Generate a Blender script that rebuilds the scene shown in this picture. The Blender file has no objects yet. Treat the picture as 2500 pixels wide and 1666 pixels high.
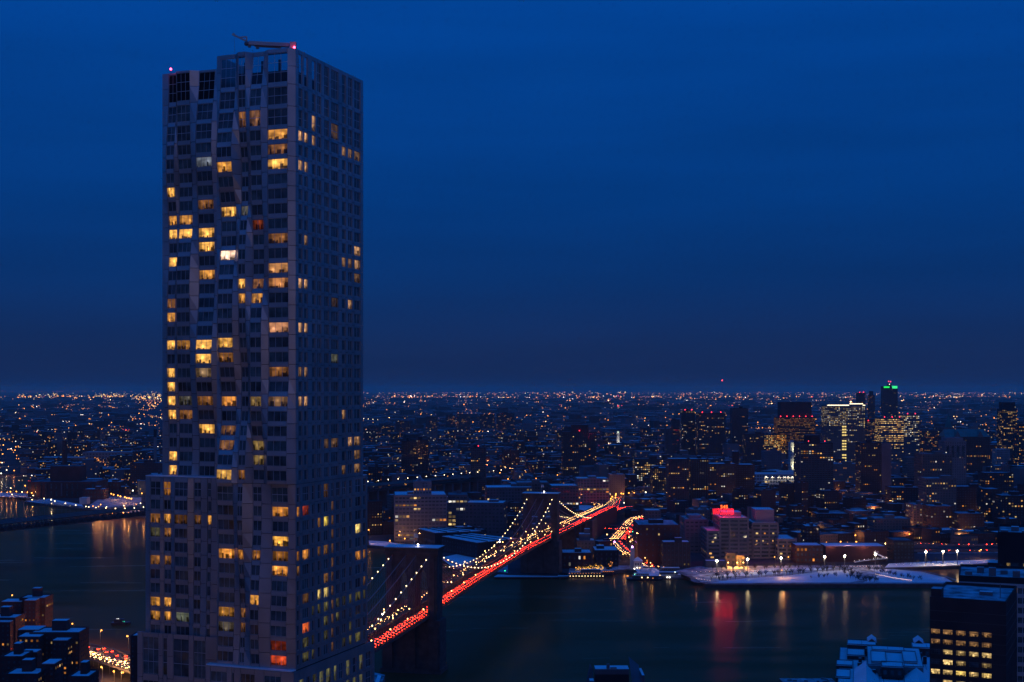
import bpy, math, random
from math import sin, cos, pi, sqrt, radians, atan2, floor
random.seed(7)
R = random.random
def U(a, b): return a + (b - a) * random.random()
sc = bpy.context.scene
COL = sc.collection

# ------------------------------------------------------------------ camera, world, sun, exposure
CZ, F, H = 190.0, 3237.0, 950.0          # eye height (m), focal length and eye level in photo pixels
cam = bpy.data.objects.new('camera', bpy.data.cameras.new('camera'))
COL.objects.link(cam)
cam.location = (0, 0, CZ); cam.rotation_euler = (radians(90), 0, 0)
cam.data.sensor_width = 36; cam.data.lens = 36 * F / 2500
cam.data.shift_y = (H - 833) / 2500
cam.data.clip_start = 1; cam.data.clip_end = 300000
sc.camera = cam
w = bpy.data.worlds.new('World'); sc.world = w; w.use_nodes = True
nt = w.node_tree; nt.nodes.clear()
wo = nt.nodes.new('ShaderNodeOutputWorld'); bg = nt.nodes.new('ShaderNodeBackground')
tc = nt.nodes.new('ShaderNodeTexCoord'); sx = nt.nodes.new('ShaderNodeSeparateXYZ'); rp = nt.nodes.new('ShaderNodeValToRGB')
sky = nt.nodes.new('ShaderNodeTexSky'); sky.sky_type = 'NISHITA'; sky.sun_disc = False
sky.sun_elevation = radians(-4); sky.sun_rotation = radians(200)
mx = nt.nodes.new('ShaderNodeMixRGB'); mx.blend_type = 'ADD'; mx.inputs[0].default_value = 0.04
nt.links.new(tc.outputs['Generated'], sx.inputs[0]); nt.links.new(sx.outputs['Z'], rp.inputs[0])
cr = rp.color_ramp
stops = [(0.0, (.0072, .0195, .078)), (.03, (.0062, .0235, .098)), (.08, (.0026, .0315, .150)), (.14, (.0009, .040, .205)),
         (.25, (.0002, .051, .275)), (.5, (.0003, .076, .42)), (1.0, (.0005, .095, .52))]
cr.elements[0].position = 0; cr.elements[0].color = stops[0][1] + (1,)
cr.elements[1].position = 1; cr.elements[1].color = stops[-1][1] + (1,)
for p, c in stops[1:-1]:
    e = cr.elements.new(p); e.color = c + (1,)
nt.links.new(rp.outputs[0], mx.inputs[1]); nt.links.new(sky.outputs[0], mx.inputs[2])
wmp = nt.nodes.new('ShaderNodeMapping'); wmp.inputs['Scale'].default_value = (2.2, 2.2, 20); nt.links.new(tc.outputs['Generated'], wmp.inputs[0])
wnz = nt.nodes.new('ShaderNodeTexNoise'); wnz.inputs['Scale'].default_value = 1.6; wnz.inputs['Detail'].default_value = 5; nt.links.new(wmp.outputs[0], wnz.inputs['Vector'])
wmr = nt.nodes.new('ShaderNodeMapRange'); wmr.inputs[1].default_value = .3; wmr.inputs[2].default_value = .7; wmr.inputs[3].default_value = .93; wmr.inputs[4].default_value = 1.07; nt.links.new(wnz.outputs['Fac'], wmr.inputs[0])
wml = nt.nodes.new('ShaderNodeVectorMath'); wml.operation = 'SCALE'; nt.links.new(mx.outputs[0], wml.inputs[0]); nt.links.new(wmr.outputs[0], wml.inputs['Scale'])
nt.links.new(wml.outputs[0], bg.inputs[0]); bg.inputs[1].default_value = 1.0
nt.links.new(bg.outputs[0], wo.inputs[0])
sun = bpy.data.objects.new('afterglow', bpy.data.lights.new('afterglow', 'SUN'))
COL.objects.link(sun)
sun.data.energy = 0.075; sun.data.angle = radians(40); sun.data.color = (1.0, .72, .62)
sun.rotation_euler = (radians(82), 0, radians(12))
sc.view_settings.view_transform = 'Standard'; sc.view_settings.look = 'None'
sc.view_settings.exposure = 0; sc.view_settings.gamma = 1
sc.render.engine = 'CYCLES'
cy = sc.cycles
cy.use_denoising = True
try: cy.denoiser = 'OPENIMAGEDENOISE'
except Exception: pass
cy.max_bounces = 5; cy.diffuse_bounces = 2; cy.glossy_bounces = 3; cy.transmission_bounces = 4
cy.volume_bounces = 1; cy.transparent_max_bounces = 12
cy.sample_clamp_indirect = 2.0; cy.sample_clamp_direct = 0
cy.caustics_reflective = False; cy.caustics_refractive = False
cy.use_adaptive_sampling = True; cy.adaptive_threshold = 0.008

# ------------------------------------------------------------------ helpers
def gp(px, py, z=3.0):
    Y = (CZ - z) * F / (py - H); return ((px - 1250) / F * Y, Y)
def zat(py, Y): return CZ - (py - H) * Y / F
def xat(px, Y): return (px - 1250) / F * Y

def new_mat(name, base=(.2, .2, .2), rough=.8, metal=0.0, spec=.3, nscale=0, namt=0, bump=0, bscale=1.0, base2=None):
    m = bpy.data.materials.new(name); m.use_nodes = True
    n = m.node_tree.nodes; l = m.node_tree.links; b = n['Principled BSDF']
    b.inputs['Base Color'].default_value = (*base, 1); b.inputs['Roughness'].default_value = rough
    b.inputs['Metallic'].default_value = metal; b.inputs['Specular IOR Level'].default_value = spec
    if nscale:
        g = n.new('ShaderNodeNewGeometry'); nz = n.new('ShaderNodeTexNoise'); nz.inputs['Scale'].default_value = nscale
        nz.inputs['Detail'].default_value = 5
        l.new(g.outputs['Position'], nz.inputs['Vector'])
        r = n.new('ShaderNodeValToRGB'); r.color_ramp.elements[0].position = .3; r.color_ramp.elements[1].position = .72
        c2 = base2 or tuple(x * (1 - namt) for x in base)
        r.color_ramp.elements[0].color = (*c2, 1); r.color_ramp.elements[1].color = (*base, 1)
        l.new(nz.outputs['Fac'], r.inputs[0]); l.new(r.outputs[0], b.inputs['Base Color'])
        if bump:
            bn = n.new('ShaderNodeTexNoise'); bn.inputs['Scale'].default_value = bscale; bn.inputs['Detail'].default_value = 4
            l.new(g.outputs['Position'], bn.inputs['Vector'])
            bu = n.new('ShaderNodeBump'); bu.inputs['Distance'].default_value = bump; bu.inputs['Strength'].default_value = 1
            l.new(bn.outputs['Fac'], bu.inputs['Height']); l.new(bu.outputs[0], b.inputs['Normal'])
    return m

M = {}
M['steel'] = new_mat('brushed_steel', (.50, .475, .48), .38, .6, .5, .11, .32, .015, .9)
M['frame'] = new_mat('window_metal', (.72, .74, .78), .4, .2, .5, .3, .2)
M['glass'] = new_mat('dark_window_glass', (.10, .135, .15), .06, 0, .4, .35, .8)
M['glassblue'] = new_mat('sky_tinted_window_glass', (.11, .185, .20), .08, 0, .4, .5, .7)  # teal of the reflected sky is put into the base colour
M['darkvoid'] = new_mat('dark_louvre', (.004, .004, .006), .7)
M['core'] = new_mat('dark_backing_wall', (.02, .02, .025), .9)
M['brick'] = new_mat('red_brick', (.10, .045, .045), .9, 0, .2, .09, .45)
M['brick2'] = new_mat('brown_brick', (.085, .05, .05), .9, 0, .2, .07, .4)
M['darkb'] = new_mat('dark_masonry', (.045, .035, .045), .9, 0, .2, .05, .5)
M['conc'] = new_mat('pale_concrete', (.27, .235, .24), .9, 0, .2, .05, .3)
M['grey'] = new_mat('grey_concrete', (.15, .14, .16), .9, 0, .2, .05, .35)
M['tan'] = new_mat('tan_stone', (.20, .15, .14), .9, 0, .2, .05, .35)
M['white'] = new_mat('white_panel', (.5, .48, .48), .8, 0, .2, .1, .2)
M['copper'] = new_mat('green_copper', (.03, .20, .18), .6, .1, .3, .1, .4)
M['granite'] = new_mat('old_granite_block', (.125, .10, .095), .95, 0, .15, .22, .45, .12, .8)
M['iron'] = new_mat('painted_iron', (.12, .10, .09), .6, .3, .3, .3, .4)
M['wire'] = new_mat('steel_cable', (.22, .2, .2), .5, .5, .4)
M['wood'] = new_mat('weathered_planks', (.16, .12, .10), .9, 0, .2, .5, .5)
M['asphalt'] = new_mat('wet_asphalt', (.05, .05, .052), .55, 0, .35, .15, .5)
M['snow'] = new_mat('snow', (.80, .80, .82), .85, 0, .2, .06, .16, .08, .25)
M['snowpatch'] = new_mat('patchy_snow', (.62, .62, .66), .9, 0, .2, .16, .6, base2=(.10, .09, .10))
M['snowdim'] = new_mat('thin_trampled_snow', (.26, .26, .30), .9, 0, .2, .12, .6, base2=(.05, .048, .055))
M['groundm'] = new_mat('city_ground', (.085, .08, .095), .95, 0, .1, .02, .7)
M['steelgrey'] = new_mat('grey_metal', (.16, .15, .16), .5, .4, .4)
M['bark'] = new_mat('bare_bark', (.07, .055, .05), .95)
M['leafdark'] = new_mat('dark_evergreen', (.03, .05, .03), .95)
M['rubber'] = new_mat('tyre_rubber', (.02, .02, .02), .9)
M['carpaint'] = new_mat('dark_car_paint', (.05, .05, .06), .3, .3, .5)
M['carwhite'] = new_mat('silver_car_paint', (.3, .3, .32), .3, .3, .5)

def clear_mat():
    m = bpy.data.materials.new('clear_crown_glass'); m.use_nodes = True
    n = m.node_tree.nodes; l = m.node_tree.links; n.clear()
    o = n.new('ShaderNodeOutputMaterial'); a = n.new('ShaderNodeBsdfTransparent'); g = n.new('ShaderNodeBsdfGlossy')
    g.inputs['Roughness'].default_value = .05; g.inputs[0].default_value = (.7, .8, .85, 1); a.inputs[0].default_value = (.62, .68, .70, 1)
    x = n.new('ShaderNodeMixShader'); f = n.new('ShaderNodeFresnel'); f.inputs[0].default_value = 1.5
    l.new(f.outputs[0], x.inputs[0]); l.new(a.outputs[0], x.inputs[1]); l.new(g.outputs[0], x.inputs[2]); l.new(x.outputs[0], o.inputs[0])
    return m
M['clear'] = clear_mat()

def emit_mat(name, sampled=False, room=False):
    """light-giving surface: colour x strength comes from the face attribute lit"""
    m = bpy.data.materials.new(name); m.use_nodes = True
    n = m.node_tree.nodes; l = m.node_tree.links; n.clear()
    o = n.new('ShaderNodeOutputMaterial'); e = n.new('ShaderNodeEmission'); a = n.new('ShaderNodeAttribute'); a.attribute_name = 'lit'
    if not room:
        l.new(a.outputs['Color'], e.inputs[0]); l.new(e.outputs[0], o.inputs[0])
    else:
        # room painted into the pane's emission: curtains, lamp glow, dark furniture near the sill
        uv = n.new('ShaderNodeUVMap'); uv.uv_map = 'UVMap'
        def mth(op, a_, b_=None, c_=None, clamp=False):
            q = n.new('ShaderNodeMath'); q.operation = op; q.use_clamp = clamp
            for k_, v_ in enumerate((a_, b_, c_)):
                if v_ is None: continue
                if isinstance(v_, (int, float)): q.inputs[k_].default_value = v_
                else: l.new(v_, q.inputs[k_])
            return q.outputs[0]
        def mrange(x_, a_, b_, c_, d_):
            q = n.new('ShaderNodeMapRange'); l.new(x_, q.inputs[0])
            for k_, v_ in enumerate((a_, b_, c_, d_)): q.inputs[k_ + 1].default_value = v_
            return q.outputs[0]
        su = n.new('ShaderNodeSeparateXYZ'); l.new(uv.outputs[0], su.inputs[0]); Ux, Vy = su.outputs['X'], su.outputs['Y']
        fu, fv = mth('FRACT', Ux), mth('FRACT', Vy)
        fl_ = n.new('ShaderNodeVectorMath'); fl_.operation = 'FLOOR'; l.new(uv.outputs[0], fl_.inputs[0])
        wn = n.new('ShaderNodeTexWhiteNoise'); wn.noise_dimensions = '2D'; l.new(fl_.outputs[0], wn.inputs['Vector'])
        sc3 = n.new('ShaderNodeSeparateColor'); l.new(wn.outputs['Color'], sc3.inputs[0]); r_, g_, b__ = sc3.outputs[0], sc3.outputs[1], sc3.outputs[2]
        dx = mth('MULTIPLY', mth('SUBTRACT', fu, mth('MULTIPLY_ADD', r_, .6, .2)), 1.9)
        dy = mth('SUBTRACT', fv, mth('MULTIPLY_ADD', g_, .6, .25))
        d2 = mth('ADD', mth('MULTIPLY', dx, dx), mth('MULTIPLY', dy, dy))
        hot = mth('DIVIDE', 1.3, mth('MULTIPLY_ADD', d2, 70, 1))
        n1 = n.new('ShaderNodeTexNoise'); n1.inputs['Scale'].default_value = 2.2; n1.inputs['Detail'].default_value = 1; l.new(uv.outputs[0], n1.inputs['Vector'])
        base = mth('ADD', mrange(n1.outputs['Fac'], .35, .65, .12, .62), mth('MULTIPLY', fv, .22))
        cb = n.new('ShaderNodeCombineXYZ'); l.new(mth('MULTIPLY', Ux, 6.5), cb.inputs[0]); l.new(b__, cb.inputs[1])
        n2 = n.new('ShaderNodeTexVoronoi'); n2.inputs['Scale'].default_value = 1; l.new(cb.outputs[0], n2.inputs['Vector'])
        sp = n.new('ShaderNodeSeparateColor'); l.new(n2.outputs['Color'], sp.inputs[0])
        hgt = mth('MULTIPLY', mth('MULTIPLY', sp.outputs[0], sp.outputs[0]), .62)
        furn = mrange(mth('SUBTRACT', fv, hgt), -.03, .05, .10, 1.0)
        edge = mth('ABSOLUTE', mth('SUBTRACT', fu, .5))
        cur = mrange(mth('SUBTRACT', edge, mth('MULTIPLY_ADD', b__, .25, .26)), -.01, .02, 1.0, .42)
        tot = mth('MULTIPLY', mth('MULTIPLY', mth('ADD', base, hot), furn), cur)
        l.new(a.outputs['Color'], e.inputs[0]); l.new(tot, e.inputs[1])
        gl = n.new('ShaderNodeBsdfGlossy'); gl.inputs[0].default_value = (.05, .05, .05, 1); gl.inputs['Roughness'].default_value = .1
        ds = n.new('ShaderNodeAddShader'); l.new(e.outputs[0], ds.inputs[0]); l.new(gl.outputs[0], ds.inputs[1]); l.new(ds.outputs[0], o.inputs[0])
    m.cycles.emission_sampling = 'AUTO' if sampled else 'NONE'
    return m
M['glow'] = emit_mat('far_light'); M['lamp'] = emit_mat('lamp_light', True); M['room'] = emit_mat('painted_lit_room', False, True)

WARM, YEL, ORG, WHT, RED = (1, .50, .14), (1, .66, .24), (1, .34, .05), (1, .93, .78), (1, .02, .02)
def K(c, s): return (c[0] * s, c[1] * s, c[2] * s)

class MB:
    def __init__(s): s.v = []; s.f = []; s.m = []; s.mats = []; s.c = {}; s.uv = {}
    def mi(s, m):
        if m not in s.mats: s.mats.append(m)
        return s.mats.index(m)
    def face(s, pts, m, c=None, uv=None):
        k = len(s.v); s.v.extend(pts); s.f.append(tuple(range(k, k + len(pts)))); s.m.append(s.mi(m))
        if c: s.c[len(s.f) - 1] = c
        if uv: s.uv[len(s.f) - 1] = uv
    def box(s, x, y, z, sx, sy, sz, m, yaw=0, top=None, bottom=False, c=None):
        """centre x, y, base z"""
        cw, sw = cos(yaw), sin(yaw); hx, hy = sx / 2, sy / 2; k = len(s.v)
        for zz in (z, z + sz):
            for a, b in ((-hx, -hy), (hx, -hy), (hx, hy), (-hx, hy)):
                s.v.append((x + a * cw - b * sw, y + a * sw + b * cw, zz))
        i = s.mi(m); j = s.mi(top) if top else i
        fs = [((0, 1, 5, 4), i), ((1, 2, 6, 5), i), ((2, 3, 7, 6), i), ((3, 0, 4, 7), i), ((4, 5, 6, 7), j)]
        if bottom: fs.append(((3, 2, 1, 0), i))
        for f, q in fs:
            s.f.append(tuple(k + t for t in f)); s.m.append(q)
            if c: s.c[len(s.f) - 1] = c
    def bar(s, p, q, t, m, c=None, up=(0, 0, 1), t2=None):
        """square bar from p to q"""
        d = [q[i] - p[i] for i in range(3)]; L = sqrt(sum(x * x for x in d)) or 1e-6; d = [x / L for x in d]
        if abs(d[2]) > .95: up = (1, 0, 0)
        a = (d[1] * up[2] - d[2] * up[1], d[2] * up[0] - d[0] * up[2], d[0] * up[1] - d[1] * up[0])
        n = sqrt(sum(x * x for x in a)); a = [x / n for x in a]
        b = (a[1] * d[2] - a[2] * d[1], a[2] * d[0] - a[0] * d[2], a[0] * d[1] - a[1] * d[0])
        h = t / 2; h2 = (t2 or t) / 2; k = len(s.v)
        for e in (p, q):
            for u, v in ((-h, -h2), (h, -h2), (h, h2), (-h, h2)):
                s.v.append(tuple(e[i] + a[i] * u + b[i] * v for i in range(3)))
        i = s.mi(m)
        for f in ((0, 1, 5, 4), (1, 2, 6, 5), (2, 3, 7, 6), (3, 0, 4, 7), (0, 3, 2, 1), (4, 5, 6, 7)):
            s.f.append(tuple(k + t_ for t_ in f)); s.m.append(i)
            if c: s.c[len(s.f) - 1] = c
    def prism(s, poly, z0, z1, m, top=None):
        n = len(poly); k = len(s.v)
        for z in (z0, z1):
            for x, y in poly: s.v.append((x, y, z))
        i = s.mi(m); j = s.mi(top) if top else i
        for t in range(n):
            s.f.append((k + t, k + (t + 1) % n, k + n + (t + 1) % n, k + n + t)); s.m.append(i)
        s.f.append(tuple(k + n + t for t in range(n))); s.m.append(j)
    def octa(s, x, y, z, r, m, c, rz=None):
        rz = rz or r; k = len(s.v)
        s.v += [(x + r, y, z), (x, y + r, z), (x - r, y, z), (x, y - r, z), (x, y, z + rz), (x, y, z - rz)]
        i = s.mi(m)
        for a, b in ((0, 1), (1, 2), (2, 3), (3, 0)):
            for f in ((k + a, k + b, k + 4), (k + b, k + a, k + 5)):
                s.f.append(f); s.m.append(i); s.c[len(s.f) - 1] = c
    def globe(s, x, y, z, r, m, c=None, nu=8, nv=5):
        k = len(s.v); i = s.mi(m)
        for b in range(nv + 1):
            ph = pi * b / nv
            for a in range(nu): s.v.append((x + r * sin(ph) * cos(2 * pi * a / nu), y + r * sin(ph) * sin(2 * pi * a / nu), z + r * cos(ph)))
        for b in range(nv):
            for a in range(nu):
                s.f.append((k + b * nu + a, k + (b + 1) * nu + a, k + (b + 1) * nu + (a + 1) % nu, k + b * nu + (a + 1) % nu)); s.m.append(i)
                if c: s.c[len(s.f) - 1] = c
    def mesh(s, name):
        me = bpy.data.meshes.new(name); me.from_pydata(s.v, [], s.f)
        for m in s.mats: me.materials.append(M[m])
        me.polygons.foreach_set('material_index', s.m)
        if s.c:
            at = me.attributes.new('lit', 'FLOAT_COLOR', 'FACE')
            buf = [0.0] * (4 * len(s.f))
            for i, c in s.c.items(): buf[4 * i:4 * i + 4] = [c[0], c[1], c[2], 1.0]
            at.data.foreach_set('color', buf)
        if s.uv:
            ul = me.uv_layers.new(name='UVMap'); buf = [0.0] * (2 * len(me.loops))
            for i, u in s.uv.items():
                st = me.polygons[i].loop_start
                for q, (a, b) in enumerate(u): buf[2 * (st + q)] = a; buf[2 * (st + q) + 1] = b
            ul.data.foreach_set('uv', buf)
        me.update(); return me
    def build(s, name, parent=None, **kw):
        if not s.f: return None
        o = bpy.data.objects.new(name, s.mesh(name)); COL.objects.link(o)
        if parent: o.parent = parent
        tag(o, **kw); return o
def tag(o, label=None, cat=None, group=None, kind=None):
    if label: o['label'] = label
    if cat: o['category'] = cat
    if group: o['group'] = group
    if kind: o['kind'] = kind
def empty(name, label, cat, group=None, loc=(0, 0, 0), rz=0):
    o = bpy.data.objects.new(name, None); COL.objects.link(o); o.location = loc; o.rotation_euler = (0, 0, rz)
    o.empty_display_size = .5; tag(o, label, cat, group); return o
def inst(name, me, parent=None, loc=(0, 0, 0), rz=0, **kw):
    o = bpy.data.objects.new(name, me); COL.objects.link(o); o.location = loc; o.rotation_euler = (0, 0, rz)
    if parent: o.parent = parent
    tag(o, **kw); return o
_uvk = [0]
def roomuv(n=1, tall=1):
    _uvk[0] += 1; a = (_uvk[0] * 7) % 997; b = (_uvk[0] * 3) % 499
    return [(a + .01, b + .01), (a + .99, b + .01), (a + .99, b + .98), (a + .01, b + .98)]

# ------------------------------------------------------------------ structure: water, land, haze
mb = MB(); mb.face([(-90000, -3000, 0), (90000, -3000, 0), (90000, 90000, 0), (-90000, 90000, 0)], 'water')
def water_mat():
    m = bpy.data.materials.new('river_water'); m.use_nodes = True
    n = m.node_tree.nodes; l = m.node_tree.links; n.clear()
    o = n.new('ShaderNodeOutputMaterial'); df = n.new('ShaderNodeBsdfDiffuse'); gs = n.new('ShaderNodeBsdfGlossy'); mx_ = n.new('ShaderNodeMixShader')
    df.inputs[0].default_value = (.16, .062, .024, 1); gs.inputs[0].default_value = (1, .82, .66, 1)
    g = n.new('ShaderNodeNewGeometry'); mp = n.new('ShaderNodeMapping'); mp.inputs['Scale'].default_value = (.006, .035, 1); mp.inputs['Rotation'].default_value = (0, 0, .2)
    l.new(g.outputs['Position'], mp.inputs[0])
    nz = n.new('ShaderNodeTexNoise'); nz.inputs['Scale'].default_value = 1; nz.inputs['Detail'].default_value = 7; l.new(mp.outputs[0], nz.inputs['Vector'])
    r = n.new('ShaderNodeMapRange'); r.inputs[1].default_value = .35; r.inputs[2].default_value = .7; r.inputs[3].default_value = .13; r.inputs[4].default_value = .30
    l.new(nz.outputs['Fac'], r.inputs[0]); l.new(r.outputs[0], gs.inputs['Roughness'])
    r2 = n.new('ShaderNodeMapRange'); r2.inputs[1].default_value = .35; r2.inputs[2].default_value = .7; r2.inputs[3].default_value = .18; r2.inputs[4].default_value = .36
    l.new(nz.outputs['Fac'], r2.inputs[0])
    f = n.new('ShaderNodeFresnel'); f.inputs[0].default_value = 1.33; mu = n.new('ShaderNodeMath'); mu.operation = 'MULTIPLY'; l.new(f.outputs[0], mu.inputs[0]); l.new(r2.outputs[0], mu.inputs[1])
    n2 = n.new('ShaderNodeTexNoise'); n2.inputs['Scale'].default_value = .22; n2.inputs['Detail'].default_value = 6; l.new(g.outputs['Position'], n2.inputs['Vector'])
    bu = n.new('ShaderNodeBump'); bu.inputs['Distance'].default_value = .10; bu.inputs['Strength'].default_value = .6
    l.new(n2.outputs['Fac'], bu.inputs['Height'])
    for q in (df, gs): l.new(bu.outputs[0], q.inputs['Normal'])
    l.new(mu.outputs[0], mx_.inputs[0]); l.new(df.outputs[0], mx_.inputs[1]); l.new(gs.outputs[0], mx_.inputs[2]); l.new(mx_.outputs[0], o.inputs[0])
    return m
M['water'] = water_mat()
mb.build('water', kind='structure')

shore_px = [(-2400, 1120), (-500, 1150), (30, 1158), (72, 1160), (84, 1185), (60, 1226), (205, 1243), (345, 1262), (560, 1290), (740, 1312), (900, 1332), (960, 1337),
            (1075, 1362), (1110, 1390), (1165, 1394), (1240, 1402), (1385, 1405), (1400, 1398), (1488, 1396), (1530, 1391), (1600, 1396), (1645, 1392), (1722, 1428), (2345, 1428),
            (2330, 1420), (2150, 1392), (2200, 1387), (2440, 1379), (2900, 1379), (6500, 1330)]
land = [gp(a, b, 3) for a, b in shore_px]
poly = land + [(60000, 80000), (-60000, 80000)]
import mathutils
from mathutils.geometry import tessellate_polygon
def sheet(name, poly, z, mat, skirt=None, **kw):
    b = MB(); tri = tessellate_polygon([[mathutils.Vector((x, y, 0)) for x, y in poly]])
    b.v = [(x, y, z) for x, y in poly]; i = b.mi(mat)
    for t in tri:
        a, c, d = [poly[q] for q in t]
        if (c[0] - a[0]) * (d[1] - a[1]) - (c[1] - a[1]) * (d[0] - a[0]) < 0: t = (t[0], t[2], t[1])
        b.f.append(tuple(t)); b.m.append(i)
    if skirt:
        n = len(poly)
        for q in range(n):
            (x0, y0), (x1, y1) = poly[q], poly[(q + 1) % n]
            b.face([(x0, y0, z), (x1, y1, z), (x1, y1, z - skirt[0]), (x0, y0, z - skirt[0])], skirt[1])
    return b.build(name, **kw)
sheet('ground', poly, 3, 'groundm', (5, 'granite'), kind='structure')
nearland = [(-2500, 1500), (-700, 1330)] + [gp(*p) for p in ((-420, 1470), (60, 1535), (320, 1592), (600, 1650), (940, 1705), (1400, 1735), (1950, 1760), (2700, 1760), (3600, 1700))] + [(2500, 700), (2500, -2500), (-2500, -2500)]
sheet('ground', nearland, 3, 'groundm', (5, 'granite'), kind='structure')

# ------------------------------------------------------------------ generic facade bits
def windows_on(W, D, z0, z1, bay, fl, wf, hf, litp, litc, dark, lit, sides='fblr', glass='glass', off=.07, litrows=None, cluster=.5, dim=1.0, x0=0, y0=0):
    """panes on the walls of a block centred on (x0,y0); dark and lit are MBs"""
    nf = max(1, int((z1 - z0) / fl)); fh = (z1 - z0) / nf
    for s_ in sides:
        L = W if s_ in 'fb' else D; nb = max(1, int(round(L / bay))); bw = L / nb
        for j in range(nf):
            za = z0 + j * fh + fh * (1 - hf) * .5; zb = za + fh * hf
            rowlit = litp
            if litrows is not None: rowlit = litrows(j, nf)
            on = R() < rowlit
            for i in range(nb):
                if R() > cluster: on = R() < rowlit
                a = -L / 2 + i * bw + bw * (1 - wf) / 2; b = a + bw * wf
                if s_ == 'f': q = [(a, -D / 2 - off), (b, -D / 2 - off)]
                elif s_ == 'b': q = [(b, D / 2 + off), (a, D / 2 + off)]
                elif s_ == 'l': q = [(-W / 2 - off, b), (-W / 2 - off, a)]
                else: q = [(W / 2 + off, a), (W / 2 + off, b)]
                p = [(q[0][0] + x0, q[0][1] + y0, za), (q[1][0] + x0, q[1][1] + y0, za), (q[1][0] + x0, q[1][1] + y0, zb), (q[0][0] + x0, q[0][1] + y0, zb)]
                if on and bw > 8:
                    if dark is not None: dark.face(p, glass)
                    t0 = U(.05, .6); t1 = t0 + U(.12, .35); P_ = lambda t, z: (p[0][0] + (p[1][0] - p[0][0]) * t + (-.04 if s_ == 'l' else .04 if s_ == 'r' else 0), p[0][1] + (p[1][1] - p[0][1]) * t + (-.04 if s_ == 'f' else .04 if s_ == 'b' else 0), z)
                    lit.face([P_(t0, za + .2), P_(t1, za + .2), P_(t1, zb - .2), P_(t0, zb - .2)], 'glow', K(random.choice(litc), (.3 + 1.0 * R()) * dim))
                elif on:
                    c = random.choice(litc); lit.face(p, 'glow', K(c, (.10 + 1.25 * R() ** 2.2) * dim))
                elif dark is not None: dark.face(p, glass)

LANDM = []     # footprints to keep free: (x, y, r)
def block(name, label, px0, px1, ytop, ybase, wall='brick', roof='snowdim', depth=None, yaw=0.0, fl=3.3, bay=4.0, wf=.5, hf=.5, litp=.12, litc=(WARM, YEL, ORG),
          grid=None, bulk=None, g=3.0, sides='fblr', group=None, cat='building', glass='glass', litrows=None, cluster=.45, dim=1.0, parapet=True, redlights=0, tiers=None, keep=True, wins=True, zcut=1.0):
    Y = (CZ - g) * F / (ybase - H)
    wp = (px1 - px0) / F * Y; d = depth or max(12, wp * .6)
    Wd = max(6.0, (wp - d * abs(sin(yaw))) / cos(yaw)) if yaw else wp
    ht = zat(ytop, Y) - g
    cx = (xat(px0, Y) + xat(px1, Y)) / 2; cyy = Y + (Wd * abs(sin(yaw)) + d * cos(yaw)) / 2
    cx *= (1 + (cyy - Y) / Y * .5)
    if keep: LANDM.append((cx, cyy, max(Wd, d) * .62 + 4))
    e = empty(name, label, cat, group, (cx, cyy, g), yaw)
    body = MB(); body.box(0, 0, 0, Wd, d, ht, wall, top=wall)
    if parapet:
        for (x, y, sx_, sy_) in ((0, -d / 2 + .2, Wd, .4), (0, d / 2 - .2, Wd, .4), (-Wd / 2 + .2, 0, .4, d - .8), (Wd / 2 - .2, 0, .4, d - .8)):
            body.box(x, y, ht, sx_, sy_, 1.0, wall)
    rf = MB(); rf.box(0, 0, ht + .01, Wd - .9, d - .9, .35, roof)
    body.build('wall', e); rf.build('roof', e)
    k = R()
    if bulk is None: bulk = [(U(-.25, .25), U(-.2, .2), U(.18, .35), U(.2, .4), U(3, 5.5))] if k < .75 else []
    for (fx, fy, fw, fd, bh) in bulk:
        bb = MB(); bb.box(fx * Wd, fy * d, ht + .3, fw * Wd, fd * d, bh, wall, top=roof); bb.build('roof_house', e)
    if grid:
        gb = MB(); gm, gw, gd = grid; nb = max(1, int(round(Wd / bay))); nd = max(1, int(round(d / bay))); nf = max(1, int(ht / fl)); fh = ht / nf
        for i in range(nb + 1):
            x = -Wd / 2 + i * Wd / nb
            for s_ in (-1, 1): gb.box(x, s_ * (d / 2 + gd / 2), 0, gw, gd, ht, gm)
        for i in range(nd + 1):
            y = -d / 2 + i * d / nd
            for s_ in (-1, 1): gb.box(s_ * (Wd / 2 + gd / 2), y, 0, gd, gw, ht, gm)
        if gw > .5 and fh > 2:
            for j in range(nf + 1):
                z = max(0, j * fh - gw * .6 / 2)
                for s_ in (-1, 1):
                    gb.box(0, s_ * (d / 2 + gd * .4), z, Wd + gd * .8, gd * .8, gw * .6, gm, bottom=True)
                    gb.box(s_ * (Wd / 2 + gd * .4), 0, z, gd * .8, d, gw * .6, gm, bottom=True)
        gb.build('facade_frame', e, kind='stuff')
    if wins:
        dk, lt = MB(), MB()
        windows_on(Wd, d, 1.0, ht * zcut - .8, bay, fl, wf, hf, litp, litc, dk, lt, sides, glass, .07, litrows, cluster, dim)
        dk.build('dark_window', e, kind='stuff'); lt.build('lit_window', e, kind='stuff')
    if redlights:
        for i in range(redlights):
            rb = MB(); rr = .00045 * Y
            rb.bar((-Wd / 2 + (i + .5) * Wd / redlights, -d / 2 + 1, ht + 1), (-Wd / 2 + (i + .5) * Wd / redlights, -d / 2 + 1, ht + 3), .3, 'steelgrey')
            rb.octa(-Wd / 2 + (i + .5) * Wd / redlights, -d / 2 + 1, ht + 3.4, rr, 'glow', K((1, .03, .06), 5)); rb.build('warning_light', e)
    return e, Wd, d, ht, Y

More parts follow.
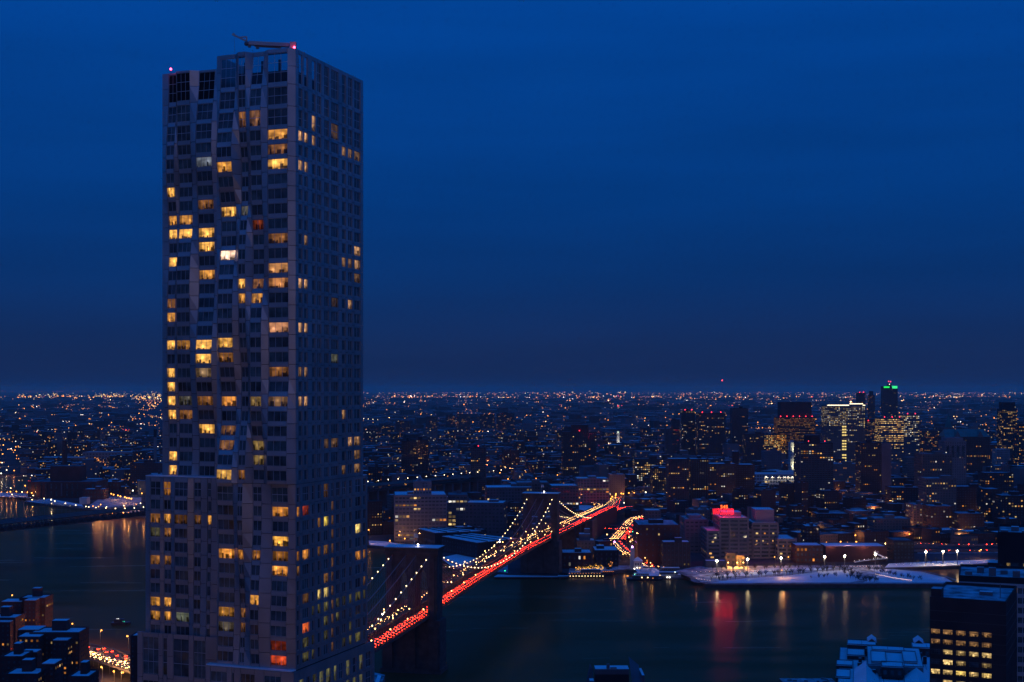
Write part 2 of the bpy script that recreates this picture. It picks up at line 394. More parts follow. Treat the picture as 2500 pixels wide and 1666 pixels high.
# ------------------------------------------------------------------ the rippling steel tower
X0t, Y0t = -528 / F * 290, 290.0
UR = (.3465, .938); NR = (.938, -.3465); UL = (-.938, .3465); NL = (-.3465, -.938)
tower = empty('residential_tower', 'tall steel-clad apartment tower with rippling bays standing nearest the camera', 'skyscraper', loc=(X0t, Y0t, 3))
def solve_t(px, org, u):
    r = (px - 1250) / F
    return (r * org[1] - org[0]) / (u[0] - r * u[1])
def zpx(py, Y=291.5): return CZ - (py - H) * Y / F
ROWT = [(204, 133), (258, 216), (308, 269)] + [(343 + 36.1 * k, 318.5 + 36.1 * k) for k in range(24)]
ROWL = [(1226, 1190.5)] + [(1262 + 36.15 * k, 1237.5 + 36.15 * k) for k in range(11)]
ROWB = [(1700, 1648), (1785, 1715), (1870, 1800)]
rowsT = [(zpx(a), zpx(b)) for a, b in ROWT]; rowsL = [(zpx(a), zpx(b)) for a, b in ROWL]; rowsB = [(zpx(a), zpx(b)) for a, b in ROWB]
win_items, panel_items, rest_win, rest_glass, rest_lit, rest_panel = [], [], MB(), MB(), MB(), MB()
ZTOP, ZSET, ZSETM, ZLEDGE = zpx(118, 290), zpx(1182), zpx(1182), zpx(1634)

def win_frame(w_, h_, n, hb, m='frame'):
    b = MB(); t = .045; dp = .07
    for x in (0, w_ - t): b.box(x + t / 2, -dp / 2, 0, t, dp, h_, m)
    for z in (0, h_ - t): b.box(w_ / 2, -dp / 2, z, w_ - 2 * t, dp, t, m, bottom=True)
    for i in range(1, n + 1): b.box(w_ * i / (n + 1), -dp / 2, t, .045, dp, h_ - 2 * t, m)
    for i in range(1, hb + 1): b.box(w_ / 2, -.03, h_ * i / (hb + 1), w_ - 2 * t, .06, .09, m, bottom=True)
    return b
frame_cache = {}
def facade(org, u, n, cols, rows, t0, t1, z0, z1, Df, lits, style, separate=True, glassf=None, jn=.055):
    """cols: [(ta,tb,mullions)] along u; rows: [(zb,zt)] top first; Df(c,z) = protrusion of column c"""
    def P(t, d, z): return (org[0] + u[0] * t + n[0] * d - X0t, org[1] + u[1] * t + n[1] * d - Y0t, z - 3)
    rows = sorted(rows); cols = sorted(cols)
    def panel(ta, tb, za, zb, d00, d10, d11, d01, big):
        g = jn; b = MB()
        if tb - ta < .25 or zb - za < .15: return
        f = [P(ta + g, d00, za + g), P(tb - g, d10, za + g), P(tb - g, d11, zb - g), P(ta + g, d01, zb - g)]
        k = [P(ta + g, d00 - .34, za + g), P(tb - g, d10 - .34, za + g), P(tb - g, d11 - .34, zb - g), P(ta + g, d01 - .34, zb - g)]
        flip = u is UR or u is UR
        area = (tb - ta) * (zb - za)
        quads = [f] + [[f[i], k[i], k[(i + 1) % 4], f[(i + 1) % 4]] for i in range(4)]
        for q in quads: b.face(q, 'steel')
        panel_items.append((area if big else 0, b))
    # column edges
    nc = len(cols)
    edges = [t0] + [x for c in cols for x in (c[0], c[1])] + [t1]
    zl = [z0]
    for i in range(len(rows) - 1): zl.append((rows[i][1] + rows[i + 1][0]) / 2)
    zl.append(z1)
    for i in range(nc + 1):                                        # piers, one panel per storey
        ta, tb = edges[2 * i], edges[2 * i + 1]
        for j in range(len(rows)):
            za, zb = zl[j], zl[j + 1]
            L = lambda z: (Df(i - 1, z) if i > 0 else 0); Rr = lambda z: (Df(i, z) if i < nc else 0)
            segs = [(za, zb)] if zb - za < 5.2 else [(za, (za + zb) / 2), ((za + zb) / 2, zb)]
            for a, b_ in segs: panel(ta, tb, a, b_, L(a), Rr(a), Rr(b_), L(b_), separate)
    for c, (ta, tb, mu) in enumerate(cols):
        for j in range(len(rows) + 1):                             # spandrels
            za = rows[j - 1][1] if j > 0 else z0; zb = rows[j][0] if j < len(rows) else z1
            if zb - za > .2:
                segs = [(za, zb)] if zb - za < 4 else [(za, (za + zb) / 2), ((za + zb) / 2, zb)]
                for a, b_ in segs: panel(ta, tb, a, b_, Df(c, a), Df(c, a), Df(c, b_), Df(c, b_), separate)
        for j, (za, zb) in enumerate(rows):                        # windows
            dA, dB = Df(c, za) - .18, Df(c, zb) - .18
            w_, h_ = tb - ta, sqrt((zb - za) ** 2 + (dB - dA) ** 2); hb = 0 if h_ < 3.0 else (1 if h_ < 5 else 2)
            jr = len(rows) - 1 - j                                  # row index counted from the top
            sty = lits.get((c, jr)) if lits else None
            if sty is None and style: sty = style(c, jr)
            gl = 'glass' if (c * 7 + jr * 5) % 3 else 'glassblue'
            if glassf: gl = glassf(c, jr) or gl
            base = P(ta if u is UR else tb, dA, za)
            q = [P(ta, dA - .05, za), P(tb, dA - .05, za), P(tb, dB - .05, zb), P(ta, dB - .05, zb)]
            if u is UL: q = [q[1], q[0], q[3], q[2]]
            pane = MB()
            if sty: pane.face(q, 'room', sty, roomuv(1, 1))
            else: pane.face(q, gl)
            if separate:
                win_items.append((w_ * h_, base, w_, h_, mu, hb, u, math.atan2(dB - dA, zb - za), pane, bool(sty)))
            else:
                fr = win_frame(w_, h_, mu, hb); a0 = atan2(u[1], u[0])
                for f in fr.f:
                    rest_win.face([(base[0] + fr.v[i][0] * u[0] + fr.v[i][1] * u[1], base[1] + fr.v[i][0] * u[1] - fr.v[i][1] * u[0], base[2] + fr.v[i][2]) for i in f], 'frame')
                tgt = rest_lit if sty else rest_glass
                tgt.face(pane.v, pane.mats[0], sty, pane.uv.get(0))

oM = (X0t, Y0t)                                              # near corner
xl = X0t + UL[0] * 0; 
def colsof(pxs, org, u, mul): 
    r = []
    for k, (a, b) in enumerate(pxs):
        ta, tb = sorted((solve_t(a, org, u), solve_t(b, org, u))); r.append((ta, tb, mul[k]))
    return sorted(r)
# lit rooms, plus dim panes whose glow is painted for reflected sparkles; rows counted from the top (0,1,2 tall crown rows, then 3 + k)
Y1, Y2, Y3 = K((1, .47, .09), 1.75), K((1, .41, .07), 1.0), K((1, .38, .10), .30)
O1, RR, WW = K((1, .36, .06), 1.3), K((1, .10, .03), .55), K((1, .62, .42), 2.2)
litG = {3: Y2, 4: Y3, 5: Y1, 10: Y3, 12: K((1, .42, .14), .9), 13: K((1, .38, .12), .75), 16: K((1, .42, .2), .8), 19: Y3, 21: K((1, .5, .2), .3)}
litD = {5: Y2, 8: Y1, 11: WW, 17: K(Y1, .7), 18: Y3, 21: O1, 23: K((1, .4, .1), .25), 24: K((1, .4, .1), .3), 26: K((1, .5, .1), .9)}
litE = {2: Y3, 13: Y1, 14: Y2, 26: Y3, 8: K((1, .9, .6), .12)}
litF = {2: K((1, .42, .16), .25), 9: K((1, .16, .05), .16), 14: Y2, 13: Y3, 24: K((1, .62, .2), .3), 25: K((1, .62, .2), .3), 21: K((1, .6, .2), .25)}
main_px = [(541, 577), (590, 607), (618, 645), (660, 708)]; mulM = {0: 2, 1: 1, 2: 1, 3: 2}
mc = colsof(main_px, oM, UL, [2, 1, 1, 2])                   # sorted: G, F, E, D
lm = {}
for c, dct in enumerate((litG, litF, litE, litD)):
    for r_, v in dct.items(): lm[(c, r_)] = v
tMain = solve_t(529, oM, UL)
AMP = [(1.8, 42, .3), (1.6, 50, 2.1), (1.7, 46, 3.9), (2.0, 38, 5.2)]
def Dmain(c, z):
    a, L, ph = AMP[c]
    v = a * (.5 + .5 * sin(2 * pi * z / L + ph)) + .25 * sin(2 * pi * z / 23 + c * 1.7)
    if c == 0 and z > 190: v = .55 + .6 * min(1, (z - 190) / 45)
    return max(.05, v)
def gtop(c, r): return 'clear' if r == 0 else None
facade(oM, UL, NL, mc, rowsT, 0, tMain, ZSETM, ZTOP, Dmain, lm, None, True, gtop)
# the recessed wing on the left
oW = (-68.2, 307.0)
wing_px = [(413, 432), (438, 470), (487, 525)]
tW1 = solve_t(396, oW, UL); wc_ = colsof(wing_px, oW, UL, [1, 2, 2])    # C, B, A
litA = {6: Y1, 8: Y2, 9: Y1, 11: Y1, 14: Y3, 15: Y2, 17: Y1, 19: Y1, 20: Y1, 21: Y1, 22: Y1, 25: Y1, 26: Y1}
litB = {8: Y2, 9: Y1, 17: K(Y2, .4), 22: Y3, 21: K((1, .9, .7), .1)}
litC = {9: Y1, 10: Y1, 12: Y2, 17: Y1, 18: Y1, 19: K((1, .6, .3), .35), 21: Y3, 23: Y1, 7: Y3, 4: K((.7, .8, 1), .25)}
lw = {}
for c, dct in enumerate((litC, litB, litA)):
    for r_, v in dct.items(): lw[(c, r_)] = v
AW = [(1.5, 48, 1.0), (1.4, 54, 2.6), (1.1, 44, 4.4)]
def Dwing(c, z):
    a, L, ph = AW[c]; return max(.05, a * (.5 + .5 * sin(2 * pi * z / L + ph)) + .22 * sin(2 * pi * z / 27 + c))
facade(oW, UL, NL, wc_, rowsT, -3, tW1, ZSET, ZTOP - .4, Dwing, lw, None, True, lambda c, r: 'darkvoid' if r == 0 else None)
# flat side face, upper part
oR = oM; tR = solve_t(887, oR, UR)
rpx = [(729, 738), (743, 751), (762, 770), (775, 784), (792, 803), (809, 826), (835, 844), (850, 860), (865, 880)]
rc = colsof(rpx, oR, UR, [0, 0, 0, 1, 1, 2, 0, 1, 1])
dimw = lambda s: K((1, .5, .22), s)
lr = {(0, 3): dimw(1.0), (1, 3): dimw(1.0), (2, 3): dimw(.5), (2, 2): dimw(.7), (5, 2): dimw(.10), (6, 3): dimw(.35), (7, 3): dimw(.25), (8, 3): dimw(.22), (0, 5): dimw(.7), (1, 5): dimw(.6),
      (1, 10): dimw(.4), (8, 10): dimw(.9), (6, 11): dimw(.3), (7, 11): dimw(.2), (8, 11): dimw(.5), (8, 12): dimw(.15), (0, 13): dimw(.9), (1, 13): dimw(.9), (7, 14): dimw(.6), (5, 14): dimw(.06),
      (0, 16): dimw(.9), (1, 16): dimw(.9), (5, 18): K((.8, .8, .5), .12), (0, 19): dimw(.2), (1, 19): dimw(.5), (1, 21): dimw(.9), (0, 21): dimw(.5), (6, 22): dimw(.4), (7, 24): dimw(.7), (8, 24): dimw(.35),
      (5, 24): dimw(.15), (4, 24): dimw(.15), (6, 26): dimw(.25), (8, 26): dimw(.3), (8, 25): dimw(.2)}
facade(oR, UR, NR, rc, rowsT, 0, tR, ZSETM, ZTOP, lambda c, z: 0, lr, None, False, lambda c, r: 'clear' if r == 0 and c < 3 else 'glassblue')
# lower part, main block
lpx = [(534, 573), (587, 599), (618, 639), (665, 704)]
lc = colsof(lpx, oM, UL, [2, 1, 1, 2])
AML = [(1.0, 44, 1.0), (1.5, 48, 2.2), (1.5, 44, 3.6), (.9, 50, 5.0)]
def Dlow(c, z):
    a, L, ph = AML[c]; return max(.05, a * (.5 + .5 * sin(2 * pi * z / L + ph)))
ll = {(0, 1): K(O1, .6), (0, 3): K((1, .46, .07), 1.5), (0, 4): K(O1, .25), (0, 5): K(O1, 1.1), (0, 10): K(RR, .25), (0, 11): K(RR, 1.6), (3, 4): O1, (3, 8): K(Y2, .5), (2, 4): K(O1, .4), (1, 4): K(O1, .3), (1, 7): Y2,
      (2, 8): Y3, (2, 9): K(Y3, .5), (3, 9): K((1, .8, .6), .12)}
facade(oM, UL, NL, lc, rowsL, 0, tMain, ZLEDGE, ZSETM, Dlow, ll, None, True)
# lower wing block, standing proud and wider
oWL = (-66.9 + NL[0] * 1.2, 305.2 + NL[1] * 1.2 + 0.6)
wlpx = [(368, 392), (401, 418), (430, 462), (474, 491), (507, 516)]
tWL = solve_t(355, oWL, UL); wl = colsof(wlpx, oWL, UL, [1, 1, 2, 1, 0])   # right to left
lwl = {(4, 2): Y3, (3, 2): Y2, (2, 2): K(Y3, .3), (1, 2): K(Y3, .6), (0, 2): Y2, (3, 3): Y3, (4, 5): Y3, (3, 5): K(Y3, .8), (4, 8): K(Y2, .7), (3, 8): Y2, (4, 9): K(Y2, .5), (3, 9): K(Y2, .9), (2, 9): K((.9, 1, .7), .15), (3, 0): K(O1, .3),
       (4, 3): K((1, .9, .5), .08), (2, 11): K(O1, .15)}
AWL = [(.7, 60, 0.4), (.5, 66, 1.9), (.8, 58, 3.2), (.4, 70, 4.4), (.3, 64, 5.6)]
def DWL(c, z):
    a, L, ph = AWL[c]; return max(.05, a * (.5 + .5 * sin(2 * pi * z / L + ph)))
facade(oWL, UL, NL, wl, rowsL[:-1] if False else rowsL, -3.5, tWL, zpx(1630), ZSET + .3, DWL, lwl, None, True)
# lower side face, wider
tR2 = solve_t(897, oR, UR)
r2px = [(725, 732), (739, 755), (762, 768), (776, 783), (791, 802), (809.5, 815), (820.6, 829.4), (836, 845), (853, 859), (868, 881), (887, 893)]
r2 = colsof(r2px, oR, UR, [0, 2, 0, 0, 1, 0, 1, 1, 0, 1, 0])
rnd = random.Random(5)
def lowstyle(c, r):  # lit panes, and random dim glows painted in for reflections on the side glass
    v = rnd.random()
    if c == 5 and r > 0: return K((1, .42, .14), .16)
    if r >= 8 and v < .5: return K((.9, .78, .25), rnd.uniform(.02, .16))
    if v < .10: return K((1, .42, .10), rnd.uniform(.08, .35))
    return None
lr2 = {(4, 2): K((1, .7, .1), 1.2), (9, 3): K((1, .7, .2), 1.5), (1, 4): K(O1, .7), (3, 7): K((1, .7, .2), 1.2), (4, 7): K((1, .7, .2), .9), (1, 9): K((1, .16, .03), 1.1), (9, 5): K(O1, .5), (10, 5): K(O1, .35), (0, 1): K(O1, .4),
       (1, 1): K(RR, .6), (0, 4): K(O1, .2)}
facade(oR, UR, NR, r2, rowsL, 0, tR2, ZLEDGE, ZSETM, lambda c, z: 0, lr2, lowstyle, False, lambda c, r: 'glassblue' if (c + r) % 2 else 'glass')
# base storeys: bigger panes behind a snowy ledge
oB = (X0t + NL[0] * 1.6 + NR[0] * .4, Y0t + NL[1] * 1.6 + NR[1] * .4)
bpx = [(514, 554), (566, 572), (587, 622), (645, 686)]
bc = colsof(bpx, oB, UL, [2, 0, 2, 2])
tB1 = solve_t(503, oB, UL)
facade(oB, UL, NL, bc, rowsB, 0, tB1, zpx(1950), ZLEDGE - .1, lambda c, z: .05, {(1, 1): K(RR, .7)}, None, True)
oB2 = (-66.9 + NL[0] * 2.0 + .8, 304.6 + NL[1] * 2.0)
tB2 = solve_t(335, oB2, UL)
b2 = colsof([(349, 387), (398, 408), (423, 461), (473, 502)], oB2, UL, [2, 0, 1, 2])
rB2 = [(zpx(1688), zpx(1592)), (zpx(1800), zpx(1705))]
facade(oB2, UL, NL, b2, rB2, -3.5, tB2, zpx(1950), zpx(1580), lambda c, z: .05, {}, None, True)
tR3 = solve_t(911, oR, UR)
r3 = colsof([(727, 737), (745, 754), (760, 769), (777, 786), (793, 804), (812, 818), (824, 834), (842, 850), (858, 866), (874, 882), (890, 903)], oR, UR, [0, 1, 0, 1, 1, 0, 1, 1, 0, 1, 1])
facade((oR[0] + NR[0] * .4, oR[1] + NR[1] * .4), UR, NR, r3, [(zpx(a), zpx(b)) for a, b in ((1700, 1660), (1748, 1712), (1800, 1762))], -1.6, tR3, zpx(1950), ZLEDGE - .1, lambda c, z: 0, {},
       lambda c, r: K((.95, .9, .35), rnd.uniform(.03, .2)) if rnd.random() < .6 else None, False)

def emit_windows():
    win_items.sort(key=lambda q: -q[0])
    for k, (ar, base, w_, h_, mu, hb, u, tilt, pane, lit) in enumerate(win_items):
        if k < 296:
            key = (round(w_, 2), round(h_, 2), mu, hb)
            if key not in frame_cache: frame_cache[key] = win_frame(w_, h_, mu, hb).mesh('window')
            o = bpy.data.objects.new('window', frame_cache[key]); COL.objects.link(o); o.parent = tower
            yaw = atan2(u[1], u[0]) + (pi if u is UL else 0)
            o.location = base; o.rotation_euler = (tilt, 0, yaw)
            pm = MB()
            inv = mathutils.Euler(o.rotation_euler).to_matrix().inverted(); b0 = mathutils.Vector(base)
            pm.face([tuple(inv @ (mathutils.Vector(p) - b0)) for p in pane.v], pane.mats[0], pane.c.get(0), pane.uv.get(0))
            pm.build('pane', o)
        else:
            q = pane; (rest_lit if lit else rest_glass).face(q.v, q.mats[0], q.c.get(0), q.uv.get(0))
            fr = win_frame(w_, h_, mu, hb); s_ = -1 if u is UL else 1
            for f in fr.f:
                rest_win.face([(base[0] + s_ * (fr.v[i][0] * u[0] + fr.v[i][1] * u[1]), base[1] + s_ * (fr.v[i][0] * u[1] - fr.v[i][1] * u[0]), base[2] + fr.v[i][2]) for i in f], 'frame')
    rest_win.build('window_frame', tower, kind='stuff'); rest_glass.build('window_pane', tower, kind='stuff'); rest_lit.build('lit_and_glint_pane', tower, kind='stuff')
    panel_items.sort(key=lambda q: -q[0])
    for k, (a, b) in enumerate(panel_items):
        if k < 296 and a > 0: b.build('cladding_panel', tower)
        else:
            for f in b.f: rest_panel.face([b.v[i] for i in f], 'steel')
    rest_panel.build('small_cladding_panel', tower, kind='stuff')
emit_windows()
def LP(org, u, n, t, d): return (org[0] + u[0] * t + n[0] * d - X0t, org[1] + u[1] * t + n[1] * d - Y0t)
core = MB(); zc = zpx(212)
DD = tR
core.prism([LP(oM, UL, NL, .4, -.55), LP(oM, UR, NR, DD - .2, -.55), LP(oM, UR, NR, DD - .2, -tMain + .4), LP(oM, UR, NR, .45, -tMain + .4)], -5, zc - 3, 'core')
core.prism([LP(oW, UL, NL, -4, -.55), LP(oW, UL, NL, -4, -14), LP(oW, UL, NL, tW1 - .3, -14), LP(oW, UL, NL, tW1 - .3, -.55)], -5, zpx(262, 309) - 3 + 4.5, 'core')
core.prism([LP(oWL, UL, NL, -4, -.55), LP(oWL, UL, NL, -4, -15), LP(oWL, UL, NL, tWL - .3, -15), LP(oWL, UL, NL, tWL - .3, -.55)], -5, ZSET - 3.2, 'core')
core.prism([LP(oM, UR, NR, DD - .3, -.55), LP(oM, UR, NR, tR2 - .3, -.55), LP(oM, UR, NR, tR2 - .3, -tMain), LP(oM, UR, NR, DD - .3, -tMain)], -5, ZSETM - 3.2, 'core')
core.prism([LP(oB, UL, NL, .3, -.5), LP(oB, UR, NR, 6, -.8), LP(oB, UL, NL, tB1 - .2, -6), LP(oB, UL, NL, tB1 - .2, -.5)], -5, ZLEDGE - 3.5, 'core')
core.prism([LP(oB2, UL, NL, -3, -.5), LP(oB2, UL, NL, -3, -14), LP(oB2, UL, NL, tB2 - .2, -14), LP(oB2, UL, NL, tB2 - .2, -.5)], -5, zpx(1580) - 3.4, 'core')
core.prism([LP(oM, UL, NL, 3, -4.5), LP(oM, UR, NR, DD - 3, -4.5), LP(oM, UR, NR, DD - 3, -tMain + 3), LP(oM, UR, NR, 4, -tMain + 3)], zc - 3, ZTOP - 3 - 3.4, 'grey')
core.build('inner_wall', tower)
# end walls and parapet returns at the crown
cap = MB()
zt = ZTOP - 3
def wallq(p, q, z0, z1, th=.4):
    cap.bar((p[0], p[1], (z0 + z1) / 2), (q[0], q[1], (z0 + z1) / 2), th, 'steel', t2=(z1 - z0))
a_, b_, c_, d_ = LP(oM, UL, NL, tMain, -.3), LP(oM, UR, NR, DD, -tMain + .3), LP(oM, UR, NR, DD, -.4), None
wallq(LP(oM, UL, NL, tMain - .2, -.6), (LP(oM, UL, NL, tMain - .2, -11)), zt - 14, zt)
wallq(LP(oM, UR, NR, DD - .3, -.6), LP(oM, UR, NR, DD - .3, -tMain), zt - 16, zt - 6)
wallq(LP(oM, UR, NR, DD - .3, -.6), LP(oM, UR, NR, DD - .3, -tMain), zt - .8, zt)
wallq(LP(oM, UL, NL, .4, -.45), LP(oM, UL, NL, tMain - .4, -.45), zt - .8, zt)
wallq(LP(oM, UR, NR, .6, -.45), LP(oM, UR, NR, DD - .6, -.45), zt - .8, zt)
wallq(LP(oW, UL, NL, tW1 - .2, -.3), LP(oW, UL, NL, tW1 - .2, -14), -5, zt - .4)
wallq(LP(oWL, UL, NL, tWL - .2, -.3), LP(oWL, UL, NL, tWL - .2, -14), -5, ZSET - 3)
wallq(LP(oM, UL, NL, tMain - .15, -.3), LP(oM, UL, NL, tMain - .15, -13), -5, zt - 14)
for k in range(4):   # services and braces seen through the glazed crown
    p0 = LP(oM, UL, NL, 3 + k * 4.4, -6); cap.box(p0[0], p0[1], zt - 11, 2.2, 2.4, 3.5 + (k % 2) * 1.5, 'steelgrey', yaw=-.36)
    p1 = LP(oM, UL, NL, 2 + k * 4.4, -4.2); cap.box(p1[0], p1[1], zt - 9, .5, .5, 8, 'steelgrey', yaw=-.36)
cap.build('crown_wall', tower)
led = MB()
led.prism([LP(oWL, UL, NL, -4, .1), LP(oWL, UL, NL, -4, -3.6), LP(oWL, UL, NL, tWL - .1, -3.6), LP(oWL, UL, NL, tWL - .1, .1)], ZSET - 2.65, ZSET - 2.35, 'snow')
led.prism([LP(oB, UL, NL, .5, .15), LP(oB, UL, NL, .2, -1.4), LP(oB, UL, NL, tB1 - .1, -1.4), LP(oB, UL, NL, tB1 - .1, .15)], ZLEDGE - 3.05, ZLEDGE - 2.75, 'snow')
led.prism([LP(oM, UR, NR, DD, -.1), LP(oM, UR, NR, tR2, -.1), LP(oM, UR, NR, tR2, -tMain), LP(oM, UR, NR, DD, -tMain)], ZSETM - 3.1, ZSETM - 2.9, 'snow')
led.build('snow_covered_ledge', tower, kind='stuff')
# stacks of small projecting bays on the far left edge
bay = MB()
for k in range(18):
    z = zpx(184 + 34.5 * k, 309) - 3
    q = LP(oW, UL, NL, tW1 + .35, -2.5); bay.box(q[0], q[1], z - 1.6, .8, 2.4, 1.0, 'steel', yaw=-.36, bottom=True)
bay.build('side_bay', tower, kind='stuff')
# rooftop crane (window-washing jib) and warning lights
Yc = 294.0
crane = empty('rooftop_crane', 'white jib crane folded along the roof edge of the steel tower', 'crane', loc=(xat(716, Yc), Yc, ZTOP))
def cp(px, py): return (xat(px, Yc) - xat(716, Yc), 0, zat(py, Yc) - ZTOP)
b = MB(); b.box(0, 0, 0, 1.35, 1.3, zat(104, Yc) - ZTOP, 'white'); b.box(0, 0, -4, .9, .9, 4, 'steelgrey'); b.build('mast', crane)
b = MB(); b.bar(cp(706, 111), cp(608, 106), 1.0, 'white', t2=.8); b.build('boom', crane)
b = MB(); b.bar(cp(686, 117), cp(622, 113), .3, 'steelgrey', t2=.3); b.box(cp(629, 0)[0], 0, cp(0, 119)[2], .7, .5, .5, 'steelgrey'); b.box(cp(609, 0)[0], 0, cp(0, 116)[2], .6, .5, .5, 'steelgrey'); b.build('winch', crane)
b = MB(); b.globe(*cp(602, 105)[:1], 0, cp(0, 107)[2], .55, 'steelgrey'); b.build('knuckle', crane)
b = MB(); b.bar(cp(602, 101), cp(567, 84), .35, 'white'); b.bar(cp(602, 90), cp(583, 92), .25, 'white'); b.bar(cp(602, 101), cp(602, 90), .3, 'white'); b.bar(cp(569, 83), cp(573, 83), .3, 'white'); b.build('jib', crane)
b = MB(); b.bar(cp(573, 85), cp(573, 128), .05, 'wire'); b.build('hoist_cable', crane)
for (px, py, lab) in ((718.5, 116, 'red warning light on the crane mast at the near roof corner'), (417, 169, 'red warning light above the far left roof edge of the steel tower')):
    Yq = Yc - 1.2 if px > 600 else 309.5
    q = empty('warning_light', lab, 'warning light', 'red warning lights on the steel tower', (xat(px, Yq), Yq, zat(py, Yq)))
    b = MB(); b.globe(0, 0, 0, .26, 'lamp', K((1, .05, .12), 14)); b.build('bulb', q)
    b = MB(); b.box(0, 0, -1.1, .12, .12, .85, 'steelgrey'); b.build('post', q)

# ------------------------------------------------------------------ suspension bridge with stone towers
BM = (-66.0, 895.0); AX = (.204, .979); BX = (.979, -.204); SPAN = 470.0
YAWB = atan2(AX[1], AX[0]) - pi / 2
bridge = empty('suspension_bridge', 'long stone-towered suspension bridge strung with lamps, crossing the river beside the steel tower', 'bridge', loc=(BM[0], BM[1], 0), rz=YAWB)
def bw(s, q): return (BM[0] + AX[0] * s + BX[0] * q, BM[1] + AX[1] * s + BX[1] * q)
def deck_z(s):
    if s < 0: return 39.0
    if s < SPAN: return 39 + 3.0 * (1 - ((s - SPAN / 2) / (SPAN / 2)) ** 2)
    return 39 - (s - SPAN) * .0235
TOPZ = 80.5
def cable_z(s):
    if 0 <= s <= SPAN: return 44.6 + (TOPZ - 44.6) * ((s - SPAN / 2) / (SPAN / 2)) ** 2
    x = (-s if s < 0 else s - SPAN) / 284; e = 37 if s < 0 else 31
    return TOPZ + (e - TOPZ) * x - 4 * 7 * x * (1 - x)
def stone_tower(s0):
    b = MB(); W, D = 35.5, 14.5
    b.box(0, s0, -6, 42, 18.5, 9, 'granite'); b.box(0, s0, 3, 40, 17, 31, 'granite')
    for q in (-15.8, 0, 15.8):
        b.box(q, s0, 34, 8.2 if q else 6.2, D + 2, 1.3, 'granite'); b.box(q, s0, 3, 6.5, 19.2, 29, 'granite')
    leg, mid = 6.4, 4.8; half = W / 2
    for q in (-half + leg / 2, half - leg / 2): b.box(q, s0, 34, leg, D, 46, 'granite')
    b.box(0, s0, 34, mid, D, 46, 'granite')
    for sg in (-1, 1):
        a0, a1 = mid / 2, half - leg; n = 10; spring, apex = 58.5, 71.0
        for i in range(n):
            xa, xb = a0 + (a1 - a0) * i / n, a0 + (a1 - a0) * (i + 1) / n
            zz = []
            for x in (xa, xb):
                t = abs((x - (a0 + a1) / 2) / ((a1 - a0) / 2)); zz.append(spring + (apex - spring) * sqrt(max(0, 1 - t ** 1.35)))
            P = lambda x, y, z: (sg * x, y, z)
            y0, y1 = s0 - D / 2, s0 + D / 2
            f = [P(xa, y0, zz[0]), P(xb, y0, zz[1]), P(xb, y0, 80), P(xa, y0, 80)]; g = [P(xa, y1, zz[0]), P(xa, y1, 80), P(xb, y1, 80), P(xb, y1, zz[1])]
            if sg < 0: f.reverse(); g.reverse()
            b.face(f, 'granite'); b.face(g, 'granite'); b.face([P(xa, y0, zz[0]), P(xa, y1, zz[0]), P(xb, y1, zz[1]), P(xb, y0, zz[1])], 'granite')
    b.box(0, s0, 79.4, W + 2.2, D + 2.2, 1.5, 'granite', bottom=True); b.box(0, s0, 80.9, W + 1, D + 1, 1.7, 'granite'); b.box(0, s0, 82.6, W + 3, D + 3, 1.1, 'granite', bottom=True)
    for q in (-half + leg / 2, 0, half - leg / 2):
        for yy in (-D / 2 - .5, D / 2 + .5): b.box(q, s0 + yy, 34, 3.2, 1.2, 43, 'granite')
    o = b.build('stone_tower', bridge)
    sb = MB(); sb.box(0, s0, 83.72, W + 2.2, D + 2.2, .3, 'snow'); sb.build('snow_cap', o)
    pl = MB(); pl.bar((0, s0, 84), (0, s0, 92.5), .25, 'white'); pl.build('flagpole', o)
    fl = MB(); fl.face([(0.15, s0, 89.7), (2.6, s0 + .6, 89.5), (2.6, s0 + .6, 92), (.15, s0, 92.3)], 'white'); fl.build('flag', o)
    lb = MB(); lb.globe(3.5, s0 - 3, 85.2, .55, 'lamp', K((1, .92, .9), 22)); lb.build('floodlight', o)
stone_tower(0); stone_tower(SPAN)
S0, S1 = -260, 600
dk = MB(); st = 10
for s in range(S0, S1, st):
    z0, z1 = deck_z(s), deck_z(s + st)
    for (qa, qb, zo, m) in ((-12.9, -3.2, 0, 'asphalt'), (3.2, 12.9, 0, 'asphalt'), (-3.2, 3.2, -.6, 'iron'), (-2.3, 2.3, 4.2, 'wood')):
        dk.face([(qa, s, z0 + zo), (qb, s, z0 + zo), (qb, s + st, z1 + zo), (qa, s + st, z1 + zo)], m)
    for q in (-13.1, 13.1): dk.bar((q, s, z0 - .8), (q, s + st, z1 - .8), .5, 'iron', t2=1.8)
    dk.bar((-13, s, z0 - .9), (13, s, z0 - .9), .5, 'iron', t2=1.4); dk.bar((-13, s + 5, (z0 + z1) / 2 - .9), (13, s + 5, (z0 + z1) / 2 - .9), .5, 'iron', t2=1.4)
dk.build('deck', bridge)
ln = MB()
for s in range(S0, S1, 12):
    for q in (-9.7, -6.5, 6.5, 9.7): ln.face([(q - .08, s, deck_z(s) + .01), (q + .08, s, deck_z(s) + .01), (q + .08, s + 3, deck_z(s + 3) + .01), (q - .08, s + 3, deck_z(s + 3) + .01)], 'white')
ln.build('lane_marking', bridge, kind='stuff')
tr = MB()
for q, hh in ((-13.2, 3.0), (13.2, 3.0), (-3.4, 5.0), (3.4, 5.0)):
    for s in range(S0, S1, 4):
        za, zb = deck_z(s), deck_z(s + 4)
        tr.bar((q, s, za + hh), (q, s + 4, zb + hh), .28, 'iron'); tr.bar((q, s, za - .5), (q, s, za + hh), .2, 'iron')
        if s < 330: tr.bar((q, s, za), (q, s + 4, zb + hh), .12, 'iron'); tr.bar((q, s, za + hh), (q, s + 4, zb), .12, 'iron')
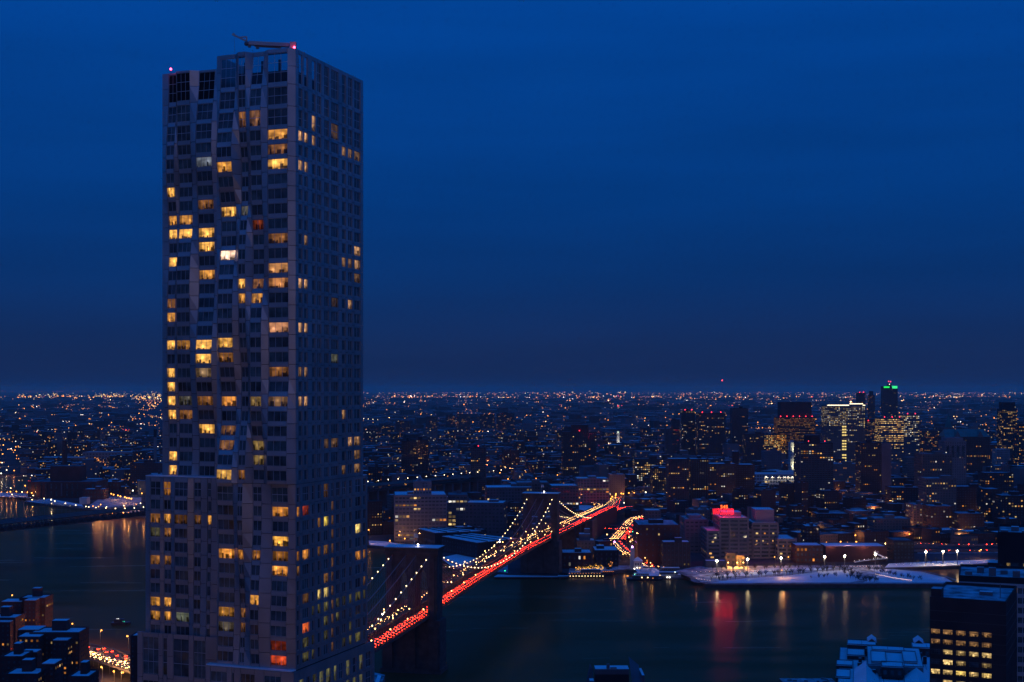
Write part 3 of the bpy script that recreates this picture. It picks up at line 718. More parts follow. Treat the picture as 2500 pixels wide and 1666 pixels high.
for s in range(S0, S1, 8): tr.bar((-13.2, s, deck_z(s) + 5.0), (13.2, s, deck_z(s) + 5.0), .22, 'iron')
tr.build('stiffening_truss', bridge, kind='stuff')
for q in (-13.0, -3.6, 3.6, 13.0):
    cb = MB(); pts = [(q, s, cable_z(s)) for s in range(-284, 755, 12)]
    for a, b_ in zip(pts, pts[1:]): cb.bar(a, b_, .42, 'wire')
    cb.build('main_cable', bridge)
sp = MB(); sty = MB()
for q in (-13.0, -3.6, 3.6, 13.0):
    for s in range(-276, 750, 5):
        if cable_z(s) - deck_z(s) > .8: sp.bar((q, s, deck_z(s)), (q, s, cable_z(s)), .05, 'wire')
    for tw in (0, SPAN):
        for i in range(1, 11):
            for sg in (-1, 1): sty.bar((q, tw, TOPZ), (q, tw + sg * i * 11.5, deck_z(tw + sg * i * 11.5) + 1), .06, 'wire')
sp.build('suspender_cable', bridge, kind='stuff'); sty.build('stay_cable', bridge, kind='stuff')
def lampmesh(r, c, nm='lamp', post=0):
    b = MB(); b.globe(0, 0, 0, r, 'lamp', c, 6, 4)
    if post: b.box(0, 0, -post, .14, .14, post - r, 'steelgrey')
    return b.mesh(nm)
lm_cable = lampmesh(.36, K((1, .72, .32), 8)); lm_deck = lampmesh(.40, K((1, .50, .14), 12), post=6)
lm_walk = lampmesh(.3, K((1, .72, .34), 7), post=3)
for q in (-13.0, 13.0):
    s = -272
    while s < 750:
        if abs(s) > 8 and abs(s - SPAN) > 8: inst('cable_lamp', lm_cable, bridge, (q, s, cable_z(s) + .7))
        s += 11.6
s = -250
while s < 590:
    for q in (-12.6, 12.6, -3.0, 3.0):
        if abs(s) > 9 and abs(s - SPAN) > 9 and (q * s) % 3 < 2.4: inst('deck_lamp', lm_deck, bridge, (q, s + (6 if q > 0 else 0), deck_z(s) + 6.3))
    s += 37
s = -240
while s < 470:
    if abs(s) > 10: inst('walkway_lamp', lm_walk, bridge, (2.0, s, deck_z(s) + 7.2))
    s += 46
ng = MB(); ng.globe(13, 232, 36.5, .32, 'lamp', K((.02, 1, .25), 10)); ng.build('green_navigation_light', bridge)
wl_ = MB(); wl_.globe(-13, 330, deck_z(330) + 8, .6, 'lamp', K((1, .92, .85), 26)); wl_.box(-13, 330, deck_z(330), .2, .2, 7.4, 'steelgrey'); wl_.build('work_light', bridge)
wl_ = MB(); wl_.globe(-2.8, -62, deck_z(0) + 9, .5, 'lamp', K((1, .9, .7), 26)); wl_.box(-2.8, -62, deck_z(0), .2, .2, 8.4, 'steelgrey'); wl_.build('work_light', bridge)
# masonry approach beyond the far tower
ap = MB()
for (sa, sb) in ((600, 755), (755, 900), (900, 975)):
    for s in range(sa, sb, 15):
        e = min(sb, s + 15); z0, z1 = deck_z(s), deck_z(e)
        ap.face([(-13.5, s, z0), (13.5, s, z0), (13.5, e, z1), (-13.5, e, z1)], 'asphalt')
        ap.bar((13.6, s, z0 - .4), (13.6, e, z1 - .4), .5, 'granite', t2=2.4); ap.bar((-13.6, s, z0 - .4), (-13.6, e, z1 - .4), .5, 'granite', t2=2.4)
        if s >= 750: ap.box(0, s + 7.5, 3, 27, 15, z1 - 3.3, 'brick2')
ap.box(0, 735, 3, 34, 40, deck_z(755) - 3.6, 'granite')
for s in (610, 650, 690): ap.box(0, s, 3, 26, 5, deck_z(s) - 3.8, 'granite')
ap.build('masonry_approach', bridge)

# ------------------------------------------------------------------ steel truss bridge on the left
TM = (-543.0, 1406.0); dxy = (343.0, 601.0); dl = sqrt(dxy[0] ** 2 + dxy[1] ** 2); TA = (dxy[0] / dl, dxy[1] / dl)
tyaw = atan2(TA[1], TA[0]) - pi / 2
tb = empty('truss_bridge', 'dark steel double-deck truss bridge with lamp-lit cables at the left edge of the river', 'bridge', loc=(TM[0], TM[1], 0), rz=tyaw)
TS0, TS1 = -140, 1250; MID = 190
def tz(s): return 41 - max(0, s - 420) * .010
def tcz(s):
    if abs(s - MID) <= 224: return 50 + (98 - 50) * ((s - MID) / 224) ** 2
    x = (abs(s - MID) - 224) / 221; return 98 - 58 * min(1, x)
b = MB()
for s in range(TS0, TS1 - 200, 20):
    z0, z1 = tz(s), tz(s + 20)
    for zo in (0, 7.6): b.face([(-18, s, z0 + zo), (18, s, z0 + zo), (18, s + 20, z1 + zo), (-18, s + 20, z1 + zo)], 'asphalt'); b.face([(-18, s + 20, z1 + zo - .5), (18, s + 20, z1 + zo - .5), (18, s, z0 + zo - .5), (-18, s, z0 + zo - .5)], 'iron')
b.build('deck', tb)
b = MB()
for q in (-18, -6, 6, 18):
    for s in range(TS0, TS1 - 200, 12):
        z = tz(s); z2 = tz(s + 12)
        b.bar((q, s, z), (q, s + 12, z2), .7, 'iron', t2=1.1); b.bar((q, s, z + 7.6), (q, s + 12, z2 + 7.6), .7, 'iron', t2=1.0)
        if q in (18, -18) and s < 700:
            b.bar((q, s, z), (q, s + 6, z + 7.6), .55, 'grey'); b.bar((q, s + 6, z + 7.6), (q, s + 12, z2), .55, 'grey'); b.bar((q, s, z), (q, s, z + 7.6), .35, 'iron'); b.bar((q, s + 6, z), (q, s + 6, z + 7.6), .3, 'grey')
b.build('truss_girder', tb, kind='stuff')
for s0 in (MID + 224, MID - 224):
    b = MB()
    for q in (-18, -6, 6, 18): b.box(q, s0, 0, 2.6, 3.4, 98, 'iron')
    for z in (52, 64, 76, 88, 97): b.bar((-18, s0, z), (18, s0, z), 1.6, 'iron')
    b.box(0, s0, -5, 46, 20, 10, 'granite'); b.build('steel_tower', tb)
for q in (-17.5, -6, 6, 17.5):
    b = MB(); pts = [(q, s, tcz(s)) for s in range(MID - 440, MID + 445, 14)]
    for a, b_ in zip(pts, pts[1:]): b.bar(a, b_, .5, 'wire')
    b.build('main_cable', tb)
b = MB()
for q in (-17.5, 17.5):
    for s in range(-130, 620, 6):
        if tcz(s) > tz(s) + 8: b.bar((q, s, tz(s) + 7), (q, s, tcz(s)), .09, 'wire')
b.build('suspender_cable', tb, kind='stuff')
lm_t = lampmesh(.52, K((1, .72, .32), 8))
for q in (-17.5, 17.5):
    s = -132
    while s < 600: inst('cable_lamp', lm_t, tb, (q, s, tcz(s) + .8)); s += 14.6 if q > 0 else 27.0
lm_t2 = lampmesh(.6, K((1, .8, .5), 8))
s = 560
while s < 1040: inst('deck_lamp', lm_t2, tb, (17, s, tz(s) + 15)); s += 26
b = MB()
for i in range(7): b.globe(-19, 660 + i * 26, 24, 1.2, 'lamp', K((1, .45, .1), 5))
b.build('arch_light', tb)
b = MB()
for s in range(560, 1040, 26): b.box(0, s, 3, 34, 4, tz(s) - 4, 'grey')
b.build('pier', tb)
b = MB(); b.globe(18, -20, 38.5, .5, 'lamp', K((1, .03, .03), 10)); b.build('red_navigation_light', tb)

# ------------------------------------------------------------------ cars
def car_mesh(paint, big=1.0):
    b = MB(); L, W = 4.5, 1.85
    b.box(0, 0, .35, W, L, .62, paint, bottom=True)
    k = len(b.v); zz0, zz1 = .97, 1.5
    b.v += [(-.85, -1.9, zz0), (.85, -1.9, zz0), (.85, 1.2, zz0), (-.85, 1.2, zz0), (-.68, -1.3, zz1), (.68, -1.3, zz1), (.68, .45, zz1), (-.68, .45, zz1)]
    gi, pi_ = b.mi('glass'), b.mi(paint)
    for f, m in (((0, 1, 5, 4), gi), ((1, 2, 6, 5), gi), ((2, 3, 7, 6), gi), ((3, 0, 4, 7), gi), ((4, 5, 6, 7), pi_)): b.f.append(tuple(k + t for t in f)); b.m.append(m)
    for x in (-.88, .88):
        for y in (-1.4, 1.4): b.box(x, y, 0, .24, .66, .66, 'rubber')
    for x in (-.62, .62):
        b.box(x, -L / 2 - .04, .62, .5 * big, .1, .32 * big, 'lamp', c=K((1, .032, .010), 34)); b.box(x, L / 2 + .04, .55, .4 * big, .1, .26 * big, 'lamp', c=K((1, .50, .15), 30))
    return b
carA, carB = car_mesh('carpaint'), car_mesh('carwhite')
cars = []
def lane(pts, spacing, fwd, grp, lab, jit=.35):
    """cars along a polyline; fwd=True drives from first to last point"""
    acc = U(0, spacing)
    for a, b_ in zip(pts, pts[1:]):
        dx, dy, dz = b_[0] - a[0], b_[1] - a[1], b_[2] - a[2]; L = sqrt(dx * dx + dy * dy) or 1
        yaw = atan2(dy, dx) - pi / 2 + (0 if fwd else pi)
        while acc < L:
            t = acc / L; x, y, z = a[0] + dx * t, a[1] + dy * t, a[2] + dz * t
            cars.append((sqrt(x * x + y * y), x, y, z + .02, yaw, grp, lab(x, y) if callable(lab) else lab)); acc += spacing * U(1 - jit, 1 + jit)
        acc -= L
def bridge_lane(q, s0, s1): return [bw(s, q) + (deck_z(s),) for s in range(s0, s1 + 1, 20)]
GR, LR = 'cars driving away over the stone-towered bridge', 'dark car showing red tail lights in the right-hand lanes of the stone-towered bridge'
GW, LW = 'cars coming over the stone-towered bridge', 'car with warm headlights in the left-hand lanes of the stone-towered bridge'
def sect(x, y): return 'before the near stone tower' if y < 893 else 'in the first half of the main span' if y < 1125 else 'in the second half of the main span' if y < 1355 else 'beyond the far stone tower'
for q, ln_ in ((5.0, 'inner'), (8.2, 'middle'), (11.3, 'outer right')): lane(bridge_lane(q, -150, 970), 5.9, True, GR, lambda x, y, n_=ln_: f'car with red tail lights, {n_} lane, {sect(x, y)}', .12)
for q, ln_ in ((-11.0, 'outer left'), (-7.8, 'middle'), (-4.9, 'inner')): lane(bridge_lane(q, -150, 970), 8, False, GW, lambda x, y, n_=ln_: f'oncoming car with headlights, {n_} lane, {sect(x, y)}', .2)

def ribbon(name, pts, w_, m='asphalt', th=.6, rails=True, **kw):
    b = MB()
    L, Rr = [], []
    for i, p in enumerate(pts):
        a = pts[max(0, i - 1)]; c = pts[min(len(pts) - 1, i + 1)]; dx, dy = c[0] - a[0], c[1] - a[1]; d = sqrt(dx * dx + dy * dy) or 1
        nx, ny = -dy / d, dx / d; L.append((p[0] + nx * w_ / 2, p[1] + ny * w_ / 2, p[2])); Rr.append((p[0] - nx * w_ / 2, p[1] - ny * w_ / 2, p[2]))
    for i in range(len(pts) - 1):
        b.face([Rr[i], Rr[i + 1], L[i + 1], L[i]], m)
        for S in (L, Rr):
            if rails: b.bar((S[i][0], S[i][1], S[i][2] - th / 2 + .4), (S[i + 1][0], S[i + 1][1], S[i + 1][2] - th / 2 + .4), .35, 'grey', t2=th + .9)
    return b.build(name, **kw)
def wp(px, py, z): return gp(px, py, z) + (z,)
def smooth(pts, n=6):
    out = []
    for i in range(len(pts) - 1):
        p0, p1, p2, p3 = pts[max(0, i - 1)], pts[i], pts[i + 1], pts[min(len(pts) - 1, i + 2)]
        for k in range(n):
            t = k / n; out.append(tuple(.5 * (2 * p1[j] + (p2[j] - p0[j]) * t + (2 * p0[j] - 5 * p1[j] + 4 * p2[j] - p3[j]) * t * t + (3 * p1[j] - p0[j] - 3 * p2[j] + p3[j]) * t ** 3) for j in range(3)))
    return out + [pts[-1]]
def offs(pts, q):
    o = []
    for i, p in enumerate(pts):
        a = pts[max(0, i - 1)]; c = pts[min(len(pts) - 1, i + 1)]; dx, dy = c[0] - a[0], c[1] - a[1]; d = sqrt(dx * dx + dy * dy) or 1
        o.append((p[0] + dy / d * q, p[1] - dx / d * q, p[2]))
    return o
ROADS = []
def road(pts, w_, lanes, grp=None, lab=None, m='asphalt', rails=True):
    pts = smooth(pts); ribbon('road', pts, w_, m, rails=rails, kind='structure')
    for p in pts: ROADS.append((p[0], p[1], w_ / 2 + 6))
    for (q, sp_, fwd) in lanes: lane(offs(pts, q), sp_, fwd, grp, lab if w_ != 24 or 'drive' not in lab else (lambda x, y, f_=fwd, q_=q: ('car with glaring headlights' if f_ else 'car showing red tail lights') + (', river-side' if q_ < -6 else ', middle' if q_ < 4.5 else ', near-side') + ' lane of the riverside drive' + (', left stretch' if x < -262 else ', right stretch')))
G1, L1 = 'cars on the curving bridge ramps', 'car on the curving ramps where the bridge comes down among the houses'
A = bw(900, -6); A = (A[0], A[1], deck_z(900) + .1)
road([wp(1421, 1268, 24), wp(1452, 1254, 20), wp(1478, 1240, 15), wp(1497, 1224, 10), wp(1506, 1216, 7)], 16, [(-5.5, 7, False), (-2, 6, False), (1.5, 6, False), (5, 7, False)], G1, L1)
road([wp(1448, 1256, 20), wp(1468, 1247, 14), wp(1475, 1238, 9), wp(1462, 1231, 7), wp(1430, 1229, 6), wp(1385, 1231, 6)], 10, [(-3, 7, False), (0, 8, False), (3, 7, False)], G1, L1)
road([wp(1488, 1251, 20), wp(1502, 1240, 15), wp(1509, 1226, 10), wp(1513, 1214, 7)], 10, [(-3, 8, True), (2, 8, True)], G1, L1)
road([wp(1486, 1252, 20.5), wp(1505, 1245, 18), wp(1524, 1239, 14), wp(1560, 1237, 8)], 10, [(-3, 8, True), (0, 8, True), (3, 8, True)], G1, L1)
G2, L2 = 'cars on the sunken highway', 'car on the highway passing under the low overpass right of the stone bridge'
road([wp(1582, 1261, 8), wp(1556, 1266, 8), wp(1540, 1278, 7), wp(1531, 1290, 6), wp(1519, 1304, 5), wp(1508, 1317, 5)], 24, [(9, 7, True), (6, 7, True), (3, 7, True), (0, 8, True), (-5, 14, False), (-9, 16, False)], G2, L2)
G3, L3 = 'cars on the waterfront street', 'car on the street running down to the white lighthouse-roofed ferry house'
road([wp(1502, 1320, 4.2), wp(1520, 1340, 4.2), wp(1543, 1357, 4.2), wp(1568, 1375, 4.2), wp(1592, 1383, 4.2), wp(1620, 1384, 4.2)], 15, [(5, 7, True), (1.5, 7, True), (-4, 18, False)], G3, L3, rails=False)
road([wp(1462, 1280, 12), wp(1553, 1287, 12)], 9, [(0, 40, True)], G2, L2); road([wp(1462, 1290.5, 9), wp(1553, 1295, 9)], 8, [(-1, 7, False), (1, 8, False)], G2, L2)
G4, L4 = 'cars on the far elevated expressway', 'car on the far lit expressway stretch behind the slender apartment slab'
road([wp(1180, 1134, 14), wp(1225, 1141, 14), wp(1272, 1151, 14)], 26, [(-9, 9, True), (-5, 8, True), (-1, 8, True), (4, 9, True), (9, 9, False)], G4, L4)
road([wp(1190, 1189, 6), wp(1210, 1184, 6), wp(1222, 1180, 6)], 14, [(-3, 8, False), (3, 8, False), (0, 9, False)], G4, L4)
G5, L5 = 'cars on the shoreline expressway', 'car on the stacked expressway along the foot of the bluff at right'
road([wp(1980, 1330, 9), wp(2230, 1328, 9), wp(2340, 1331, 9), wp(2620, 1330, 9)], 12, [(-3, 30, True), (0, 26, True), (3, 26, True)], G5, L5)
road([wp(1980, 1347, 4.4), wp(2230, 1345, 4.4), wp(2340, 1345, 4.4), wp(2620, 1342, 4.4)], 12, [(-3, 34, False), (3, 30, True)], G5, L5)
G6, L6 = 'cars on the near riverside drive', 'car on the elevated riverside drive at the lower left'
road([wp(60, 1572, 11), wp(200, 1585, 11), wp(262, 1603, 11), wp(330, 1625, 11), wp(420, 1655, 11)], 24, [(9, 6.6, True), (6, 6.6, True), (3, 6.6, True), (-4, 14, False), (-8, 16, False)], G6, L6)
cars.sort(key=lambda c: c[0])
meA, meB = carA.mesh('car'), carB.mesh('car')
rest = MB()
kept = 0
for i, (d, x, y, z, yaw, grp, lab) in enumerate(cars):
    if abs(x) > .40 * y + 8: continue
    if kept < 298:
        kept += 1; o = inst('car', meA if i % 3 else meB, None, (x, y, z), yaw, label=lab, cat='car', group=grp)
    else:
        src = carA; cw, sw = cos(yaw), sin(yaw); k0 = len(rest.v); f0 = len(rest.f)
        rest.v += [(x + v[0] * cw - v[1] * sw, y + v[0] * sw + v[1] * cw, z + v[2]) for v in src.v]
        for j, f in enumerate(src.f):
            rest.f.append(tuple(k0 + t for t in f)); m = src.mats[src.m[j]]; rest.m.append(rest.mi(m))
            if j in src.c: rest.c[f0 + j] = src.c[j]
rest.build('distant_traffic', label='dense far traffic with white and red lights on the ramps and highways', cat='traffic', kind='stuff')
print('CARS', len(cars), kept)

# ------------------------------------------------------------------ foreground buildings, right
def near_block(name, label, px0, px1, ytop, Y, depth, wall, yaw, rows, cols, group=None, roof='snowpatch', zbase=3):
    """block placed at its true distance; rows = [(ytop,ybot)], cols = [(xa,xb)] in photo px on the front; each window a part"""
    ht = zat(ytop, Y) - zbase; x0, x1 = xat(px0, Y), xat(px1, Y); W = x1 - x0
    e = empty(name, label, 'building', group, (x0, Y, zbase), yaw)
    b = MB(); b.box(W / 2, depth / 2, 0, W, depth, ht, wall)
    for (x, y, sx_, sy_) in ((W / 2, .2, W, .4), (W / 2, depth - .2, W, .4), (.2, depth / 2, .4, depth - .8), (W - .2, depth / 2, .4, depth - .8)): b.box(x, y, ht, sx_, sy_, 1.5, wall)
    b.build('wall', e)
    r = MB(); r.box(W / 2, depth / 2, ht + .02, W - .9, depth - .9, .3, roof); r.build('roof', e)
    LANDM.append((x0 + W / 2, Y + depth / 2, W))
    return e, W, ht, x0
# brick office block with five columns of lit windows
Yb = 530.0
e, W, ht, x0 = near_block('office_building', 'dark brick office block with rows of lit yellow windows at the lower right corner', 2270, 2445.3, 1466, Yb, 46, 'brick2', -.45, None, None)
e.rotation_euler = (0, 0, -.45); UU = (.9004, -.435)
cz = lambda p: solve_t(2270 + p, (x0, Yb), UU)
wcols = [(3, 25), (32, 56), (64, 88), (96, 119), (127, 151)]
inten = [[K((1, .50, .18), .42)] * 5, [K((1, .50, .18), .40)] * 5,
         [None, K(YEL, .9), K(YEL, .6), K(YEL, 1.2), K(YEL, 1.1)], [None, K(YEL, 2.0), K(YEL, .5), None, K(YEL, .35)], [K(YEL, 1.5), K(YEL, .8), K((1, .66, .16), 1.4), K(YEL, 1.1), K((1, .66, .2), 1.6)],
         [None, K(YEL, .9), K(YEL, .3), K(YEL, .6), None], [K(YEL, .6), None, K(YEL, .9), None, K(YEL, .5)], [None] * 5]
fm = {}
for r_ in range(8):
    zt_, zb_ = zat(1534.5 + 24.4 * r_, Yb) - 3, zat(1546.5 + 24.4 * r_, Yb) - 3
    for c_, (a, b_) in enumerate(wcols):
        xa, xb = cz(a), cz(b_); w_, h_ = xb - xa, zt_ - zb_
        k = (round(w_, 2), round(h_, 2))
        if k not in fm: fm[k] = win_frame(w_, h_, 4, 1, 'steelgrey').mesh('window')
        o = inst('window', fm[k], e, (xa, -.02, zb_))
        p = MB(); q = [(0, -.04, 0), (w_, -.04, 0), (w_, -.04, h_), (0, -.04, h_)]
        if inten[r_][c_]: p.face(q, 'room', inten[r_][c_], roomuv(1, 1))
        else: p.face(q, 'glass')
        p.build('pane', o)
b = MB()
for k in range(6): b.box(W / 2, -.06, ht - 4 - k * 3.9, W, .12, .12, 'tan', bottom=True)
for k in range(6): b.box(W + .06, 23, ht - 4 - k * 3.9, .12, 46, .12, 'tan', bottom=True)
b.build('brick_course', e, kind='stuff')
b = MB(); b.box(2.2, 5, ht, 4, 6, 4.5, 'brick2', top='snowpatch'); b.build('roof_house', e); b = MB(); b.box(19, 22, ht, 5, 3, 1.8, 'steelgrey', top='snow'); b.build('air_handler', e); b = MB(); b.box(25, 16, ht, .3, .3, 6, 'steelgrey'); b.build('vent_pipe', e)
# banded office block behind it
Yd = 585.0
e, W, ht, x0 = near_block('office_building', 'office block with pale horizontal bands directly behind the dark brick block', 2341, 2620, 1413, Yd, 40, 'core', -.34, None, None)
b = MB(); g = MB(); mu = MB()
for k in range(12):
    z = ht - 3.2 - k * 4.25
    b.box(W / 2, -.2, z + .3, W + .3, .4, 1.7, 'white', bottom=True)
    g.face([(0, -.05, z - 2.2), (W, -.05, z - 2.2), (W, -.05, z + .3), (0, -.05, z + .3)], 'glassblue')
    for i in range(24): mu.box(W * (i + .5) / 24, -.12, z - 2.3, .18, .15, 2.6, 'frame')
b.build('spandrel_band', e, kind='stuff'); g.build('window_strip', e, kind='stuff'); mu.build('mullion', e, kind='stuff')
for (k, i, n, v) in ((0, 9, 1, 2.2), (0, 10, 1, .5), (1, 6, 1, 1.6), (1, 7, 1, .7), (1, 8, 1, .5), (6, 14, 1, .8), (5, 16, 2, .5)):
    z = ht - 3.2 - k * 4.25; p = MB(); xa, xb = W * (i + .5) / 24 + .12, W * (i + .5 + n) / 24 - .12
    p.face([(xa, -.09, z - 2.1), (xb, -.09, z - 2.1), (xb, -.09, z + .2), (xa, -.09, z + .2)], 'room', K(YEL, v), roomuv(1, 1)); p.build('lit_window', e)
b = MB()
for k in range(5): b.box(4 + k * 5, 12 + (k % 2) * 8, ht, 3, 3, 2 + k % 3, 'steelgrey', top='snowpatch')
b.build('roof_equipment', e)
# dark tower at the right edge
Yg = 660.0
e, W, ht, x0 = near_block('office_tower', 'nearly black office tower with a few lit windows cut off by the right edge', 2436, 2680, 1306, Yg, 40, 'darkb', -.365, None, None)
dk, lt = MB(), MB()
for (k, i, v) in ((0, 3, .5), (0, 9, .9), (1, 4, .3), (1, 6, .5), (1, 10, 1.0), (0, 0, .25), (3, 8, .2), (1, 0, .35), (0, 6, .25)):
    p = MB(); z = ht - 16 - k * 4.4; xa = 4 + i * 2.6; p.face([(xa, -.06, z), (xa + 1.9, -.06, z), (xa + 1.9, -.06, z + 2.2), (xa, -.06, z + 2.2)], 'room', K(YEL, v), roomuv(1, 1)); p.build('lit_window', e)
for k in range(14):
    z = ht - 16 - k * 4.4; dk.face([(1, -.03, z), (W - 1, -.03, z), (W - 1, -.03, z + 2.4), (1, -.03, z + 2.4)], 'glass')
dk.build('window_strip', e, kind='stuff')
b = MB(); b.box(-2.4, 6, ht - 26, 4.8, 12, 12, 'darkb', top='snow', bottom=True); b.box(-3.2, 6, 0, 6.4, 12, ht - 36, 'darkb', top='snowpatch')
for i in range(5): b.box(3 + i * 5, 10 + (i % 2) * 9, ht, 3.6, 4, 1.6 + i % 2, 'steelgrey', top='snow')
b.build('side_wing', e)

# ------------------------------------------------------------------ pier pavilion with snowy roofs
pv = empty('pier_pavilion', 'red gabled pier pavilion with thick snow on its many roofs beside the brick office block', 'pavilion', loc=(0, 0, 0))
def roofbox(px0, px1, pyb, pyf, z, hgt, nm='roof_block', gable=None, wall='brick'):
    """flat or gabled snowy roof; back edge at pyb, front edge at pyf, roof height z; the whole pavilion is turned to the pier's bearing"""
    Yb_, Yf_ = (CZ - z) * F / (pyb - H), (CZ - z) * F / (pyf - H); Ym_ = (Yb_ + Yf_) / 2; W = (px1 - px0) / F * Ym_ * 1.0; D = (Yb_ - Yf_) * 1.02
    cx, cy_ = xat((px0 + px1) / 2, Ym_), Ym_; x0, x1, y0, y1 = -W / 2, W / 2, -D / 2, D / 2
    b = MB(); b.box(0, 0, z - hgt, W, D, hgt, wall); o = b.build(nm, pv); o.location = (cx, cy_, 0); o.rotation_euler = (0, 0, -.255)
    s_ = MB()
    if gable:
        if gable == 'y': gz = W * .38; A = [(x0, y0, z), (0, y0, z + gz), (0, y1, z + gz), (x0, y1, z)]; B_ = [(0, y0, z + gz), (x1, y0, z), (x1, y1, z), (0, y1, z + gz)]; E = [(x0, y0, z), (x1, y0, z), (0, y0, z + gz)]; G = [(x0, y1, z), (0, y1, z + gz), (x1, y1, z)]
        else: gz = D * .3; A = [(x0, y0, z), (x1, y0, z), (x1, 0, z + gz), (x0, 0, z + gz)]; B_ = [(x0, 0, z + gz), (x1, 0, z + gz), (x1, y1, z), (x0, y1, z)]; E = [(x0, y0, z), (x0, 0, z + gz), (x0, y1, z)]; G = [(x1, y0, z), (x1, y1, z), (x1, 0, z + gz)]
        s_.face(A, 'snow'); s_.face(B_, 'snow'); s_.face(E, wall); s_.face(G, wall)
        if gable == 'y': s_.bar((x0 - .2, y0 - .15, z), (0, y0 - .15, z + gz + .2), .5, 'snow'); s_.bar((x1 + .2, y0 - .15, z), (0, y0 - .15, z + gz + .2), .5, 'snow')
    else:
        s_.box(0, 0, z + .01, W + .4, D + .4, .35, 'snow')
        for (a_, c_, e_, f_) in ((x0, y0, x1, y0), (x0, y1, x1, y1), (x0, y0, x0, y1), (x1, y0, x1, y1)): s_.bar((a_, c_, z + .45), (e_, f_, z + .45), .3, 'darkb', t2=.7)
        n_ = int(W / 9)
        for k in range(1, n_): s_.bar((x0 + W * k / n_, y0, z + .38), (x0 + W * k / n_, y1, z + .38), .16, 'darkb')
    s_.build('snowy_roof', o)
    if hgt > 6:
        g_ = MB(); m_ = max(2, int(W / 3.2))
        for k in range(m_): g_.box(x0 + (k + .5) * W / m_, y0 - .05, z - 4.6, W / m_ * .5, .06, 2.6, 'glass')
        g_.build('window_strip', o, kind='stuff')
    return o
roofbox(2052, 2330, 1588, 1700, 11, 8, wall='brick')
roofbox(2120, 2246, 1582, 1628, 18, 8, wall='conc'); roofbox(2130, 2205, 1580, 1590, 19.4, 2, wall='conc'); roofbox(2127, 2162, 1592, 1618, 19.2, 2, wall='conc'); roofbox(2204, 2236, 1592, 1618, 19.2, 2, wall='conc')
roofbox(2153, 2203, 1618, 1630, 19, 7); roofbox(2070, 2137, 1565, 1576, 17, 9); roofbox(2228, 2296, 1572, 1584, 17, 9); roofbox(2117, 2139, 1557, 1568, 17.2, 9, gable='y'); roofbox(2230, 2254, 1560, 1572, 17.2, 9, gable='y')
roofbox(2069, 2110, 1586, 1602, 14, 7); roofbox(2043, 2081, 1614, 1626, 13, 8); roofbox(2042, 2075, 1636, 1655, 12, 9)
roofbox(2085, 2146, 1635, 1720, 12.5, 9, gable='y'); roofbox(2212, 2272, 1635, 1720, 12.5, 9, gable='y')
b = MB()
for (px, py) in ((2098, 1621), (2117, 1593), (2134, 1645), (2222, 1628), (2243, 1632), (2258, 1612), (2134, 1601), (2190, 1648), (2100, 1611), (2248, 1600), (2240, 1590)):
    x, y = gp(px, py, 14); b.box(x, y, 11, U(1.2, 2.2), U(1.2, 2.2), U(3.5, 6), 'darkb', top='snow')
b.build('roof_vent', pv, kind='stuff')
b = MB(); x, y = gp(2190, 1640, 3); b.box(x, y - 20, -3, 84, 130, 5.0, 'wood', yaw=-.255, top='snowpatch'); x2, y2 = gp(1996, 1660, 3); b.box(x2 - 6, y2 - 22, -3, 34, 60, 5.2, 'wood', top='snowpatch')
b.build('pier_deck', pv)
b = MB()
for i in range(46): 
    x = x2 - 6 + U(-15, 15); y = y2 - 22 + U(-28, 28); b.box(x, y, 2.2, U(1, 3.5), U(.6, 1.2), U(.5, 1.0), 'wood', yaw=U(-.4, .4), top='snowpatch')
b.build('deck_clutter', pv, kind='stuff')
# rooftop at the bottom centre
def q3(px, py, z): x, y = gp(px, py, z); return x, y
rb = empty('roof_top', 'flat snowy roof top with slanted side screens at the bottom centre, above the water', 'building')
zr = 60
def flat(px0, px1, pyb, pyf, z, th, wall='darkb', top='snow', nm='roof'):
    Yb_, Yf_ = (CZ - z) * F / (pyb - H), (CZ - z) * F / (pyf - H); xa, xb = xat(px0, (Yb_ + Yf_) / 2), xat(px1, (Yb_ + Yf_) / 2)
    b = MB(); b.box((xa + xb) / 2, (Yb_ + Yf_) / 2, z - th, xb - xa, Yb_ - Yf_, th, wall, top=top); b.build(nm, rb); return xa, xb, Yf_, Yb_
xa, xb, ya, yb = flat(1452, 1534, 1625, 1634, zr, 2.5, wall='grey', nm='penthouse')
b = MB(); b.box((xa + xb) / 2, (ya + yb) / 2, 3, xb - xa, yb - ya, zr - 5.5, 'darkb'); b.build('wall', rb)
b = MB(); xm = xb + 1.5; b.face([(xb + 1, ya - 6, zr - 6), (xb + 5.8, ya - 6, zr - 6), (xb + 5.8, yb + 6, zr - 1), (xb + 1, yb + 6, zr + 3)], 'grey'); b.face([(xa - 6, ya - 10, zr - 9), (xa - 1, ya - 6, zr - 9), (xa - .5, yb, zr - 2), (xa - 2, yb, zr + 1)], 'grey'); b.build('slanted_screen', rb)
b = MB(); b.box(xb + 6.2, ya + 4, zr - 9, 1.2, 16, 7, 'grey', top='snow'); b.box(xa + 6, ya + 1, zr, 1.4, 1.4, 2.2, 'steelgrey'); b.box(xa + 8.5, ya + 1, zr, 3, 1, .6, 'steelgrey'); b.box(xa - 2, ya - 4, zr - 12, 2, 5, 8, 'grey', top='snow'); b.build('parapet', rb)
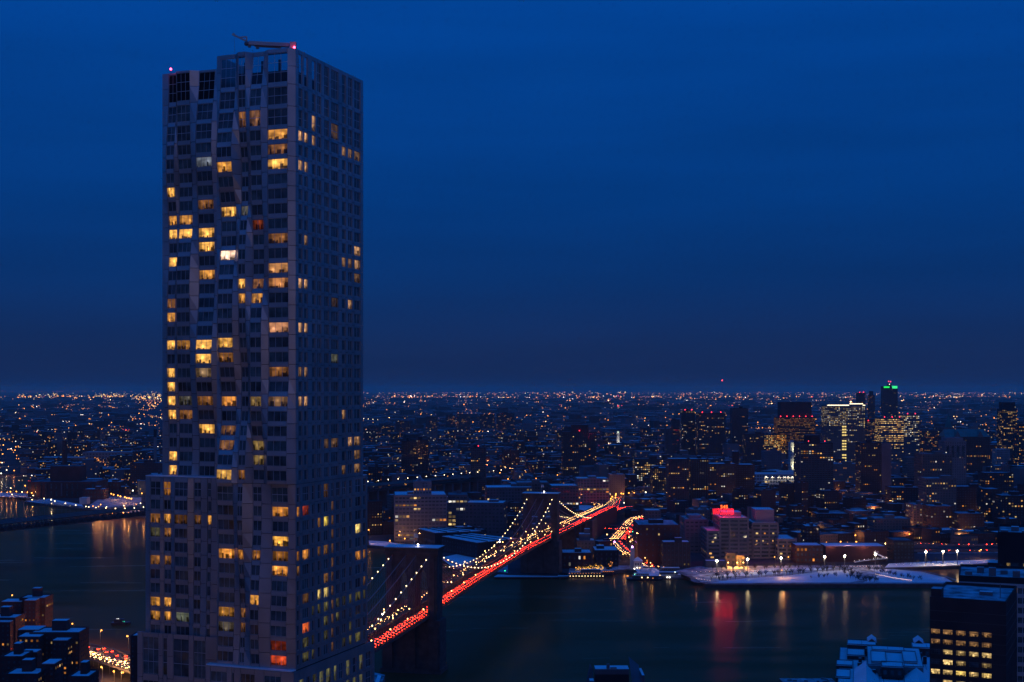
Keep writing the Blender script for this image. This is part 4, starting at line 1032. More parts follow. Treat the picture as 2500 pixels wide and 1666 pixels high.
# small snowy roof beside the steel tower
sr = empty('low_roof', 'small bright snowy roof peeping out beside the foot of the steel tower', 'building')
zq = 55
def flat2(p, z, th, wall, top, nm):
    b = MB(); pts = [gp(a, c, z) for a, c in p]; b.prism(pts, z - th, z, wall, top=top); b.build(nm, sr)
flat2([(905, 1700), (925, 1690), (940, 1648), (905, 1640)], zq, 3, 'grey', 'snowpatch', 'roof'); flat2([(908, 1690), (922, 1680), (931, 1650), (922, 1648)], zq + .5, .6, 'grey', 'snow', 'snow_bank')
b = MB(); pts = [gp(a, c, zq) for a, c in ((905, 1702), (926, 1692), (941, 1647), (905, 1638))]; b.prism(pts, 3, zq - 3, 'brick2'); b.build('wall', sr)

# ------------------------------------------------------------------ unseen office blocks added to warm and shade the tower (mirrored in its glass)
ob, obr = MB(), random.Random(31)
spots = [(-62, -60, 44, 40, 196), (0, -46, 60, 50, 184), (66, -60, 44, 40, 214), (-130, -40, 50, 44, 168), (-190, 10, 46, 40, 132), (-250, 70, 50, 46, 118), (-310, 20, 60, 50, 150), (-240, -60, 54, 46, 186), (-150, -130, 50, 50, 228), (-40, -150, 60, 50, 240),
         (60, -160, 54, 50, 205), (150, -80, 50, 50, 190), (170, 20, 44, 40, 150), (220, 110, 50, 44, 128), (260, 0, 54, 50, 176), (330, 120, 50, 50, 140), (-360, 150, 54, 50, 112), (-400, 60, 54, 50, 140), (-200, 90, 40, 36, 96), (240, -120, 60, 50, 226), (-330, -120, 60, 54, 214), (140, 90, 34, 34, 100)]
for (x, y, wx, wy, hh) in spots:
    ob.box(x, y, 3, wx, wy, hh - 3, obr.choice(('tan', 'brick2', 'grey')))
    for s_ in 'fblr':
        L = wx if s_ in 'fb' else wy; nb = int(L / 3.4); nf = int((hh - 8) / 3.9)
        for j in range(nf):
            row = obr.random() < .35
            for i in range(nb):
                if obr.random() > (.6 if row else .16): continue
                a = -L / 2 + (i + .2) * L / nb; b_ = a + 2.2; z0 = 6 + j * 3.9; z1 = z0 + 2.1; o1 = .1
                q = {'f': [(x + a, y - wy / 2 - o1), (x + b_, y - wy / 2 - o1)], 'b': [(x + b_, y + wy / 2 + o1), (x + a, y + wy / 2 + o1)], 'l': [(x - wx / 2 - o1, y + b_), (x - wx / 2 - o1, y + a)], 'r': [(x + wx / 2 + o1, y + a), (x + wx / 2 + o1, y + b_)]}[s_]
                ob.face([(*q[0], z0), (*q[1], z0), (*q[1], z1), (*q[0], z1)], 'glow', K(obr.choice((YEL, WARM, ORG, WARM)), .25 + 1.1 * obr.random()))
ob.build('unseen_office_block', label='unseen office blocks added to warm and shade the tower, lit windows glinting in its glass', cat='buildings', kind='stuff')

# ------------------------------------------------------------------ foreground housing towers, left
def housing(label, px0, px1, ytop, zt_=46, dep=16, wings=(), lp=.16, **kw):
    Y = (CZ - zt_) * F / (ytop - H); yb = H + (CZ - 3) * F / Y
    e, Wd, d, ht, Y = block('housing_tower', label, px0, px1, ytop, yb, wall='brick', roof='snow', depth=dep, fl=2.75, bay=2.9, wf=.36, hf=.42, litp=lp, litc=(YEL, WARM, ORG), group='brick housing towers at the lower left', dim=1.0, cluster=.85, bulk=[(.0, .15, .3, .35, 6)], **kw)
    for (fx, fy, w_, dp_, dh) in wings:
        b = MB(); b.box(fx * Wd, fy * d, 0, w_, dp_, ht + dh, 'brick', top='brick'); b.build('wing', e)
        s_ = MB(); s_.box(fx * Wd, fy * d, ht + dh + .01, w_ - .7, dp_ - .7, .35, 'snow'); s_.build('wing_roof', e)
        dk, lt = MB(), MB(); windows_on(w_, dp_, 1, ht + dh - .8, 2.9, 2.75, .36, .42, lp, (YEL, WARM, ORG), dk, lt, 'flr', x0=fx * Wd, y0=fy * d, cluster=.85)
        dk.build('dark_window', e, kind='stuff'); lt.build('lit_window', e, kind='stuff')
housing('brick housing tower by the river, farthest back at the lower left', 52, 115, 1463, wings=((-.75, -.3, 14, 12, -1.5), (.1, -.8, 8, 9, .4)))
housing('brick housing tower cut by the left edge with a bright snow strip', -30, 44, 1512, wings=((.2, -.6, 9, 8, -1),))
housing('wide brick housing tower with a stepped snowy roof at the lower left', 78, 200, 1548, dep=18, wings=((-.42, -.55, 13, 12, -.5), (-.62, .3, 13, 13, .8), (.2, -.7, 9, 8, -2.5)))
housing('brick housing tower with plain flat snow roof below the wide stepped one', 8, 62, 1607, wings=((.3, .7, 9, 8, 0),))
housing('lowest brick housing tower at the bottom edge, roof just in view', 18, 100, 1650, wings=((.62, .4, 7, 12, 4),))
housing('brick housing tower with a roof corner at the bottom edge left of the drive', 172, 224, 1656)
block('brick_building', 'narrow red brick building with snow edge touching the steel tower on its left', 322, 372, 1556, 1712, wall='brick', roof='snow', depth=14, fl=3, bay=3, wf=.3, hf=.4, litp=.03, bulk=[(.35, -.8, .5, .6, 0.01)])

# ------------------------------------------------------------------ named buildings on the far shore
C3 = (YEL, WARM, ORG, WHT)
B = block
# riverside lofts left of the stone bridge
e, Wd, d, ht, Y = B('loft_building', 'pale concrete loft building with a square clock turret left of the stone bridge', 954, 1092, 1211, 1322, wall='conc', roof='snow', depth=62, yaw=.10, fl=4.2, bay=4.4, wf=.74, hf=.52, litp=.13, litc=C3, grid=('conc', .9, .5), cluster=.6, bulk=[(-.1, -.1, .3, .3, 3)])
ct = MB(); ct.box(0.04 * Wd, -.2 * d, ht, 22, 20, 17, 'conc', top='conc'); o = ct.build('clock_turret', e)
tw, lt = MB(), MB(); windows_on(22, 20, ht + 1, ht + 9, 4, 4, .55, .5, .3, C3, tw, lt, 'fblr', x0=.04 * Wd, y0=-.2 * d); tw.build('dark_window', o, kind='stuff'); lt.build('lit_window', o, kind='stuff')
for (xx, yy, ax) in ((.04 * Wd + 3, -.2 * d - 10.2, 'x'), (.04 * Wd - 11.2, -.2 * d, 'y')):
    cf = MB(); n = 20; k = []
    for i in range(n): 
        a = 2 * pi * i / n; k.append((xx + 3.4 * cos(a), yy, ht + 12.6 + 3.4 * sin(a)) if ax == 'x' else (xx, yy - 3.4 * cos(a), ht + 12.6 + 3.4 * sin(a)))
    cf.face(k, 'grey'); cf.bar((k[0][0], k[0][1], k[0][2]), (k[10][0], k[10][1], k[10][2]), .3, 'white'); cf.bar((k[5][0], k[5][1], k[5][2]), (k[15][0], k[15][1], k[15][2]), .3, 'white'); cf.build('clock_face', o)
pr = MB(); pr.v = [(.04 * Wd - 8, -.2 * d - 7, ht + 17), (.04 * Wd + 2, -.2 * d - 7, ht + 17), (.04 * Wd + 2, -.2 * d + 7, ht + 17), (.04 * Wd - 8, -.2 * d + 7, ht + 17), (.04 * Wd - 3, -.2 * d, ht + 24)]
pr.f = [(0, 1, 4), (1, 2, 4), (2, 3, 4), (3, 0, 4)]; pr.m = [pr.mi('snowpatch')] * 4; pr.build('pyramid_roof', o)
B('loft_building', 'loft building with nearly all its side windows lit, between the clock turret and the bridge', 1091, 1142, 1210, 1305, wall='grey', roof='snowdim', depth=42, yaw=.05, fl=4.4, bay=4.6, wf=.75, hf=.55, litp=.62, litc=(YEL, YEL, WHT), grid=('grey', .7, .4), cluster=.6, dim=1.3)
B('loft_building', 'blue-grey loft building with a row of lamps along its roof edge', 1136, 1238, 1230, 1306, wall='grey', roof='snow', depth=40, yaw=-.12, fl=4.4, bay=4.8, wf=.6, hf=.5, litp=.10, litc=C3, grid=('grey', .9, .4), cluster=.5)
for i in range(7):
    pass
B('loft_building', 'long old loft block with a snow-striped roof behind the blue-grey one', 1182, 1300, 1192, 1262, wall='grey', roof='snow', depth=50, yaw=.08, fl=4.2, bay=4.4, wf=.6, hf=.5, litp=.08, litc=C3, grid=('grey', .8, .4))
B('loft_building', 'concrete grid loft block directly behind the far stone bridge tower', 1258, 1340, 1180, 1258, wall='tan', roof='snowpatch', depth=45, yaw=.05, fl=4.2, bay=4.4, wf=.72, hf=.55, litp=.05, litc=C3, grid=('tan', .9, .5))
B('loft_building', 'concrete grid loft block just right of the far stone bridge tower', 1340, 1412, 1188, 1266, wall='tan', roof='snow', depth=45, yaw=.08, fl=4.2, bay=4.4, wf=.72, hf=.55, litp=.06, litc=C3, grid=('tan', .9, .5))
B('office_building', 'white-gridded office block with one fully lit storey above the bridge ramps', 1404, 1486, 1170, 1234, wall='tan', roof='snow', depth=44, yaw=.06, fl=4.4, bay=5, wf=.75, hf=.5, litp=.05, litc=C3, grid=('conc', .9, .4), litrows=lambda j, nf: .95 if j == nf - 4 else .05, cluster=.35)
B('industrial_building', 'plain windowless block with an eave of lettering lights behind the ramps', 1486, 1524, 1160, 1216, wall='tan', roof='snowpatch', depth=40, litp=.01, wf=.2)
# warehouses under long snowy roofs
def warehouse(label, pts_roof, z, wall='darkb', arches=True):
    P4 = [gp(a, b_, z) for a, b_ in pts_roof]; cx = sum(p[0] for p in P4) / 4; cy_ = sum(p[1] for p in P4) / 4
    e = empty('warehouse', label, 'warehouse', 'old waterfront warehouses', (cx, cy_, 3))
    L = [(x - cx, y - cy_) for x, y in P4]
    b = MB(); b.prism(L, 0, z - 3, wall); b.build('wall', e)
    s_ = MB(); s_.prism([(x * .985, y * .985) for x, y in L], z - 2.99, z - 2.6, 'snow'); s_.build('roof', e)
    f = MB()
    for k in (1, 2, 3):
        t = k / 4; a = (L[0][0] + (L[3][0] - L[0][0]) * t, L[0][1] + (L[3][1] - L[0][1]) * t, z - 2.3); c = (L[1][0] + (L[2][0] - L[1][0]) * t, L[1][1] + (L[2][1] - L[1][1]) * t, z - 2.3)
        f.bar(a, c, 1.0, wall)
    f.build('fire_wall', e); LANDM.append((cx, cy_, 60))
    d2 = MB(); n = 14
    for j in range(3):
        for i in range(n):
            t0, t1 = (i + .3) / n, (i + .7) / n; a, c = L[0], L[1]
            nx, ny = (c[1] - a[1]), -(c[0] - a[0]); q = sqrt(nx * nx + ny * ny); nx, ny = nx / q * .08, ny / q * .08
            z0 = 2 + j * (z - 6) / 3; d2.face([(a[0] + (c[0] - a[0]) * t0 + nx, a[1] + (c[1] - a[1]) * t0 + ny, z0), (a[0] + (c[0] - a[0]) * t1 + nx, a[1] + (c[1] - a[1]) * t1 + ny, z0), (a[0] + (c[0] - a[0]) * t1 + nx, a[1] + (c[1] - a[1]) * t1 + ny, z0 + 2.6), (a[0] + (c[0] - a[0]) * t0 + nx, a[1] + (c[1] - a[1]) * t0 + ny, z0 + 2.6)], 'glass')
    d2.build('dark_window', e, kind='stuff')
warehouse('dark old warehouse with snowy ribbed roof, the nearer one by the bridge', [(1078, 1310), (1165, 1326), (1262, 1316), (1150, 1303)], 20)
warehouse('dark old warehouse with snowy ribbed roof, the one behind and to the left', [(1020, 1291), (1062, 1302), (1176, 1297), (1090, 1289)], 22)
# towers between the steel tower and the stone bridge
B('apartment_tower', 'dark twin-slab apartment tower standing behind the clock turret', 981, 1002, 1077, 1206, wall='darkb', depth=30, bay=3.4, fl=3, litp=.07, litc=C3, dim=.7)
B('apartment_tower', 'dark wide apartment tower just right of the twin-slab one', 1002, 1046, 1074, 1206, wall='darkb', depth=34, bay=3.6, fl=3, litp=.10, litc=C3, dim=.8)
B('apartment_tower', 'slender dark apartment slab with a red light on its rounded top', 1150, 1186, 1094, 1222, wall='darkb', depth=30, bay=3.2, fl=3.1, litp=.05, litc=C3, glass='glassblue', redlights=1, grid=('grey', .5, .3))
for (a, b_, yt, yb, lab) in ((900, 935, 1141, 1202, 'dark brick apartment block nearest the steel tower edge'), (938, 976, 1145, 1206, 'dark brick apartment block left of the twin-slab tower'), (897, 930, 1044, 1078, 'reddish apartment slab far behind, next to the steel tower'),
                             (932, 962, 1040, 1076, 'pale-fronted apartment slab far behind with a lit ground floor'), (966, 1000, 1030, 1070, 'reddish apartment slab in the far row above the twin-slab tower'), (1040, 1068, 1018, 1060, 'slim far apartment slab left of the paired ones'),
                             (1088, 1112, 1014, 1052, 'left one of two paired far apartment slabs'), (1114, 1148, 1012, 1054, 'right one of two paired far apartment slabs'), (1172, 1208, 1013, 1055, 'reddish far apartment slab above the lit expressway'), (1212, 1256, 1010, 1060, 'wide dark far apartment slab above the lit expressway')):
    B('apartment_block', lab, a, b_, yt, yb, wall=random.choice(('brick', 'brick2', 'darkb')), roof='snowdim', depth=24, bay=4, fl=3.2, litp=.10, litc=(ORG, WARM, YEL), dim=.6)
B('apartment_tower', 'big brown apartment tower with stepped green-edged top, left of the lit column', 1372, 1456, 1056, 1176, wall='brick2', depth=42, bay=4, fl=3.1, litp=.11, litc=C3, bulk=[(.02, 0, .5, .6, 15)], dim=.9, redlights=1)
# lit memorial column
mon = empty('memorial_column', 'tall pale floodlit memorial column standing in the dark park', 'monument', loc=(*gp(1509, 1092, 3), 3))
Ym = gp(1509, 1092, 3)[1]; hm = zat(1056, Ym) - 3
b = MB(); n = 12
for k in range(n):
    a0, a1 = 2 * pi * k / n, 2 * pi * (k + 1) / n; r0, r1 = 5.2, 4.2
    b.face([(r0 * cos(a0), r0 * sin(a0), 3), (r0 * cos(a1), r0 * sin(a1), 3), (r1 * cos(a1), r1 * sin(a1), hm * .88), (r1 * cos(a0), r1 * sin(a0), hm * .88)], 'white')
b.box(0, 0, 0, 16, 16, 3, 'conc'); b.build('shaft', mon)
b = MB(); b.box(0, 0, hm * .88, 12, 12, 3, 'white', bottom=True); b.globe(0, 0, hm * .88 + 6, 3.4, 'glow', K((.85, 1, .75), .9)); b.build('lantern', mon)
for (x, y) in ((-16, -16), (16, -16), (0, -22)):
    L = bpy.data.lights.new('spot_light', 'SPOT'); L.energy = 30000; L.color = (1, .95, .75); L.spot_size = radians(55); L.shadow_soft_size = 1
    o = bpy.data.objects.new('floodlight', L); COL.objects.link(o); o.parent = mon; o.location = (x, y, 2); v = mathutils.Vector((-x, -y, hm * .5)); o.rotation_euler = v.to_track_quat('-Z', 'Y').to_euler()
e, *_ = B('armoury_hall', 'long far hall under a broad bright snowy roof, above the memorial column', 1500, 1544, 1018, 1028, wall='darkb', roof='snow', depth=160, wins=False, bulk=[(0, 0, .6, .8, 6)])
# downtown towers
B('apartment_tower', 'slender pale-gridded tower with a red-lit top right of the memorial column', 1624, 1640, 1050, 1128, wall='darkb', depth=26, bay=3.4, fl=3.1, litp=.02, litc=C3, grid=('conc', .5, .25))
B('apartment_tower', 'dark tower glued to the slender pale-gridded one, rusty red crown', 1640, 1659, 1026, 1128, wall='brick2', depth=28, bay=3.2, fl=3.2, litp=.06, litc=(ORG, RED, WARM), dim=.5)
B('apartment_tower', 'dark tower with a strip of reddish lights on its crown', 1664, 1696, 1004, 1122, wall='darkb', depth=30, bay=3.6, fl=3.2, litp=.13, litc=C3, dim=.8, redlights=2, litrows=lambda j, nf: .9 if j == nf - 1 else .1)
B('apartment_tower', 'wide dark tower with three red roof lights and scattered lit windows', 1702, 1770, 1010, 1124, wall='brick2', depth=36, bay=4, fl=3.2, litp=.13, litc=C3, redlights=3, dim=.9)
B('apartment_tower', 'left half of the big dark slab pair above the neon sign, snowy roof line', 1630, 1680, 1122, 1256, wall='darkb', roof='snow', depth=36, bay=3.4, fl=3, litp=.10, litc=C3, grid=('grey', .4, .2), cluster=.7)
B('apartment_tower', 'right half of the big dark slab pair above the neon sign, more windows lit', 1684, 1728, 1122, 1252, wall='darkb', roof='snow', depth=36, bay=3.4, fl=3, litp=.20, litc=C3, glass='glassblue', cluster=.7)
B('office_building', 'brightly lit office block with a glaring white roof strip, below the memorial column', 1549, 1618, 1122, 1192, wall='brick2', depth=40, bay=3.6, fl=3.8, wf=.6, litp=.42, litc=(YEL, WHT, WARM), dim=1.1, cluster=.5)
B('office_building', 'dim brick office block overlapping the brightly lit one', 1592, 1630, 1144, 1220, wall='darkb', roof='snow', depth=34, bay=3.4, fl=3.6, litp=.22, litc=(YEL, WARM), dim=.7)
B('apartment_building', 'brown apartment block with snowy roof right of the dark pair', 1730, 1796, 1134, 1232, wall='brick2', roof='snow', depth=40, bay=3.8, fl=3.2, litp=.12, litc=C3, dim=.7)
B('apartment_building', 'dark apartment block with a tall chimney-like bulkhead beside the brown one', 1790, 1840, 1136, 1226, wall='darkb', roof='snow', depth=40, bay=3.8, fl=3.2, litp=.05, litc=C3, dim=.6, bulk=[(-.35, 0, .3, .3, 22)])
B('apartment_tower', 'slim striped dark tower behind, with no lit top', 1786, 1825, 998, 1120, wall='darkb', depth=32, bay=3, fl=3.2, litp=.04, litc=(WHT, ORG), grid=('grey', .5, .4), dim=.7)
B('office_tower', 'red-brown office tower with a pillared crown and six red roof lights', 1896, 1988, 1020, 1128, wall='brick', depth=50, bay=3.2, fl=3.6, wf=.42, hf=.45, litp=.75, litc=(ORG, WARM), dim=.42, bulk=[(0, 0, .82, .8, 40)], redlights=6, cluster=.8)
B('office_building', 'curved-fronted office block with bright yellow storeys', 1864, 1918, 1062, 1128, wall='brick', depth=40, bay=3, fl=3.8, wf=.66, litp=.7, litc=(YEL, WARM, ORG), dim=1.1, cluster=.4, litrows=lambda j, nf: .95 if j > nf - 8 else .3)
B('office_building', 'banded brick office block with one lit stair column, left of the curved one', 1818, 1864, 1060, 1146, wall='brick', roof='snowdim', depth=40, bay=3.4, fl=3.6, litp=.09, litc=(WARM, YEL), dim=.8)
B('office_building', 'plain grey block in front of the curved yellow-lit one', 1864, 1906, 1103, 1160, wall='grey', roof='snowdim', depth=34, litp=.02, wf=.6, hf=.35)
ch, Wd, d, ht, Y = B('floodlit_tower', 'pale stone tower floodlit greenish white on its upper storeys', 1929, 1949, 1082, 1180, wall='white', roof='snowdim', depth=22, bay=4, fl=6, wf=.3, litp=.05, litc=(WARM,))
for (z, pw) in ((ht * .34, 8e4), (ht * .78, 6e4)):
    L = bpy.data.lights.new('floodlight', 'SPOT'); L.energy = pw; L.color = (1, .95, .55); L.spot_size = radians(80); L.spot_blend = .8; L.shadow_soft_size = 1.2
    o = bpy.data.objects.new('floodlight', L); COL.objects.link(o); o.parent = ch; o.location = (4, -d / 2 - 16, z); o.rotation_euler = (radians(115), 0, 0)
B('apartment_tower', 'tall dark blue apartment tower with vertical pale fins and a square bulkhead', 1950, 2030, 1083, 1250, wall='darkb', roof='snowdim', depth=46, bay=4.2, fl=3.1, wf=.6, litp=.12, litc=C3, grid=('grey', .5, .4), glass='glassblue', bulk=[(-.05, 0, .4, .5, 12)], redlights=2, cluster=.6)
of, Wd, d, ht, Y = B('office_tower', 'wide office tower with a glowing roof line and one lit stair column', 2016, 2108, 992, 1146, wall='grey', depth=60, bay=3.6, fl=3.8, wf=.5, hf=.5, litp=.3, litc=(YEL, YEL, WHT), grid=('grey', .45, .3), dim=.75, cluster=.6, litrows=lambda j, nf: .72 if j > nf * .68 else .14)
g_ = MB(); zt = ht + 2.2
for (a, b_, dz) in ((-Wd / 2, Wd * .07, 0), (Wd * .09, Wd * .44, 3.2), (Wd * .44, Wd / 2, 0)): g_.bar((a, -d / 2 - .5, zt + dz), (b_, -d / 2 - .5, zt + dz), 1.6, 'glow', c=K((1, .80, .52), 3))
g_.octa(Wd * .12, -d / 2, zt + 8, 2.2, 'glow', K((1, .5, .2), 6)); g_.build('roof_light_line', of, kind='stuff')
g_ = MB()
for j in range(14):
    if j % 5 != 4:
        for i in (0, 1): g_.face([(-Wd * .11 + i * 5.2, -d / 2 - .9, ht * .08 + j * ht * .045), (-Wd * .11 + i * 5.2 + 4.4, -d / 2 - .9, ht * .08 + j * ht * .045), (-Wd * .11 + i * 5.2 + 4.4, -d / 2 - .9, ht * .08 + j * ht * .045 + 3), (-Wd * .11 + i * 5.2, -d / 2 - .9, ht * .08 + j * ht * .045 + 3)], 'glow', K((1, .72, .22), 1.2))
g_.build('lit_stair_window', of, kind='stuff')
B('office_building', 'pinkish stone block with small regular windows, below the roof-lit office tower', 2030, 2093, 1134, 1196, wall='tan', roof='snowpatch', depth=46, bay=3.8, fl=3.8, wf=.4, litp=.16, litc=C3, dim=.6)
fl_, Wd, d, ht, Y = B('public_building', 'low white building with seven floodlights washing down its upper wall', 1832, 1948, 1158, 1196, wall='white', roof='snow', depth=40, fl=5, bay=5, wf=.7, litp=.06, litc=(YEL,), bulk=[(.3, .2, .4, .4, 4)], litrows=lambda j, nf: .55 if j == 2 else .05)
for fx in (-.19, -.06, .08, .20, .28, .36, .44):
    L = bpy.data.lights.new('wall_light', 'SPOT'); L.energy = 7000; L.color = (1, .88, .62); L.spot_size = radians(75); L.spot_blend = .5; L.shadow_soft_size = .6
    o = bpy.data.objects.new('wall_light', L); COL.objects.link(o); o.parent = fl_; o.location = (fx * Wd, -d / 2 - 2.2, ht - 1.5); o.rotation_euler = (radians(12), 0, 0)
B('apartment_tower', 'very dark apartment tower with blank side wall, in front of the yellow-lit offices', 2098, 2148, 1082, 1222, wall='darkb', roof='snowdim', depth=36, bay=3.2, fl=3, litp=.10, litc=(YEL, ORG), dim=.8)
B('apartment_tower', 'plain blank grey slab joined to the very dark apartment tower', 2149, 2172, 1084, 1222, wall='grey', roof='snowdim', depth=34, wins=False)
bk, Wd, d, ht, Y = B('bank_tower', 'tallest distant tower, dark with a bright green-lit crown', 2155, 2190, 944, 1080, wall='darkb', depth=30, bay=3, fl=4, litp=.03, litc=(YEL,), grid=('grey', .5, .3), dim=.6, bulk=[(0, 0, .3, .3, 8)])
g_ = MB(); g_.box(-Wd * .27, 0, ht - 5, Wd * .40, d + 1, 5.5, 'glow', c=K((.02, 1, .12), 1.1)); g_.box(Wd * .3, 0, ht - 7, Wd * .36, d + 1, 9, 'glow', c=K((.05, 1, .30), 1.1)); g_.build('green_crown_light', bk, kind='stuff')
g_ = MB(); g_.octa(-4, -6, ht + 18, 2.2, 'glow', K((1, .05, .1), 4)); g_.octa(3, -6, ht + 17, 2.2, 'glow', K((1, .05, .1), 4)); g_.octa(-2, -10, ht + 8, 1.8, 'glow', K(WHT, 3)); g_.bar((0, 0, ht), (0, 0, ht + 18), .8, 'steelgrey'); g_.build('aerial_light', bk, kind='stuff')
B('office_tower', 'broad office tower glowing yellow on most storeys, below the green-crowned one', 2147, 2202, 1022, 1150, wall='grey', depth=50, bay=3, fl=4, wf=.82, hf=.42, litp=.5, litc=(YEL, WARM), grid=('grey', .5, .3), dim=1.15, cluster=.35, litrows=lambda j, nf: .92 if j > nf * .45 and j % 5 != 0 else .12, redlights=3)
B('office_tower', 'office tower half as wide, attached right of the broad yellow-glowing one', 2203, 2241, 1014, 1150, wall='grey', depth=44, bay=3.4, fl=4, wf=.66, hf=.42, litp=.5, litc=(YEL, WHT), dim=.9, cluster=.45, litrows=lambda j, nf: .75 if j > nf * .6 else .12, redlights=2)
B('office_building', 'mid-height tower with white pillared crown left of the yellow-glowing offices', 2109, 2146, 1030, 1112, wall='brick2', depth=34, bay=3.4, fl=3.8, litp=.4, litc=(ORG, WARM, YEL), dim=.6, bulk=[(0, 0, .95, .9, 8)], redlights=2)
B('office_tower', 'dark far tower with two red lights on the horizon left of the green crown', 2093, 2112, 960, 1060, wall='darkb', depth=30, bay=5, fl=5, litp=.10, litc=(ORG,), dim=.5, redlights=2)
B('clock_tower', 'dark domed far tower on the horizon left of the green crown', 2121, 2135, 966, 1060, wall='darkb', depth=26, bay=5, fl=5, litp=.14, litc=(ORG, WARM), dim=.5, bulk=[(0, 0, .6, .6, 18)])
B('office_building', 'brownish mid-rise block right of the yellow-glowing offices', 2244, 2300, 1052, 1120, wall='brick2', depth=40, bay=3.6, fl=3.8, litp=.3, litc=(YEL, ORG), dim=.75)
# courthouse with copper roofs
chs, Wd, d, ht, Y = B('courthouse', 'dark courthouse with steep green copper roofs and a lit row of windows', 2302, 2413, 1068, 1160, wall='brick', roof='snowdim', depth=50, bay=4, fl=4.2, wf=.4, litp=.16, litc=(YEL, ORG), dim=1.0, litrows=lambda j, nf: .8 if j == nf // 2 else .12, bulk=[])
g_ = MB()
g_.face([(-Wd / 2, -d / 2, ht), (Wd / 2, -d / 2, ht), (Wd / 2 - 6, 0, ht + 17), (-Wd / 2 + 6, 0, ht + 17)], 'copper'); g_.face([(Wd / 2, d / 2, ht), (-Wd / 2, d / 2, ht), (-Wd / 2 + 6, 0, ht + 17), (Wd / 2 - 6, 0, ht + 17)], 'copper')
g_.face([(-Wd / 2, d / 2, ht), (-Wd / 2, -d / 2, ht), (-Wd / 2 + 6, 0, ht + 17)], 'copper'); g_.face([(Wd / 2, -d / 2, ht), (Wd / 2, d / 2, ht), (Wd / 2 - 6, 0, ht + 17)], 'copper'); g_.build('copper_roof', chs)
for fx in (-.22, .28):
    g_ = MB(); x = fx * Wd; g_.face([(x - 7, -d / 2 - .5, ht), (x + 7, -d / 2 - .5, ht), (x, -d / 2 - .5, ht + 14)], 'tan'); g_.face([(x - 7, -d / 2 - .5, ht), (x, -d / 2 - .5, ht + 14), (x, 0, ht + 14)], 'copper'); g_.face([(x + 7, -d / 2 - .5, ht), (x, 0, ht + 14), (x, -d / 2 - .5, ht + 14)], 'copper'); g_.build('gable', chs)
bh, Wd, d, ht, Y = B('town_hall', 'town hall with a pointed green copper cupola behind the courthouse', 2305, 2330, 1045, 1120, wall='tan', roof='snowdim', depth=30, litp=.02, bulk=[])
g_ = MB(); n = 8
for k in range(n):
    a0, a1 = 2 * pi * k / n, 2 * pi * (k + 1) / n; g_.face([(10 * cos(a0), 10 * sin(a0), ht), (10 * cos(a1), 10 * sin(a1), ht), (0, 0, ht + 42)], 'copper')
g_.build('cupola', bh)
gt, Wd, d, ht, Y = B('gothic_tower', 'pale gothic office tower with tall arched top windows, in front of the courthouse', 2303, 2354, 1078, 1216, wall='conc', roof='snowdim', depth=34, bay=4, fl=4, wf=.36, litp=.03, litc=C3, grid=('conc', .7, .5), bulk=[(0, 0, .8, .8, 6)])
g_ = MB()
for k in range(4): g_.box(-Wd * .36 + k * Wd * .24, -d / 2 - .6, ht - 27, Wd * .13, .1, 19, 'glass')
g_.build('arched_window', gt, kind='stuff')
B('office_building', 'pale arcaded office block stepping down left of the gothic tower', 2247, 2319, 1110, 1250, wall='tan', roof='snowdim', depth=40, bay=3.8, fl=4, wf=.42, litp=.07, litc=C3, grid=('tan', .7, .4), dim=.7)
B('office_building', 'pinkish banded office block in front of the yellow-glowing tower', 2212, 2248, 1118, 1190, wall='tan', roof='snowdim', depth=34, fl=4, bay=4, wf=.8, hf=.35, litp=.02, litc=C3)
B('apartment_tower', 'tall slim far-right tower with setback crown and scattered lit windows', 2443, 2480, 1000, 1140, wall='darkb', depth=34, bay=3.6, fl=3.8, litp=.34, litc=(YEL, WARM), dim=.9, bulk=[(0, 0, .8, .8, 17)], cluster=.6)
B('apartment_tower', 'dark slab at the extreme right edge with a bright window column', 2484, 2530, 1040, 1160, wall='darkb', depth=34, bay=3.6, fl=3.8, litp=.3, litc=(YEL, ORG), dim=.9)
B('office_building', 'white-ribbed mid-rise block below the far-right slim tower', 2431, 2462, 1098, 1152, wall='conc', roof='snow', depth=30, bay=3, fl=4, litp=.04, litc=C3, grid=('white', .8, .5))
B('apartment_building', 'squat grey building with pyramid snow roof at far right', 2426, 2462, 1138, 1178, wall='grey', roof='snow', depth=26, litp=.05, litc=C3)
B('long_hall', 'long far lit hall with an illuminated colonnade, right of the green-crowned tower', 2220, 2264, 998, 1007, wall='tan', roof='snowdim', depth=60, fl=12, bay=10, wf=.6, hf=.6, litp=1, litc=((1, .75, .5),), dim=.28, bulk=[])
